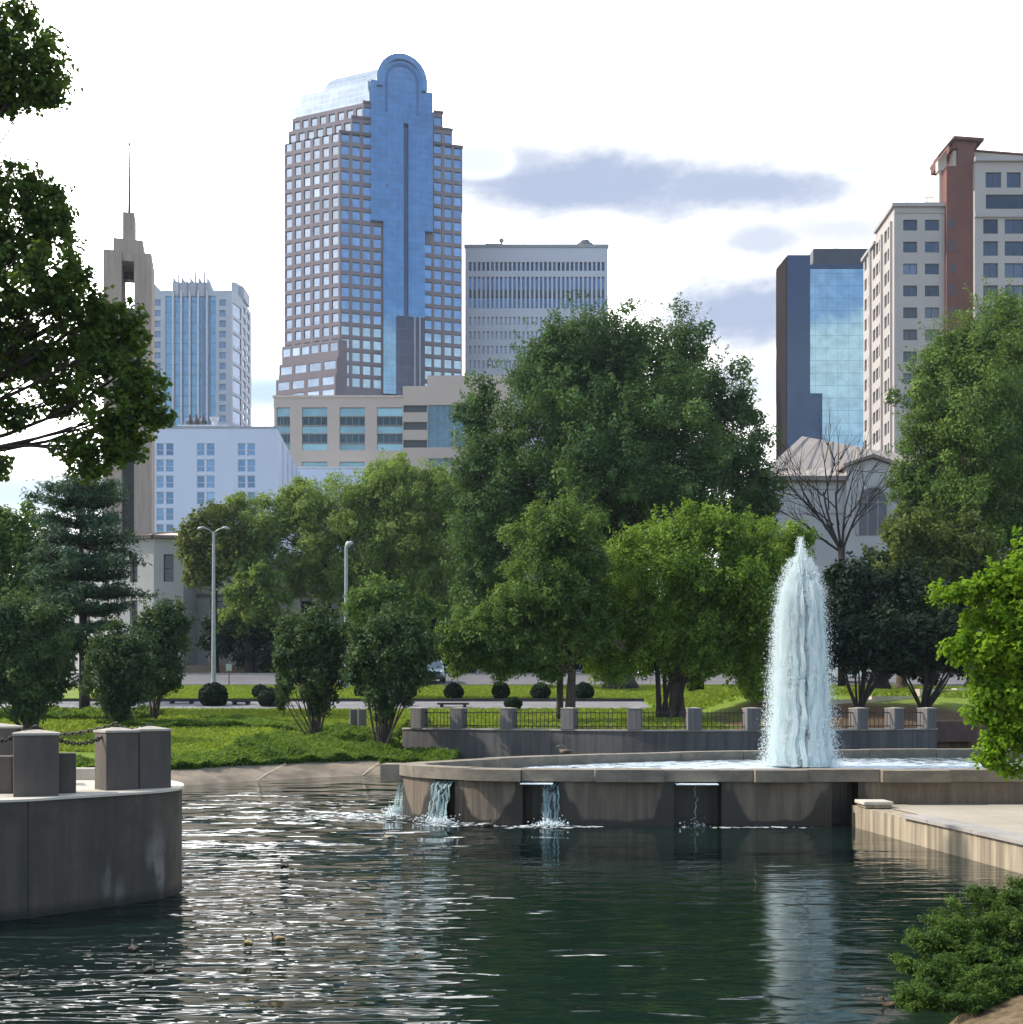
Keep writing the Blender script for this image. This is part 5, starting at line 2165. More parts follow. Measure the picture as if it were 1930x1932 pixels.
# ---- pale hall with hipped tile roof at the right
def build_hall():
    Y = 105.0
    root = thing('stone_hall', 'pale stone hall with a hipped tan roof and arched gable window', 'hall', (PX(1570, Y), Y + 10, BASE))
    M = surf('pale_ashlar', (.42, .41, .42), (.37, .36, .375), .3, .85)
    Mr = surf('tan_roof', (.40, .345, .30), (.34, .295, .26), .5, .8, stretch=(4, 1, 1))

    def Z(p, y=Y):
        return PZ(p, y)
    x0, x1, x2 = PX(1440, Y), PX(1597, Y), PX(1800, Y)
    m = MB()
    m.box(x0, x1 - .003, Y, Y + 22, BASE, Z(902))
    m.build('wall', M, root)
    # gabled bay, slightly forward
    fy = Y - .6
    gx0, gxm, gx1 = PX(1597, fy), PX(1645, fy), PX(1693, fy)
    f = Face((gx0, fy), (gx1, fy))
    m = MB()
    ar0, ar1 = f.s(1617), f.s(1675)
    zc = PZ(948, fy)
    facade(m, f, 0, f.L, BASE, PZ(881, fy), [(ar0, ar1, PZ(1010, fy), zc)], .6)
    m.quad(f.pt(0, PZ(881, fy), 0), f.pt(f.L, PZ(881, fy), 0), f.pt(f.L / 2, PZ(866, fy), 0))
    m.quad((gx0, fy, BASE), (gx0, fy, PZ(881, fy)), (gx0, Y + 8, PZ(881, fy)), (gx0, Y + 8, BASE))
    m.box(gx1 + .003, x2, Y, Y + 22, BASE, Z(902))
    m.build('gable_bay', M, root)
    # arched window: dark recess as a real half round plate set into a stone surround
    n = 20
    cs, rr = (ar0 + ar1) / 2, (ar1 - ar0) / 2
    pts = [(cs + rr * math.cos(math.pi * k / n), zc + rr * math.sin(math.pi * k / n)) for k in range(n + 1)]
    m = MB()
    poly = [(ar1, PZ(1010, fy)), *pts, (ar0, PZ(1010, fy))]
    m.quad(*[f.pt(s, z, .05) for s, z in poly])
    for k in range(len(poly) - 1):
        m.quad(f.pt(*poly[k], .05), f.pt(*poly[k + 1], .05), f.pt(*poly[k + 1], -.3), f.pt(*poly[k], -.3))
    o = m.build('arched_window', surf('dim_window', (.115, .12, .14), (.085, .09, .11), 1.2, .4), root)
    m = MB()
    path = [f.pt(s, z, .10) for s, z in ([(ar0, PZ(1010, fy))] + pts[::-1] + [(ar1, PZ(1010, fy))])]
    m.tube(path, .16, 6)
    m.build('surround', surf('stone_moulding', (.36, .35, .36)), o)
    m = MB()
    for s in (cs - rr * .33, cs + rr * .33):
        m.tube([f.pt(s, PZ(1010, fy), .08), f.pt(s, zc + rr * .9, .08)], .05, 4)
    m.tube([f.pt(ar0, zc, .08), f.pt(ar1, zc, .08)], .05, 4)
    m.build('mullion', surf('stone_moulding', (.36, .35, .36)), o)
    # roofs
    e = Z(900)
    m = MB()
    ax, az = PX(1513, Y + 8), PZ(823, Y + 8)
    rx, rz = PX(1720, Y + 8), PZ(862, Y + 8)
    L_ = (x0 - .6, Y - .6, e)
    Lb = (x0 - .6, Y + 22, e)
    Rr = (x2, Y - .6, e)
    m.quad(L_, Rr, (rx, Y + 8, rz), (ax, Y + 8, az))
    m.quad(L_, (ax, Y + 8, az), Lb)
    m.quad(Lb, (ax, Y + 8, az), (rx, Y + 8, rz), (x2, Y + 22, e))
    m.build('roof', Mr, root)
    for k in range(9):
        s = (k + .5) / 9
        mm = MB()
        bx = L_[0] + (Rr[0] - L_[0]) * s
        tx = ax + (rx - ax) * s
        tz = az + (rz - az) * s
        mm.tube([(bx, Y - .6, e + .05), (tx, Y + 8, tz + .05)], .055, 4)
        mm.build('roof_seam', surf('roof_seam', (.33, .285, .25)), root)
    m = MB()
    m.box(x0 - .75, x1 - .01, Y - .75, Y - .004, e - .45, e - .03)
    m.build('eaves', surf('eaves_dark', (.22, .19, .18)), root)
    m = MB()
    for (p, q) in (((gx0 - .4, PZ(883, fy)), (gxm, PZ(864, fy))), ((gxm, PZ(864, fy)), (gx1 + .4, PZ(883, fy)))):
        m.prism([(p[0], fy - .5), (q[0], fy - .5), (q[0], Y + 5), (p[0], Y + 5)], [p[1], q[1], q[1], p[1]], [p[1] + .3, q[1] + .3, q[1] + .3, p[1] + .3])
    m.build('gable_roof', surf('gable_edge', (.20, .16, .15), (.25, .2, .18), 1), root)
    # string courses
    for py in (970, 925):
        m = MB()
        m.box(x0, x1 - .01, Y - .06, Y - .003, Z(py), Z(py) + .12)
        m.build('string_course', surf('course_grey', (.30, .29, .30)), root)


build_hall()


# ---- long low institutional building at the left behind the trees
def build_long_building():
    Y = 97.0
    root = thing('civic_building', 'long low grey stone building with a tan metal roof behind the left trees', 'building', (PX(500, Y), Y + 10, BASE))
    M = surf('grey_ashlar', (.40, .385, .37), (.34, .33, .32), .3, .85)

    def Z(p, y=Y):
        return PZ(p, y)
    # the left end turns away like a faceted bow
    xs = [(60, Y + 16), (150, Y + 6), (215, Y + 1.5), (290, Y), (346, Y + .4), (372, Y + 4), (880, Y + 4)]
    P = [(PX(p, y), y) for p, y in xs]
    ze = [Z(1013)] * 5 + [Z(1045)] * 2
    m = MB()
    panes = []
    for k in range(len(P) - 1):
        f = Face(P[k], P[k + 1])
        hol = []
        zt = Z(1016) if k < 5 else Z(1060)
        if k < 4:
            n = max(1, int(f.L / 3.3))
            for q in range(n):
                c = f.L * (q + .5) / n
                for (a, b) in ((1045, 1097), (1131, 1180), (1212, 1262)):
                    hol.append((c - .42, c + .42, Z(b), Z(a)))
        elif k == 5:
            n = int(f.L / 3.6)
            for q in range(n):
                c = f.L * (q + .5) / n
                for (a, b) in ((1125, 1172), (1205, 1255)):
                    hol.append((c - .8, c + .8, Z(b), Z(a)))
        panes += facade(m, f, 0, f.L, BASE - .4, zt, hol, .35)
    m.build('wall', M, root)
    windows(root, panes, glass('dim_pane', (.07, .08, .10), .15, metallic=.4, vary=0.8), limit=100, frame=(.06, surf('bronze_frame', (.09, .08, .075)), [('h', .5)]))
    # roof of the bow and cornice
    Mr = surf('tan_metal_roof', (.46, .36, .31), (.40, .31, .27), .6, .55)
    m = MB()
    zc = Z(1016)
    for k in range(4):
        a, b = P[k], P[k + 1]
        off = 1.0
        fa = Face(a, b)
        p0, p1 = fa.pt(0, zc + .25, .5), fa.pt(fa.L, zc + .25, .5)
        q0 = (a[0], a[1] + 5, zc + 1.3)
        q1 = (b[0], b[1] + 5, zc + 1.3)
        m.quad(p0, p1, q1, q0)
    m.build('roof', Mr, root)
    m = MB()
    for k in range(4):
        fa = Face(P[k], P[k + 1])
        Pq = [fa.pt(0, 0, .45), fa.pt(fa.L, 0, .45), fa.pt(fa.L, 0, -.2), fa.pt(0, 0, -.2)]
        m.prism([(p[0], p[1]) for p in Pq], zc + .003, zc + .24)
        q = [(P[k][0], P[k][1] + 5.0), (P[k + 1][0], P[k + 1][1] + 5.0), (P[k + 1][0], P[k + 1][1] + 12), (P[k][0], P[k][1] + 12)]
        m.prism(q, zc + .3, zc + 1.42)
    m.build('cornice', surf('dark_cornice', (.16, .13, .115)), root)
    for k in range(4):
        fa = Face(P[k], P[k + 1])
        n = int(fa.L / 1.3)
        for q in range(n):
            s = fa.L * q / n
            a = fa.pt(s, zc + .29, .5)
            b0 = np.array(P[k]) + (np.array(P[k + 1]) - np.array(P[k])) * q / n
            mm = MB()
            mm.tube([a, (b0[0], b0[1] + 5, zc + 1.34)], .05, 4)
            mm.build('roof_seam', surf('seam_brown', (.30, .23, .19)), root)
    # flat roof of the long wing
    m = MB()
    a, b = P[5], P[6]
    m.prism([(a[0] - .3, a[1] - .5), (b[0] + .3, b[1] - .5), (b[0] + .3, b[1] + 14), (a[0] - .3, a[1] + 14)], Z(1060) + .003, Z(1060) + .7)
    m.build('flat_roof', surf('fascia', (.30, .28, .265)), root)
    mm = MB()
    mm.box(a[0], b[0], a[1] - .12, a[1] - .004, Z(1118), Z(1112))
    mm.build('string_course', surf('course_dark', (.15, .14, .135)), root)
    # low garden wall in front
    m = MB()
    m.box(PX(330, 93), PX(560, 93), 93, 93.4, BASE - .3, BASE + .95)
    tag(m.build('garden_wall', surf('brown_wall', (.17, .13, .11), (.13, .10, .09), .6)), 'low brown wall along the far pavement in front of the grey building', 'wall')


build_long_building()


# ------------------------------------------------------------------ vegetation
def leaf_cloud(centres, outward, size, tone, aspect=.62, up=.45, rand=.75, droop=0.0, long=1.0, rg=None):
    """rhombic leaves at centres; returns verts, faces, tone"""
    rg = rg or rng
    n = len(centres)
    nrm = outward * .75 + np.array([0, 0, up]) + rg.normal(0, rand, (n, 3))
    nrm /= np.linalg.norm(nrm, axis=1)[:, None] + 1e-9
    tv = rg.normal(0, 1, (n, 3))
    tv[:, 2] -= droop * 2
    tv -= nrm * np.sum(tv * nrm, 1)[:, None]
    tv /= np.linalg.norm(tv, axis=1)[:, None] + 1e-9
    bv = np.cross(nrm, tv)
    L = (size * (.65 + .7 * rg.random(n)))[:, None]
    W = L * aspect
    L = L * long
    c = centres
    V = np.stack([c - tv * L / 2, c + bv * W / 2 + tv * L * .08 + nrm * L * .10, c + tv * L / 2 - nrm * L * .12, c - bv * W / 2 + tv * L * .08 + nrm * L * .10], 1).reshape(-1, 3)
    Fc = np.arange(n * 4).reshape(n, 4)
    return V, Fc, tone


def crown(root, blobs, size, mat, cover=1.7, seed=1, name='crown', sub=26, subr=.27, up=.45, droop=0.0, aspect=.62, long=1.0, fill=.12, rand=.48, maxn=150000, tvar=.5, flat=1.0, spray_up=.25):
    """blobs: list of (centre, radii). Every blob is broken into leafy lobes over its surface, with gaps between"""
    rg = np.random.default_rng(seed)
    CC, OO, TT, SS = [], [], [], []
    for (c, r) in blobs:
        c = np.array(c, float)
        r = np.array(r, float)
        rm = float(np.mean(r))
        ns = max(5, int(sub * (1.0 if rm > size * 6 else .7)))
        d = rg.normal(0, 1, (ns, 3))
        d /= np.linalg.norm(d, axis=1)[:, None]
        rad = .45 + .58 * rg.random(ns)
        sc = c + d * r * rad[:, None]
        sr = rm * subr * (.65 + .7 * rg.random(ns))
        area = 4 * math.pi * rm ** 2
        n_leaf = int(cover * area / (.325 * size ** 2))
        # leaves on the lobes
        wts = sr ** 2
        pick = rg.choice(ns, n_leaf, p=wts / wts.sum())
        q = rg.normal(0, 1, (n_leaf, 3))
        q /= np.linalg.norm(q, axis=1)[:, None]
        rr = .45 + .60 * rg.random(n_leaf) ** .6
        # twigs: clump leaves together
        lob = sc[pick] + q * sr[pick][:, None] * rr[:, None] * np.array([1, 1, flat])
        tw = rg.normal(0, size * .5, (n_leaf, 3))
        CC.append(lob + tw)
        OO.append(q)
        lt = rg.random(ns)
        TT.append(np.clip(.5 + (lt[pick] - .5) * tvar * 1.5 + rg.normal(0, .13, n_leaf), 0, 1))
        SS.append((.7 + .6 * rg.random(ns))[pick])
        # loose sprays that break the outline
        nsp = int(ns * 1.1)
        pn = max(6, int(n_leaf * .16 / nsp))
        for e in range(nsp):
            dd = rg.normal(0, 1, 3) + np.array([0, 0, spray_up])
            dd /= np.linalg.norm(dd)
            st = c + dd * r * (.72 + .2 * rg.random())
            L_ = rm * (.22 + .34 * rg.random())
            tt = rg.random(pn) ** .8
            g2 = dd + np.array([0, 0, spray_up * .5 - droop * .8])
            pts_ = st[None] + g2[None] * (L_ * tt)[:, None] + rg.normal(0, 1, (pn, 3)) * (rm * .055 + size * .35) * (1.15 - tt)[:, None]
            CC.append(pts_)
            OO.append(np.tile(dd, (pn, 1)))
            TT.append(np.clip(.45 + .35 * rg.random() + rg.normal(0, .12, pn), 0, 1))
            SS.append(np.full(pn, .85))
        nf = int(n_leaf * fill)
        q2 = rg.normal(0, 1, (nf, 3))
        q2 /= np.linalg.norm(q2, axis=1)[:, None]
        CC.append(c + q2 * r * (.70 * rg.random(nf) ** .5)[:, None])
        OO.append(q2)
        TT.append(np.clip(rg.normal(.4, .2, nf), 0, 1))
        SS.append(np.ones(nf))
    SS = np.concatenate(SS)
    CC = np.concatenate(CC)
    OO = np.concatenate(OO)
    TT = np.concatenate(TT)
    if len(CC) > maxn:
        k = rg.choice(len(CC), maxn, replace=False)
        CC, OO, TT, SS = CC[k], OO[k], TT[k], SS[k]
    V, Fc, T = leaf_cloud(CC, OO, SS * size, TT, aspect, up, rand, droop, long, rg)
    return np_mesh(name, V, Fc, mat, root, tone=T)


M_bark = surf('bark', (.085, .065, .05), (.05, .04, .032), 4, .95, stretch=(3, 3, .6), bump=.02, bscale=14)
M_bark_dark = surf('bark_dark', (.04, .034, .03), (.026, .022, .02), 4, .95, stretch=(3, 3, .6), bump=.02, bscale=14)


def limb(mb, a, b, r0, r1, bend=.08, rg=None, n=6, sides=7):
    a, b = Vector(a), Vector(b)
    L = (b - a).length
    o = Vector(rg.normal(0, bend * L, 3))
    pts, rad = [], []
    for k in range(n + 1):
        s = k / n
        p = a.lerp(b, s) + o * (4 * s * (1 - s)) * .5
        pts.append(p)
        rad.append(r0 + (r1 - r0) * s)
    mb.tube(pts, rad, sides)
    return pts


LEAF = {
    'deep': leafmat('deep_leaves', (.022, .066, .027), (.108, .185, .055), .22),
    'mid': leafmat('mid_leaves', (.038, .095, .028), (.150, .235, .054), .28),
    'bright': leafmat('bright_leaves', (.056, .130, .018), (.220, .330, .050), .30),
    'willow': leafmat('willow_leaves', (.080, .150, .042), (.230, .315, .082), .36),
    'olive': leafmat('olive_leaves', (.052, .088, .028), (.160, .195, .052), .3),
    'myrtle': leafmat('myrtle_leaves', (.022, .058, .030), (.088, .142, .050), .25),
    'maple': leafmat('maple_leaves', (.018, .046, .022), (.100, .165, .028), .38),
    'shade': leafmat('shade_toned_leaves', (.007, .019, .012), (.026, .050, .024), .12),  # shade of dense backlit crowns put into the leaf colour
    'pine': leafmat('pine_needles', (.018, .048, .032), (.066, .120, .066), .2),
    'juniper': leafmat('juniper_sprigs', (.015, .043, .010), (.088, .155, .024), .25),
    'box': leafmat('box_leaves', (.009, .022, .014), (.026, .048, .024), .12),
    'cover': leafmat('cover_leaves', (.045, .105, .020), (.165, .255, .046), .36),
    'fresh': leafmat('fresh_leaves', (.050, .125, .008), (.180, .300, .018), .42),
}


def pxblobs(Y, L, jit=1.0, rg=None, depth=.85):
    """survey list (px, py, rx, ry[, dY]) to world ellipsoids at distance Y"""
    out = []
    for b in L:
        cx, cy, rx, ry = b[:4]
        y = Y + (b[4] if len(b) > 4 else rg.normal(0, .12) * rx / F * Y)
        k = y / F
        out.append(((PX(cx, y), y, PZ(cy, y)), (rx * k, min(rx, ry * 1.2) * k * depth, ry * k)))
    return out


TREES = []


def tree(name, label, Y, bpx, L, leaf, size=None, cover=1.7, seed=1, trunk_r=.3, stems=1, base_z=None, fork=.35, group=None, cat='tree', bark=None, limbs=None, thin=.62, dx=0, **kw):
    rg = np.random.default_rng(seed * 31 + 5)
    x = PX(bpx, Y)
    z0 = gz(x, Y) if base_z is None else base_z
    root = thing(name, label, cat, (x, Y, z0 - .05), group)
    L = [(b[0] + dx,) + tuple(b[1:]) for b in L]
    B = pxblobs(Y, L, rg=rg)
    mb = MB()
    zc = np.mean([b[0][2] for b in B])
    if stems == 1:
        zf = z0 + (zc - z0) * fork * 1.2
        limb(mb, (x, Y, z0 - .15), (x + rg.normal(0, .1), Y, zf), trunk_r * 1.25, trunk_r * .8, .03, rg, 6, 9)
        mb.tube([(x, Y, z0 - .15), (x, Y, z0 + trunk_r * 1.2)], [trunk_r * 1.9, trunk_r * 1.1], 9)
        start = [(x, Y, zf)]
    else:
        start = []
        for k in range(stems):
            a = 2 * math.pi * k / stems + rg.normal(0, .2)
            start.append((x + .10 * math.cos(a), Y + .10 * math.sin(a), z0 - .1))
    order = sorted(B, key=lambda b: -b[1][0])
    for q, (c, r) in enumerate(order[:limbs or 14]):
        s = start[q % len(start)]
        tgt = (c[0], c[1], c[2] + r[2] * .2)
        rr = trunk_r * (thin if stems == 1 else .8) * (1.0 if q < 5 else .6)
        pts = limb(mb, s, tgt, rr, rr * .25, .07, rg, 7, 6)
        for w in range(3):
            d = rg.normal(0, 1, 3)
            d /= np.linalg.norm(d)
            e = (c[0] + d[0] * r[0] * .8, c[1] + d[1] * r[1] * .8, c[2] + d[2] * r[2] * .8)
            limb(mb, pts[4 + w], e, rr * .32, rr * .08, .06, rg, 4, 5)
    if stems > 1:
        for k in range(stems * 2):
            c, r = order[int(rg.integers(len(order)))]
            e = (c[0] + rg.normal(0, .5) * r[0], c[1] + rg.normal(0, .5) * r[1], c[2])
            limb(mb, start[k % stems], e, trunk_r * .7, trunk_r * .15, .05, rg, 7, 6)
    mb.build('trunk', bark or M_bark, root, smooth=True)
    size = size or .0028 * Y
    crown(root, B, size, LEAF[leaf], cover, seed, **kw)
    return root


# --- trees behind the street and on the lawn
tree('broad_tree', 'huge dark green broad tree rising behind the fountain in the middle of the scene', 72, 1170,
     [(1130, 720, 150, 120, 2), (1020, 700, 80, 75, 0), (1095, 655, 78, 72, -1), (1178, 648, 64, 78, 0), (1285, 665, 68, 88, 1), (1060, 660, 50, 50, 0), (1330, 760, 85, 90, 2), (1380, 860, 80, 95, 1),
      (1230, 790, 130, 110, -2), (1060, 800, 110, 100, -2), (1150, 880, 140, 110, -3), (1290, 900, 130, 110, -2), (1425, 945, 60, 85, 1), (905, 800, 50, 90, 1), (940, 880, 90, 90, -1),
      (920, 960, 85, 110, -1), (1010, 960, 100, 110, -1), (930, 1060, 85, 80, 0), (905, 1130, 60, 60, 1), (1375, 980, 90, 60, 0), (1405, 770, 30, 40, 0), (1180, 980, 150, 80, 0)],
     'deep', .20, 1.5, 11, .75, sub=34, subr=.24, fork=.5, fill=.5, tvar=.8, maxn=300000)
tree('willow_oak', 'wide pale green willow like tree left of centre with drooping sprays', 93, 700,
     [(700, 930, 90, 65), (780, 930, 80, 60), (620, 965, 80, 55), (535, 970, 60, 40), (690, 1020, 110, 75), (790, 1020, 90, 90), (590, 1050, 70, 60), (500, 1000, 65, 50), (850, 1000, 60, 90, 3),
      (640, 1090, 75, 55), (760, 1100, 85, 65), (450, 955, 35, 25), (560, 930, 28, 28), (560, 1085, 60, 40), (820, 1120, 70, 70), (700, 1140, 70, 45), (470, 1040, 40, 35), (860, 930, 55, 55), (740, 900, 60, 45)],
     'willow', .23, 1.2, 12, .45, droop=.5, up=.3, sub=34, subr=.25, fork=.45, bark=M_bark_dark, fill=.2, tvar=.7)
tree('small_tree', 'small yellow green drooping tree beside the tall lamp post', 90, 470,
     [(475, 1085, 50, 40), (455, 1130, 45, 45), (505, 1130, 42, 40), (480, 1160, 60, 35), (440, 1165, 30, 35)], 'willow', .32, 1.5, 13, .3, droop=.5, fork=.6, bark=M_bark_dark)
tree('magnolia', 'dark magnolia with brownish leaves behind the tall lamp post', 91, 405,
     [(400, 1000, 45, 45), (375, 1040, 40, 50), (420, 1050, 45, 55), (390, 1085, 35, 30), (425, 970, 25, 18), (440, 1020, 35, 40), (360, 1010, 25, 25)], 'olive', .38, 1.5, 14, .35, fork=.6, bark=M_bark_dark)
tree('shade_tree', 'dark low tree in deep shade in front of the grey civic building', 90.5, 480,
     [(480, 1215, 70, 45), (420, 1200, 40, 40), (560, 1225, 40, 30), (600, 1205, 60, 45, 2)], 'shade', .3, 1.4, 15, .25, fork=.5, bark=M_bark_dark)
tree('broad_tree', 'large green tree at the right edge in front of the cream apartment tower', 68, 1850,
     [(1880, 640, 90, 85), (1820, 690, 90, 80), (1940, 650, 80, 90, 2), (1760, 760, 75, 80), (1850, 790, 110, 100, -2), (1950, 800, 90, 110), (1745, 870, 65, 85), (1830, 900, 110, 100, -1), (1930, 930, 90, 100),
      (1770, 970, 80, 80), (1880, 1020, 110, 80), (1715, 930, 40, 70), (1965, 1030, 70, 90)],
     'mid', .19, 1.35, 16, .6, sub=32, subr=.25, fork=.4, tvar=.9, fill=.25)
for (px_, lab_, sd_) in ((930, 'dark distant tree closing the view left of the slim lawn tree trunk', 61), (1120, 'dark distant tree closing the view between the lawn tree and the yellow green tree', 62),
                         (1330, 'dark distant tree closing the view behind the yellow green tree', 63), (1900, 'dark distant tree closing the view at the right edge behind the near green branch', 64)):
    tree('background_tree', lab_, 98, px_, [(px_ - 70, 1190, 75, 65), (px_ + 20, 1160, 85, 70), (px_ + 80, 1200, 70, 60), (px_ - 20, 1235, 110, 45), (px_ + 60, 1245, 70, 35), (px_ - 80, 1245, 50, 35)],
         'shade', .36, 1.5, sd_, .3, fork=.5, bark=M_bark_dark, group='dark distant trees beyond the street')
tree('olive_tree', 'olive brown leaved tree below the large right hand tree', 60, 1700,
     [(1720, 1010, 70, 65), (1790, 1030, 70, 55), (1680, 1070, 60, 50), (1760, 1090, 80, 55), (1850, 1080, 60, 60)], 'olive', .24, 1.5, 17, .25, sub=16)
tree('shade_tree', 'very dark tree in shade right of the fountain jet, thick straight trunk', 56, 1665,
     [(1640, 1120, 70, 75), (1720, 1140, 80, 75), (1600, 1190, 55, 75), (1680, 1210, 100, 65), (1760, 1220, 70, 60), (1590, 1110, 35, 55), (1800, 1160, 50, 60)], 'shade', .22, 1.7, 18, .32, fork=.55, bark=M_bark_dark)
T_YEL = tree('yellow_green_tree', 'bright yellow green spreading tree left of the fountain jet', 47, 1280,
     [(1290, 1020, 90, 60, -.5), (1370, 1010, 80, 55, -.5), (1205, 1050, 60, 50), (1440, 1050, 75, 60), (1515, 1020, 40, 35, 1), (1300, 1090, 130, 75, -1), (1410, 1110, 100, 80, -.5), (1180, 1120, 70, 55), (1500, 1030, 40, 40, 1),
      (1150, 1160, 62, 50), (1125, 1215, 48, 48), (1165, 1255, 50, 40), (1240, 1170, 100, 70, -.5), (1350, 1190, 120, 75), (1460, 1180, 75, 80), (1430, 1255, 55, 60, .5), (1240, 1235, 80, 45), (1335, 1250, 80, 45), (1480, 1120, 50, 60)],
     'bright', .135, 1.45, 19, .33, dx=-12, sub=32, subr=.25, fork=.25, tvar=.8, fill=.55)
T_LAWN = tree('lawn_tree', 'medium green lawn tree with a slim trunk in front of the huge dark tree', 45, 1075,
     [(1060, 990, 75, 55), (1010, 1040, 65, 55), (1095, 1050, 60, 60), (1040, 1100, 95, 60, -.5), (970, 1150, 60, 50), (900, 1190, 60, 45), (1060, 1170, 90, 60), (1120, 1200, 45, 50), (960, 1210, 70, 50),
      (865, 1215, 44, 44), (840, 1200, 26, 26), (1010, 1235, 80, 42), (930, 1245, 40, 30), (1125, 1130, 30, 60), (860, 1262, 16, 22), (945, 1272, 14, 22), (1035, 1270, 30, 24)],
     'mid', .128, 1.3, 20, .20, sub=30, subr=.25, fork=.42, tvar=.8, fill=.45)
mb = MB()
rg_ = np.random.default_rng(4)
for px, py in ((1252, 1300), (1238, 1290), (1298, 1280), (1320, 1270), (1225, 1270)):
    limb(mb, (PX(1268 + rg_.normal(0, 14), 46.6), 46.6, 1.6), (PX(px, 46.6), 46.8, PZ(py - 120, 46.6)), .11, .05, .05, rg_)
mb.build('side_stems', M_bark_dark, T_YEL, smooth=True)
mb = MB()
limb(mb, (PX(1056, 46), 46, gz(PX(1056, 46), 46) - .1), (PX(1060, 46), 46, PZ(1200, 46)), .17, .10, .03, rg_)
mb.build('side_trunk', M_bark, T_LAWN, smooth=True)
tree('pale_tree', 'small fresh green tree behind the vase shaped trees near the second lamp post', 62, 745,
     [(725, 1120, 50, 35), (700, 1150, 45, 40), (755, 1150, 50, 40), (720, 1185, 65, 40), (780, 1180, 30, 30), (690, 1195, 30, 30), (815, 1150, 18, 14)], 'mid', .22, 1.5, 21, .16, fork=.6)
MY = 'vase shaped crape myrtles by the shore'
MYL = dict(sub=26, subr=.27, up=.35, fill=.25, tvar=.8, spray_up=.9)
tree('crape_myrtle', 'largest vase shaped dark shrub tree at the far left above the terrace', 40, 62,
     [(60, 1180, 70, 50), (20, 1200, 60, 60), (105, 1215, 40, 60), (50, 1260, 75, 60), (100, 1275, 38, 45), (20, 1290, 50, 45), (65, 1320, 48, 35), (50, 1345, 30, 22), (-40, 1220, 60, 80)],
     'myrtle', .135, 1.4, 22, .07, stems=5, group=MY, **MYL)
tree('crape_myrtle', 'vase shaped shrub tree left of the two standing above the terrace pillars', 45, 235,
     [(230, 1215, 45, 35), (200, 1245, 40, 45), (255, 1250, 42, 50), (215, 1290, 50, 45), (250, 1310, 34, 36), (210, 1330, 32, 26), (232, 1350, 22, 16)],
     'myrtle', .14, 1.4, 23, .06, stems=5, group=MY, **MYL)
tree('crape_myrtle', 'vase shaped shrub tree with its bare stem showing, right of the one above the pillars', 48, 290,
     [(300, 1170, 40, 35), (335, 1180, 26, 42), (275, 1205, 35, 35), (320, 1225, 40, 45), (300, 1265, 42, 45), (325, 1270, 22, 30), (295, 1300, 24, 22)],
     'myrtle', .145, 1.4, 24, .06, stems=5, group=MY, **MYL)
tree('crape_myrtle', 'vase shaped shrub tree in the middle of the shore bed, trunk rising from ground cover', 42, 598,
     [(590, 1180, 40, 40), (550, 1205, 38, 42), (630, 1205, 36, 40), (585, 1235, 60, 45), (545, 1250, 32, 40), (635, 1255, 30, 42), (595, 1285, 48, 36), (600, 1315, 34, 25), (600, 1340, 20, 14), (535, 1300, 14, 22)],
     'myrtle', .135, 1.35, 25, .06, stems=5, group=MY, **MYL)
tree('crape_myrtle', 'vase shaped shrub tree nearest to the basin, in front of the first railing pillar', 40.8, 718,
     [(735, 1195, 55, 45), (690, 1215, 45, 45), (785, 1215, 42, 50), (730, 1240, 70, 45), (680, 1265, 32, 40), (785, 1265, 36, 42), (735, 1290, 55, 40), (728, 1320, 38, 28), (724, 1345, 22, 18)],
     'myrtle', .135, 1.35, 26, .065, stems=6, group=MY, **MYL)
tree('sapling', 'thin dark sapling beside the round bush left of the middle vase shaped tree', 50, 536,
     [(534, 1265, 12, 30), (537, 1295, 13, 28), (532, 1318, 10, 20)], 'myrtle', .17, 1.6, 27, .03)
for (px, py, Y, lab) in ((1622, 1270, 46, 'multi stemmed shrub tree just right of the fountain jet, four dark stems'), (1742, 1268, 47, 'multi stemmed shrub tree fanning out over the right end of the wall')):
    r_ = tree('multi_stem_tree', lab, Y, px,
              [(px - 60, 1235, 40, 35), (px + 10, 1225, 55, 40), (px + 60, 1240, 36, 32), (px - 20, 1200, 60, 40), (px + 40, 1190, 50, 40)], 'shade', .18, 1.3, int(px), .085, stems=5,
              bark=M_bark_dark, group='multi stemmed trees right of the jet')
tree('background_tree', 'light green tree behind the pine at the left edge', 58, 40,
     [(30, 1000, 50, 45), (75, 1020, 45, 45), (10, 1050, 60, 50), (70, 1080, 60, 50), (110, 1110, 50, 40), (-30, 1080, 60, 70), (30, 1120, 60, 40), (0, 980, 25, 22)], 'mid', .22, 1.5, 29, .25)

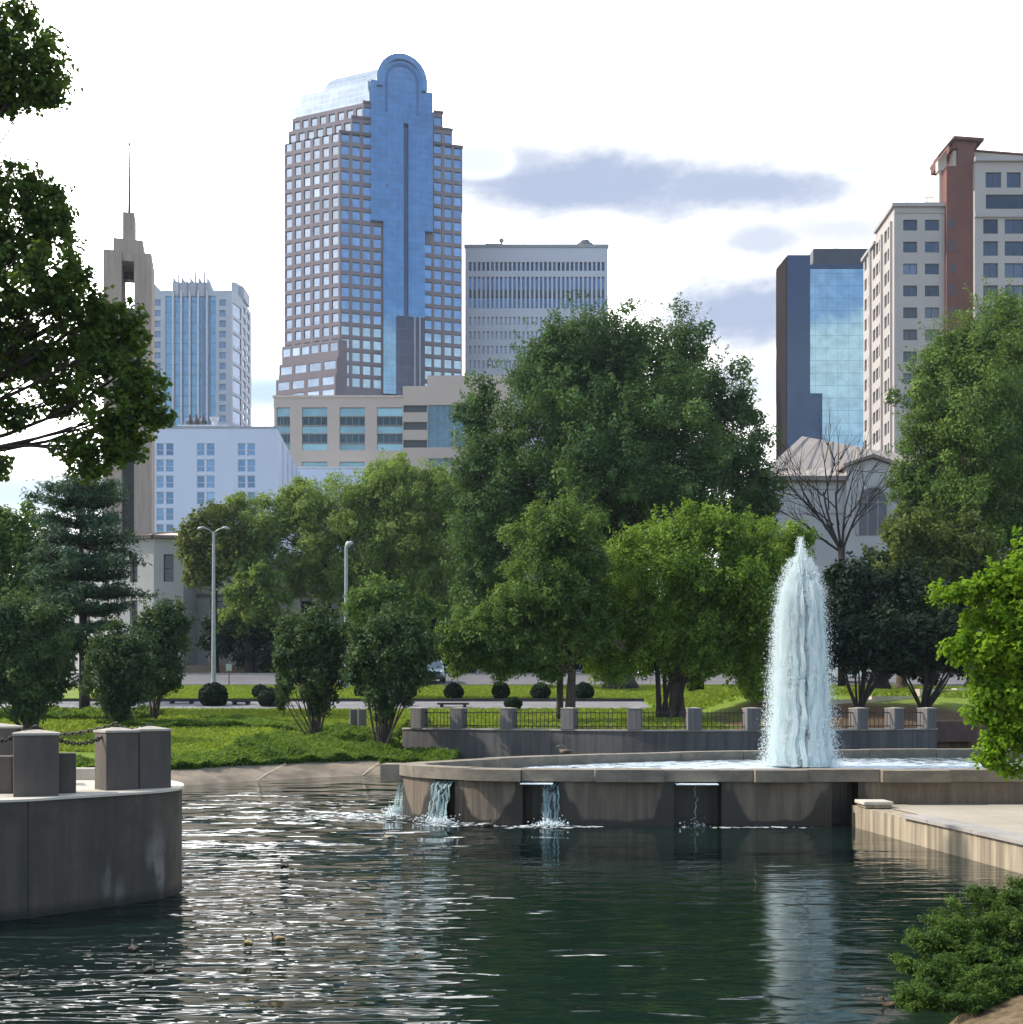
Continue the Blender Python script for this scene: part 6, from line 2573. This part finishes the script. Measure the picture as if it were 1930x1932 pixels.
# --- big leaning maple in the left foreground: trunk stands on the near bank outside the frame
tree('maple_tree', 'big dark maple overhanging from the left edge of the picture', 17.5, -330,
     [(30, 55, 55, 55), (70, 110, 65, 55), (20, 150, 60, 55), (95, 160, 45, 35), (60, 185, 40, 24), (5, 200, 26, 22),
      (40, 350, 55, 42), (90, 385, 55, 50), (40, 440, 75, 65), (110, 440, 45, 42), (60, 525, 95, 70), (130, 560, 70, 55), (180, 600, 60, 45), (240, 600, 36, 26), (100, 625, 110, 65, .4),
      (200, 660, 75, 55), (250, 640, 26, 30), (60, 690, 110, 55, .5), (215, 725, 80, 55), (275, 745, 45, 45), (300, 790, 30, 20), (215, 790, 70, 50), (250, 800, 50, 50), (190, 850, 55, 38), (165, 885, 35, 22),
      (20, 780, 55, 28, .3), (120, 760, 50, 30, .6), (0, 880, 24, 26), (-70, 400, 90, 130), (-80, 650, 100, 120), (-60, 100, 90, 110), (-150, 300, 100, 200), (240, 845, 35, 40), (130, 850, 28, 24)],
     'maple', .082, .82, 30, .20, base_z=.9, fork=.55, sub=38, subr=.21, maxn=260000, tvar=.9, up=.6, rand=.5, aspect=.9, fill=.07, bark=M_bark_dark, limbs=22, thin=.45)


# --- pine in tiers
def build_pine():
    Y = 52.0
    x = PX(160, Y)
    z0 = gz(x, Y)
    root = thing('pine_tree', 'blue green pine with flat tiered branches left of the grey civic building', 'tree', (x, Y, z0))
    rg = np.random.default_rng(77)
    mb = MB()
    ztop = PZ(905, Y)
    tr = limb(mb, (x, Y, z0 - .2), (PX(150, Y), Y, ztop), .28, .03, .01, rg, 12, 8)
    CC, OO, TT = [], [], []
    tiers = [(925, 60, 85), (950, 85, 80), (985, 70, 80), (1020, 90, 110), (1060, 80, 110), (1085, 80, 120), (1115, 90, 130), (1150, 80, 100), (1185, 90, 90), (1220, 85, 80)]
    for (py, wl, wr) in tiers:
        z = PZ(py, Y)
        nb = 13
        for k in range(nb):
            a = 2 * math.pi * k / nb + rg.normal(0, .2)
            w = (wr if math.cos(a) > 0 else wl) * (.65 + .45 * rg.random())
            L = w / F * Y
            e = (PX(150, Y) + L * math.cos(a), Y + L * math.sin(a) * .9, z + L * (.12 + .1 * rg.normal()))
            s = (PX(152, Y), Y, z - .10 * L)
            limb(mb, s, e, .06, .015, .04, rg, 4, 5)
            n = int(230 * L / 2)
            t = .25 + .78 * rg.random(n) ** .8
            c = np.array(s)[None] * (1 - t)[:, None] + np.array(e)[None] * t[:, None]
            c += rg.normal(0, 1, (n, 3)) * np.array([.26, .26, .10])
            CC.append(c)
            OO.append(np.tile(np.array([math.cos(a), math.sin(a), .3]), (n, 1)))
            TT.append(np.clip(rg.normal(.5, .25, n) + .15 * (t - .5), 0, 1))
    mb.build('trunk', M_bark_dark, root, smooth=True)
    CC, OO, TT = np.concatenate(CC), np.concatenate(OO), np.concatenate(TT)
    V, Fc, T = leaf_cloud(CC, OO, np.full(len(CC), .24), TT, .30, .5, .6, 0, 1.2, rg)
    np_mesh('needles', V, Fc, LEAF['pine'], root, tone=T)


build_pine()


# --- bare tree
def build_bare_tree():
    Y = 66.0
    x = PX(1588, Y)
    z0 = gz(x, Y)
    root = thing('bare_tree', 'leafless dark branching tree in front of the pale stone hall', 'tree', (x, Y, z0))
    rg = np.random.default_rng(5)
    mb = MB()
    zf = PZ(1035, Y)
    limb(mb, (x, Y, z0 - .2), (x, Y, zf), .24, .20, .01, rg, 6, 8)
    def grow(p, d, L, r, lev):
        d = d / np.linalg.norm(d)
        e = p + d * L
        limb(mb, p, e, r, r * .62, .05, rg, 5, 5)
        if lev == 0:
            return
        for k in range(3 if lev > 1 else 3):
            nd = d + rg.normal(0, .36, 3) + np.array([0, 0, .12])
            f = .45 + .5 * (k / 2)
            grow(p + d * L * f, nd, L * (.58 + .25 * rg.random()), r * .55, lev - 1)
    for (px, py) in ((1490, 890), (1530, 860), (1582, 850), (1600, 900), (1640, 900), (1550, 930), (1500, 960)):
        t = np.array([PX(px, Y), Y + rg.normal(0, .8), PZ(py, Y)])
        p = np.array([x, Y, zf - .2])
        dd = t - p
        grow(p, dd, np.linalg.norm(dd) * .62, .085, 3)
    mb.build('trunk', M_bark_dark, root, smooth=True)


build_bare_tree()


# --- near right tree on the deck
def build_near_tree():
    tree('lime_tree', 'bright green leafy tree at the right edge hanging over the deck', 18.6, 1985,
         [(1915, 1095, 50, 50), (1850, 1110, 45, 28), (1790, 1120, 36, 22), (1890, 1160, 60, 50), (1950, 1180, 60, 90), (1900, 1230, 65, 50), (1835, 1225, 45, 32), (1800, 1232, 26, 22), (1880, 1290, 50, 40), (1930, 1300, 60, 60),
          (1860, 1330, 45, 30), (1885, 1380, 40, 45), (1870, 1430, 35, 26), (1925, 1400, 40, 55), (1960, 1060, 60, 60), (2010, 1200, 80, 150), (2000, 1380, 60, 80), (1905, 1455, 22, 16)],
         'fresh', .088, 1.3, 40, .10, base_z=.413, fork=.45, sub=16, subr=.38, up=.5, aspect=.8, tvar=.7, fill=.25)


build_near_tree()


# --- juniper on the near bank, bottom right
def build_juniper():
    rg = np.random.default_rng(91)
    root = thing('juniper_bush', 'spreading juniper bush on the near bank in the bottom right corner', 'bush', (3.5, 7.6, .2))
    B = []
    CC, OO, TT = [], [], []
    mb = MB()
    for (px, py, rx, Y) in ((1850, 1740, 90, 8.2), (1910, 1700, 80, 8.4), (1800, 1780, 80, 8.0), (1760, 1830, 70, 7.7), (1870, 1800, 110, 7.9), (1940, 1770, 110, 8.0), (1790, 1880, 90, 7.4), (1740, 1890, 45, 7.4), (1990, 1850, 100, 7.7), (1850, 1860, 90, 7.6),
                            (1935, 1840, 60, 7.6), (1880, 1900, 60, 7.45)):
        k = Y / F
        c = np.array([PX(px, Y), Y, PZ(py, Y)])
        rr = rx * k
        for s in range(34):
            d = rg.normal(0, 1, 3)
            d[2] = abs(d[2]) * .7 + .05
            d /= np.linalg.norm(d)
            tip = c + d * rr * np.array([1.1, .8, .62]) * (.75 + .4 * rg.random())
            tip[2] -= .02
            st = c + d * rr * .15 - np.array([0, 0, rr * .25])
            limb(mb, st, tip, .007, .002, .06, rg, 3, 4)
            n = 230
            t = .3 + .7 * rg.random(n) ** .75
            p = st[None] * (1 - t)[:, None] + tip[None] * t[:, None] + rg.normal(0, .018, (n, 3)) * np.array([1.3, 1.3, .8])
            CC.append(p)
            OO.append(np.tile(d + np.array([0, 0, .2]), (n, 1)))
            TT.append(np.clip(rg.normal(.35, .2, n) + .45 * (t - .5) + .25 * rg.normal(), 0, 1))
    mb.build('twigs', M_bark, root)
    CC, OO, TT = np.concatenate(CC), np.concatenate(OO), np.concatenate(TT)
    V, Fc, T = leaf_cloud(CC, OO, np.full(len(CC), .024), TT, .38, .5, .8, 0, 1.3, rg)
    np_mesh('sprigs', V, Fc, LEAF['juniper'], root, tone=T)


build_juniper()


# --- clipped round bushes on the lawn
def round_bush(px, py, rx, ry, Y, label, cat='bush'):
    x = PX(px, Y)
    k = Y / F
    z0 = gz(x, Y)
    zc = max(PZ(py, Y), z0 + ry * k * .75)
    root = thing('clipped_bush', label, cat, (x, Y, z0), 'clipped round bushes along the path')
    rg = np.random.default_rng(int(px))
    r = np.array([rx * k, rx * k, ry * k])
    n = int(2.6 * 4 * math.pi * r[0] * r[2] / (.325 * .13 ** 2))
    q = rg.normal(0, 1, (n, 3))
    q /= np.linalg.norm(q, axis=1)[:, None]
    bump = 1 + .05 * np.sin(q[:, 0] * 7 + px) * np.cos(q[:, 2] * 6)
    c = np.array([x, Y, zc]) + q * r * (bump * (.86 + .14 * rg.random(n)))[:, None]
    V, Fc, T = leaf_cloud(c, q, np.full(n, .13), np.clip(rg.normal(.45, .25, n), 0, 1), .6, .1, .55, 0, 1, rg)
    np_mesh('foliage', V, Fc, LEAF['box'], root, tone=T)
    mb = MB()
    mb.ellipsoid((x, Y, zc), tuple(r * .84), 14, 9)  # solid dark core filling the inside of the foliage
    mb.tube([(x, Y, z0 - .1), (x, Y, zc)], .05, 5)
    mb.build('core_and_stem', surf('dark_core', (.012, .018, .010), (.02, .02, .012), 6, .95), root, smooth=True)


for args in ((402, 1313, 27, 25, 56.8, 'largest clipped round bush on the left, at the foot of the tall lamp post'),
             (490, 1305, 15, 14, 62, 'small clipped bush peeping out behind a larger one right of the lamp post'),
             (511, 1320, 25, 20, 56.5, 'wide clipped bush beside the thin sapling'),
             (682, 1308, 14, 16, 63, 'clipped bush hidden behind the left side of the vase shaped tree nearest the basin'),
             (772, 1308, 15, 16, 63, 'clipped bush half hidden behind the right side of the vase shaped tree nearest the basin'),
             (856, 1306, 18.5, 18, 61, 'clipped ball bush alone on the lawn, below the parked dark windscreen car'),
             (945, 1304, 17, 18, 61, 'clipped ball bush above the small pale bush by the third railing pillar'),
             (1020, 1306, 19, 18, 61, 'clipped ball bush just left of the slim lawn tree trunk'),
             (1102, 1305, 19, 18, 61, 'clipped ball bush just right of the slim lawn tree trunk'),
             (1312, 1310, 16, 16, 61, 'clipped bush behind the trunks of the yellow green tree'),
             (1413, 1306, 20, 22, 60, 'clipped bush left of the fountain jet under the yellow green tree'),
             (968, 1327, 17, 12, 53, 'small loose bush behind the third railing pillar')):
    round_bush(*args)


# --- low ground cover along the shore, one dense mat
def build_cover():
    rg = np.random.default_rng(8)
    CC, TT = [], []

    def patch(n, fx, fy, h):
        xs, ys = [], []
        x = fx(rg.random(n))
        y = fy(rg.random(n), x)
        z = ground(x, y)
        hh = h * (.4 + .6 * np.abs(np.sin(x * 1.7 + 1.3 * np.sin(y * 1.1))) * (.6 + .4 * np.sin(x * 4.1 + y * 3)))
        CC.append(np.stack([x, y, z + np.abs(hh) * rg.random(n) ** .6 + .02], 1))
        TT.append(np.clip(rg.normal(.42, .24, n) + .25 * np.sin(x * 1.1 + y * .7), 0, 1))
    sh = lambda x: np.interp(x, SX, SY)
    patch(60000, lambda u: -16 + u * 12.6, lambda u, x: sh(x) + 2.0 + u * (2.0 + 1.1 * np.sin(x * .6)), .42)
    patch(36000, lambda u: -9.6 + u * 6.2, lambda u, x: sh(x) + 3.2 + u * 5.6, .38)
    patch(16000, lambda u: -4.6 + u * 2.6, lambda u, x: 38.3 + u * 4.0, .50)
    patch(16000, lambda u: -24 + u * 8.0, lambda u, x: 47 + u * 4, .45)
    patch(24000, lambda u: -17 + u * 10.5, lambda u, x: 44.5 + .6 * np.sin(x) + u * (2.6 + np.sin(x * .9)), .25)
    CC = np.concatenate(CC)
    TT = np.concatenate(TT)
    k = CC[:, 2] > .2
    CC, TT = CC[k], TT[k]
    V, Fc, T = leaf_cloud(CC, np.tile(np.array([[0, -.3, .5]]), (len(CC), 1)), np.full(len(CC), .13), TT, .5, .5, .7, -.3, 1.3, rg)
    o = np_mesh('ground_cover', V, Fc, LEAF['cover'], tone=T)
    tag(o, 'dense low green ground cover plants along the left shore', 'ground cover', kind='stuff')


build_cover()


def build_grass():
    rg = np.random.default_rng(18)
    n = 130000
    x = -24 + rg.random(n) * 50
    y = 36 + rg.random(n) ** 1.3 * 40
    fy = np.interp(x, FX, FY)
    k = ((x < -4.2) | (y > fy + .4)) & ~((y > 54.6) & (y < 59.6) & (x < 7.2)) & (y < 75.6)
    k &= ~((x > 8) & (y < 49.5))
    k &= ground(x, y) > .5
    x, y = x[k], y[k]
    z = ground(x, y)
    n = len(x)
    h = .05 + .07 * rg.random(n)
    a = rg.random(n) * 6.28
    w = .035 + .05 * rg.random(n)
    V = np.stack([np.stack([x - w * np.cos(a), y - w * np.sin(a), z], 1), np.stack([x + w * np.cos(a), y + w * np.sin(a), z], 1),
                  np.stack([x + w * .6 * np.cos(a) + rg.normal(0, .03, n), y + rg.normal(0, .03, n), z + h], 1), np.stack([x - w * .6 * np.cos(a) + rg.normal(0, .03, n), y + rg.normal(0, .03, n), z + h], 1)], 1).reshape(-1, 3)
    Fc = np.arange(n * 4).reshape(n, 4)
    o = np_mesh('grass', V, Fc, leafmat('grass_blades', (.150, .230, .030), (.250, .318, .054), .4), tone=rg.random(n))
    tag(o, 'short mown lawn grass behind the pond', 'grass', kind='stuff')


build_grass()


# --- fallen leaf litter and soil clods at the near right corner come with the bank material


# ------------------------------------------------------------------ street furniture
M_galv = surf('galvanised_steel', (.33, .36, .38), (.27, .29, .31), 3, .45, metallic=.5)


def build_lamps():
    Y = 74.0
    x = PX(403, Y)
    z0 = gz(x, Y)
    r = thing('lamp_post', 'tall pale steel lamp post with two drooping arms at the left', 'lamp post', (x, Y, z0))
    mb = MB()
    zt = PZ(1003, Y)
    mb.tube([(x, Y, z0 - .1), (x, Y, z0 + .5), (x, Y, zt)], [.20, .16, .085], 10)
    mb.tube([(x, Y, z0 - .1), (x, Y, z0 + .12)], [.32, .32], 10)
    mb.build('pole', M_galv, r, smooth=False)
    for sgn in (-1, 1):
        mb = MB()
        pts = [(x, Y, zt - .1), (x + sgn * .35, Y, zt + .15), (x + sgn * .55, Y, zt + .22), (x + sgn * .72, Y, zt + .24)]
        mb.tube(pts, .05, 6)
        a = mb.build('arm', M_galv, r, smooth=True)
        mb = MB()
        mb.tube([(x + sgn * .55, Y, zt + .24), (x + sgn * .68, Y, zt + .27), (x + sgn * .95, Y, zt + .22), (x + sgn * 1.10, Y, zt + .18)], [.04, .09, .10, .04], 8)
        mb.build('lamp_head', M_galv, r, smooth=True)
    Y = 72.0
    x = PX(653, Y)
    z0 = gz(x, Y)
    r = thing('lamp_post', 'slim steel lamp post with a short single head above the fresh green tree', 'lamp post', (x, Y, z0))
    mb = MB()
    zt = PZ(1030, Y)
    mb.tube([(x, Y, z0 - .1), (x, Y, z0 + .5), (x, Y, zt)], [.20, .16, .10], 10)
    mb.build('pole', M_galv, r)
    mb = MB()
    mb.tube([(x, Y, zt - .05), (x + .10, Y, zt + .16), (x + .30, Y, zt + .2), (x + .42, Y, zt + .14)], [.10, .14, .13, .05], 8)
    mb.build('lamp_head', surf('lamp_pale', (.62, .64, .66), rough=.4), r, smooth=True)
    # sign seen from behind
    Y = 75.2
    x = PX(432, Y)
    z0 = gz(x, Y)
    r = thing('street_sign', 'small blank grey street sign on a thin post beside the tall lamp post', 'sign', (x, Y, z0))
    mb = MB()
    mb.tube([(x, Y, z0 - .1), (x, Y, PZ(1253, Y))], .035, 6)
    mb.build('post', surf('rusty_post', (.10, .08, .07)), r)
    mb = MB()
    mb.box(x - .2, x + .2, Y - .05, Y - .036, PZ(1266, Y), PZ(1253, Y))
    mb.build('sign_plate', surf('sign_back', (.45, .46, .47), rough=.4, metallic=.3), r, bevel=.004)


build_lamps()

M_bench = surf('dark_bench', (.06, .055, .05), (.045, .04, .04), 4, .8)
for px, w, Y, lab in ((343, 50, 57.8, 'dark slab bench left of the largest clipped bush'), (455, 34, 57.2, 'dark slab bench between the largest clipped bush and the sapling'),
                      (760, 44, 56.5, 'dark slab bench right of the vase shaped tree nearest the basin'), (855, 60, 55.8, 'dark slab bench on the path above the second railing pillar')):
    x = PX(px, Y)
    z = gz(x, Y)
    r = thing('slab_bench', lab, 'bench', (x, Y, z), 'slab benches on the path')
    L = w / F * Y
    mb = MB()
    mb.box(x - L / 2, x + L / 2, Y - .2, Y + .2, z + .14, z + .24)
    mb.build('seat', M_bench, r, bevel=.02)
    for s in (-1, 1):
        mb = MB()
        mb.box(x + s * L * .36 - .08, x + s * L * .36 + .08, Y - .16, Y + .16, z - .15, z + .14)
        mb.build('leg', M_bench, r)


# ------------------------------------------------------------------ cars
def build_car(name, label, px, Y, rot, paint, van=False):
    x = PX(px, Y)
    z0 = gz(x, Y) + .02
    root = thing(name, label, 'car', (x, Y, z0))
    ca, sa = math.cos(rot), math.sin(rot)

    def T(p):
        return (x + ca * p[0] - sa * p[1], Y + sa * p[0] + ca * p[1], z0 + p[2])
    W = .92
    # stations along the length (front is -y): (y, half width, z bottom, z top)
    def loft(st, name, mat, bev=.04, smooth=False):
        mb = MB()
        n = len(st)
        for (yy, w0, w1, zb, zt) in st:
            mb.v += [T((-w0, yy, zb)), T((w0, yy, zb)), T((w1, yy, zt)), T((-w1, yy, zt))]
        for k in range(n - 1):
            for q in range(4):
                a = k * 4 + q
                b = k * 4 + (q + 1) % 4
                mb.f.append((a, b, b + 4, a + 4))
        mb.f.append((3, 2, 1, 0))
        mb.f.append(tuple((n - 1) * 4 + q for q in range(4)))
        return mb.build(name, mat, root, bevel=bev, smooth=smooth)
    loft([(-2.25, .78, .70, .36, .70), (-2.12, .88, .82, .30, .86), (-1.2, .92, .88, .28, 1.00), (.9, .92, .90, .28, 1.04), (2.0, .90, .86, .30, 1.04), (2.22, .84, .78, .40, .95)], 'body', paint, .06)
    G = glass('car_glass', (.10, .14, .18), .06, metallic=.4)
    loft([(-1.15, .82, .80, .98, 1.02), (-.45, .80, .66, 1.0, 1.60), (1.3, .80, .66, 1.02, 1.64), (2.0, .80, .72, 1.0, 1.12)], 'cabin_glass', G, .03)
    loft([(-.50, .70, .66, 1.585, 1.63), (.4, .70, .66, 1.60, 1.70), (1.35, .70, .66, 1.61, 1.67)], 'roof', paint, .02)
    for s in (-1, 1):
        mb = MB()
        mb.tube([T((s * .83, -1.15, 1.0)), T((s * .69, -.47, 1.60))], .05, 5)
        mb.tube([T((s * .83, .35, 1.0)), T((s * .70, .40, 1.62))], .05, 5)
        mb.tube([T((s * .83, 1.95, 1.0)), T((s * .70, 1.32, 1.63))], .06, 5)
        mb.build('pillar', paint, root)
        mb = MB()
        mb.ellipsoid(T((s * .66, -2.16, .74)), (.17, .10, .085), 10, 6)
        mb.build('headlight', surf('lamp_glass', (.75, .78, .8), rough=.1), root, smooth=True)
        mb = MB()
        mb.ellipsoid(T((s * 1.02, -.85, 1.08)), (.12, .07, .08), 8, 5)
        mb.build('mirror', paint, root, smooth=True)
        for yy in (-1.4, 1.35):
            mb = MB()
            mb.tube([T((s * .72, yy, .33)), T((s * .94, yy, .33))], .33, 16)
            w = mb.build('wheel', surf('tyre', (.02, .02, .022), rough=.8), root)
            mb = MB()
            mb.tube([T((s * .90, yy, .33)), T((s * .955, yy, .33))], .20, 12)
            mb.build('rim', surf('alloy', (.4, .41, .42), rough=.35, metallic=.8), w)
    mb = MB()
    P = [T((-.55, -2.27, .5)), T((.55, -2.27, .5)), T((.55, -2.05, .5)), T((-.55, -2.05, .5))]
    mb.prism([(p[0], p[1]) for p in P], z0 + .52, z0 + .74)
    mb.build('grille', surf('grille_black', (.02, .022, .025), rough=.4), root)
    mb = MB()
    P = [T((-.80, -2.30, 0)), T((.80, -2.30, 0)), T((.84, -2.05, 0)), T((-.84, -2.05, 0))]
    mb.prism([(p[0], p[1]) for p in P], z0 + .32, z0 + .48)
    mb.build('bumper', surf('bumper_dark', (.05, .055, .06), rough=.5), root, bevel=.03)
    return root


build_car('parked_car', 'silver blue car facing the viewer on the street above the lawn', 813, 78.5, .12, surf('silver_blue_paint', (.30, .37, .44), (.28, .35, .42), 1, .25, metallic=.5))
build_car('parked_car', 'pale silver car half hidden by dark foliage right of the fountain jet', 1602, 79.5, 1.15, surf('pale_silver_paint', (.55, .57, .58), (.52, .54, .55), 1, .25, metallic=.4))
# small brown stump like mound on the grass
mb = MB()
x, Y = PX(1398, 57.5) + .9, 54.0
mb.tube([(x, Y, gz(x, Y) - .1), (x + .05, Y, gz(x, Y) + .12), (x + .12, Y, gz(x, Y) + .32)], [.42, .30, .06], 9)
tag(mb.build('tree_stump', M_bark, smooth=True), 'small dark stump on the grass left of the fountain jet', 'stump')


# ------------------------------------------------------------------ ducks
def duck(px, py, z, length, heading, body, head, label, breast=None, group='ducks'):
    """body, neck and head are one loft along a curved spine; wings and bill are parts"""
    Y = YG(py, z)
    x = PX(px, Y)
    s = length
    root = thing('duck', label, 'duck', (x, Y, z), group)
    ca, sa = math.cos(heading), math.sin(heading)

    def T(p):
        return Vector((x + s * (ca * p[0] - sa * p[1]), Y + s * (sa * p[0] + ca * p[1]), z + s * p[2]))
    spine = [(-.50, .15, .012, .012), (-.44, .13, .06, .035), (-.32, .10, .13, .09), (-.14, .08, .19, .135), (.06, .08, .20, .15), (.20, .10, .165, .145), (.29, .15, .115, .125), (.33, .23, .072, .085),
             (.345, .31, .056, .06), (.36, .38, .066, .065), (.385, .435, .080, .076), (.42, .45, .070, .066), (.46, .44, .040, .036), (.48, .437, .012, .01)]
    n = 14
    V, Fc, tone = [], [], []
    for k, (sx, sz, ry, rz) in enumerate(spine):
        a = spine[max(0, k - 1)]
        b = spine[min(len(spine) - 1, k + 1)]
        tx, tz = b[0] - a[0], b[1] - a[1]
        l = math.hypot(tx, tz)
        tx, tz = tx / l, tz / l
        for q in range(n):
            an = 2 * math.pi * q / n
            uy, uz = math.cos(an) * ry, math.sin(an) * rz
            V.append(T((sx - tz * uz, uy, sz + tx * uz)))
    for k in range(len(spine) - 1):
        for q in range(n):
            a = k * n + q
            b = k * n + (q + 1) % n
            Fc.append((a, b, b + n, a + n))
            tone.append(0.0 if k < 5 else (.5 if k < 7 else 1.0))
    m = bpy.data.materials.new('duck_plumage')
    m.use_nodes = True
    t = NT(m.node_tree)
    a = t.n('ShaderNodeAttribute', attribute_name='tone')
    nz = t.noise(t.n('ShaderNodeTexCoord').outputs['Object'], 60 * .2 / length, 4)
    c = t.mix(t.smooth(a.outputs['Fac'], .2, .45), rgb(*body), rgb(*(breast or body)))
    c = t.mix(t.smooth(a.outputs['Fac'], .6, .9), c, rgb(*head))
    c = t.mix(t.smooth(nz, .4, .6, 0, .55), c, rgb(*(q * .45 for q in body)))
    p = t.n('ShaderNodeBsdfPrincipled')
    t.l(c, p.inputs['Base Color'])
    p.inputs['Roughness'].default_value = .7
    t.l(p.outputs[0], t.n('ShaderNodeOutputMaterial').inputs[0])
    np_mesh('body', V, Fc, m, root, tone=tone, smooth=True)
    mb = MB()
    mb.tube([T((.455, 0, .435)), T((.50, 0, .425)), T((.56, 0, .412)), T((.60, 0, .41))], [.034 * s, .030 * s, .034 * s, .012 * s], 8)
    mb.build('bill', surf('bill_ochre', (.25, .16, .05), (.2, .12, .04), 5, .5), root, smooth=True)
    for sd in (-1, 1):
        mb = MB()
        pts = [T((.16, sd * .155, .12)), T((.0, sd * .195, .13)), T((-.2, sd * .17, .14)), T((-.40, sd * .07, .17))]
        mb.tube(pts, [.03 * s, .085 * s, .075 * s, .012 * s], 8)
        mb.build('wing', surf('wing_' + str(body), tuple(q * .7 for q in body), tuple(q * .4 for q in body), 30, .7), root, smooth=True)
    return root


TAN, DRK, PAL = (.34, .22, .10), (.05, .042, .035), (.45, .40, .32)
duck(468, 1781, -.008, .155, 2.3, (.32, .25, .10), DRK, 'tan duck swimming left of another, near the bright ripples', DRK)
duck(525, 1774, -.008, .17, 3.0, TAN, DRK, 'tan duck with dark head swimming right of another, near the bright ripples', DRK)
duck(252, 1793, -.008, .18, 2.0, DRK, DRK, 'dark duck swimming below the right end of the terrace wall')
duck(282, 1834, -.008, .18, 1.3, DRK, DRK, 'dark duck among glitter, closer than the one below the terrace')
duck(24, 1846, -.008, .16, .4, DRK, DRK, 'dark duck at the left edge of the pond below the terrace')
duck(536, 1636, -.008, .22, 2.2, DRK, DRK, 'lone dark duck in the middle of the left glitter')
duck(735, 1582, -.008, .24, 2.9, PAL, (.3, .26, .2), 'pale duck swimming left of the overflow falls')
duck(921, 1560, -.008, .26, .2, DRK, (.12, .10, .05), 'dark duck close to the basin wall between two falls')
duck(1067, 1421, 1.07, .42, 2.75, (.16, .12, .085), (.07, .065, .05), 'brown duck standing on the far rim of the basin', (.2, .15, .1))
duck(1680, 1899, -.008, .15, 3.0, (.12, .07, .04), (.09, .05, .03), 'small brown duck beside the juniper bush')


# ------------------------------------------------------------------ thin summer haze over the whole place
def build_haze():
    mb = MB()
    mb.box(-905, 905, -66, 2610, -2.2, 200)
    m = bpy.data.materials.new('haze_air')
    m.use_nodes = True
    t = NT(m.node_tree)
    v = t.n('ShaderNodeVolumePrincipled')
    v.inputs['Color'].default_value = rgb(.72, .84, 1.0)
    v.inputs['Density'].default_value = HAZE_DENSITY
    v.inputs['Anisotropy'].default_value = 0.3
    t.l(v.outputs[0], t.n('ShaderNodeOutputMaterial').inputs['Volume'])
    o = mb.build('haze', m)
    o['kind'] = 'stuff'
    o['label'] = 'thin pale summer haze between the pond and the skyline'


HAZE_DENSITY = 0.00016
build_haze()
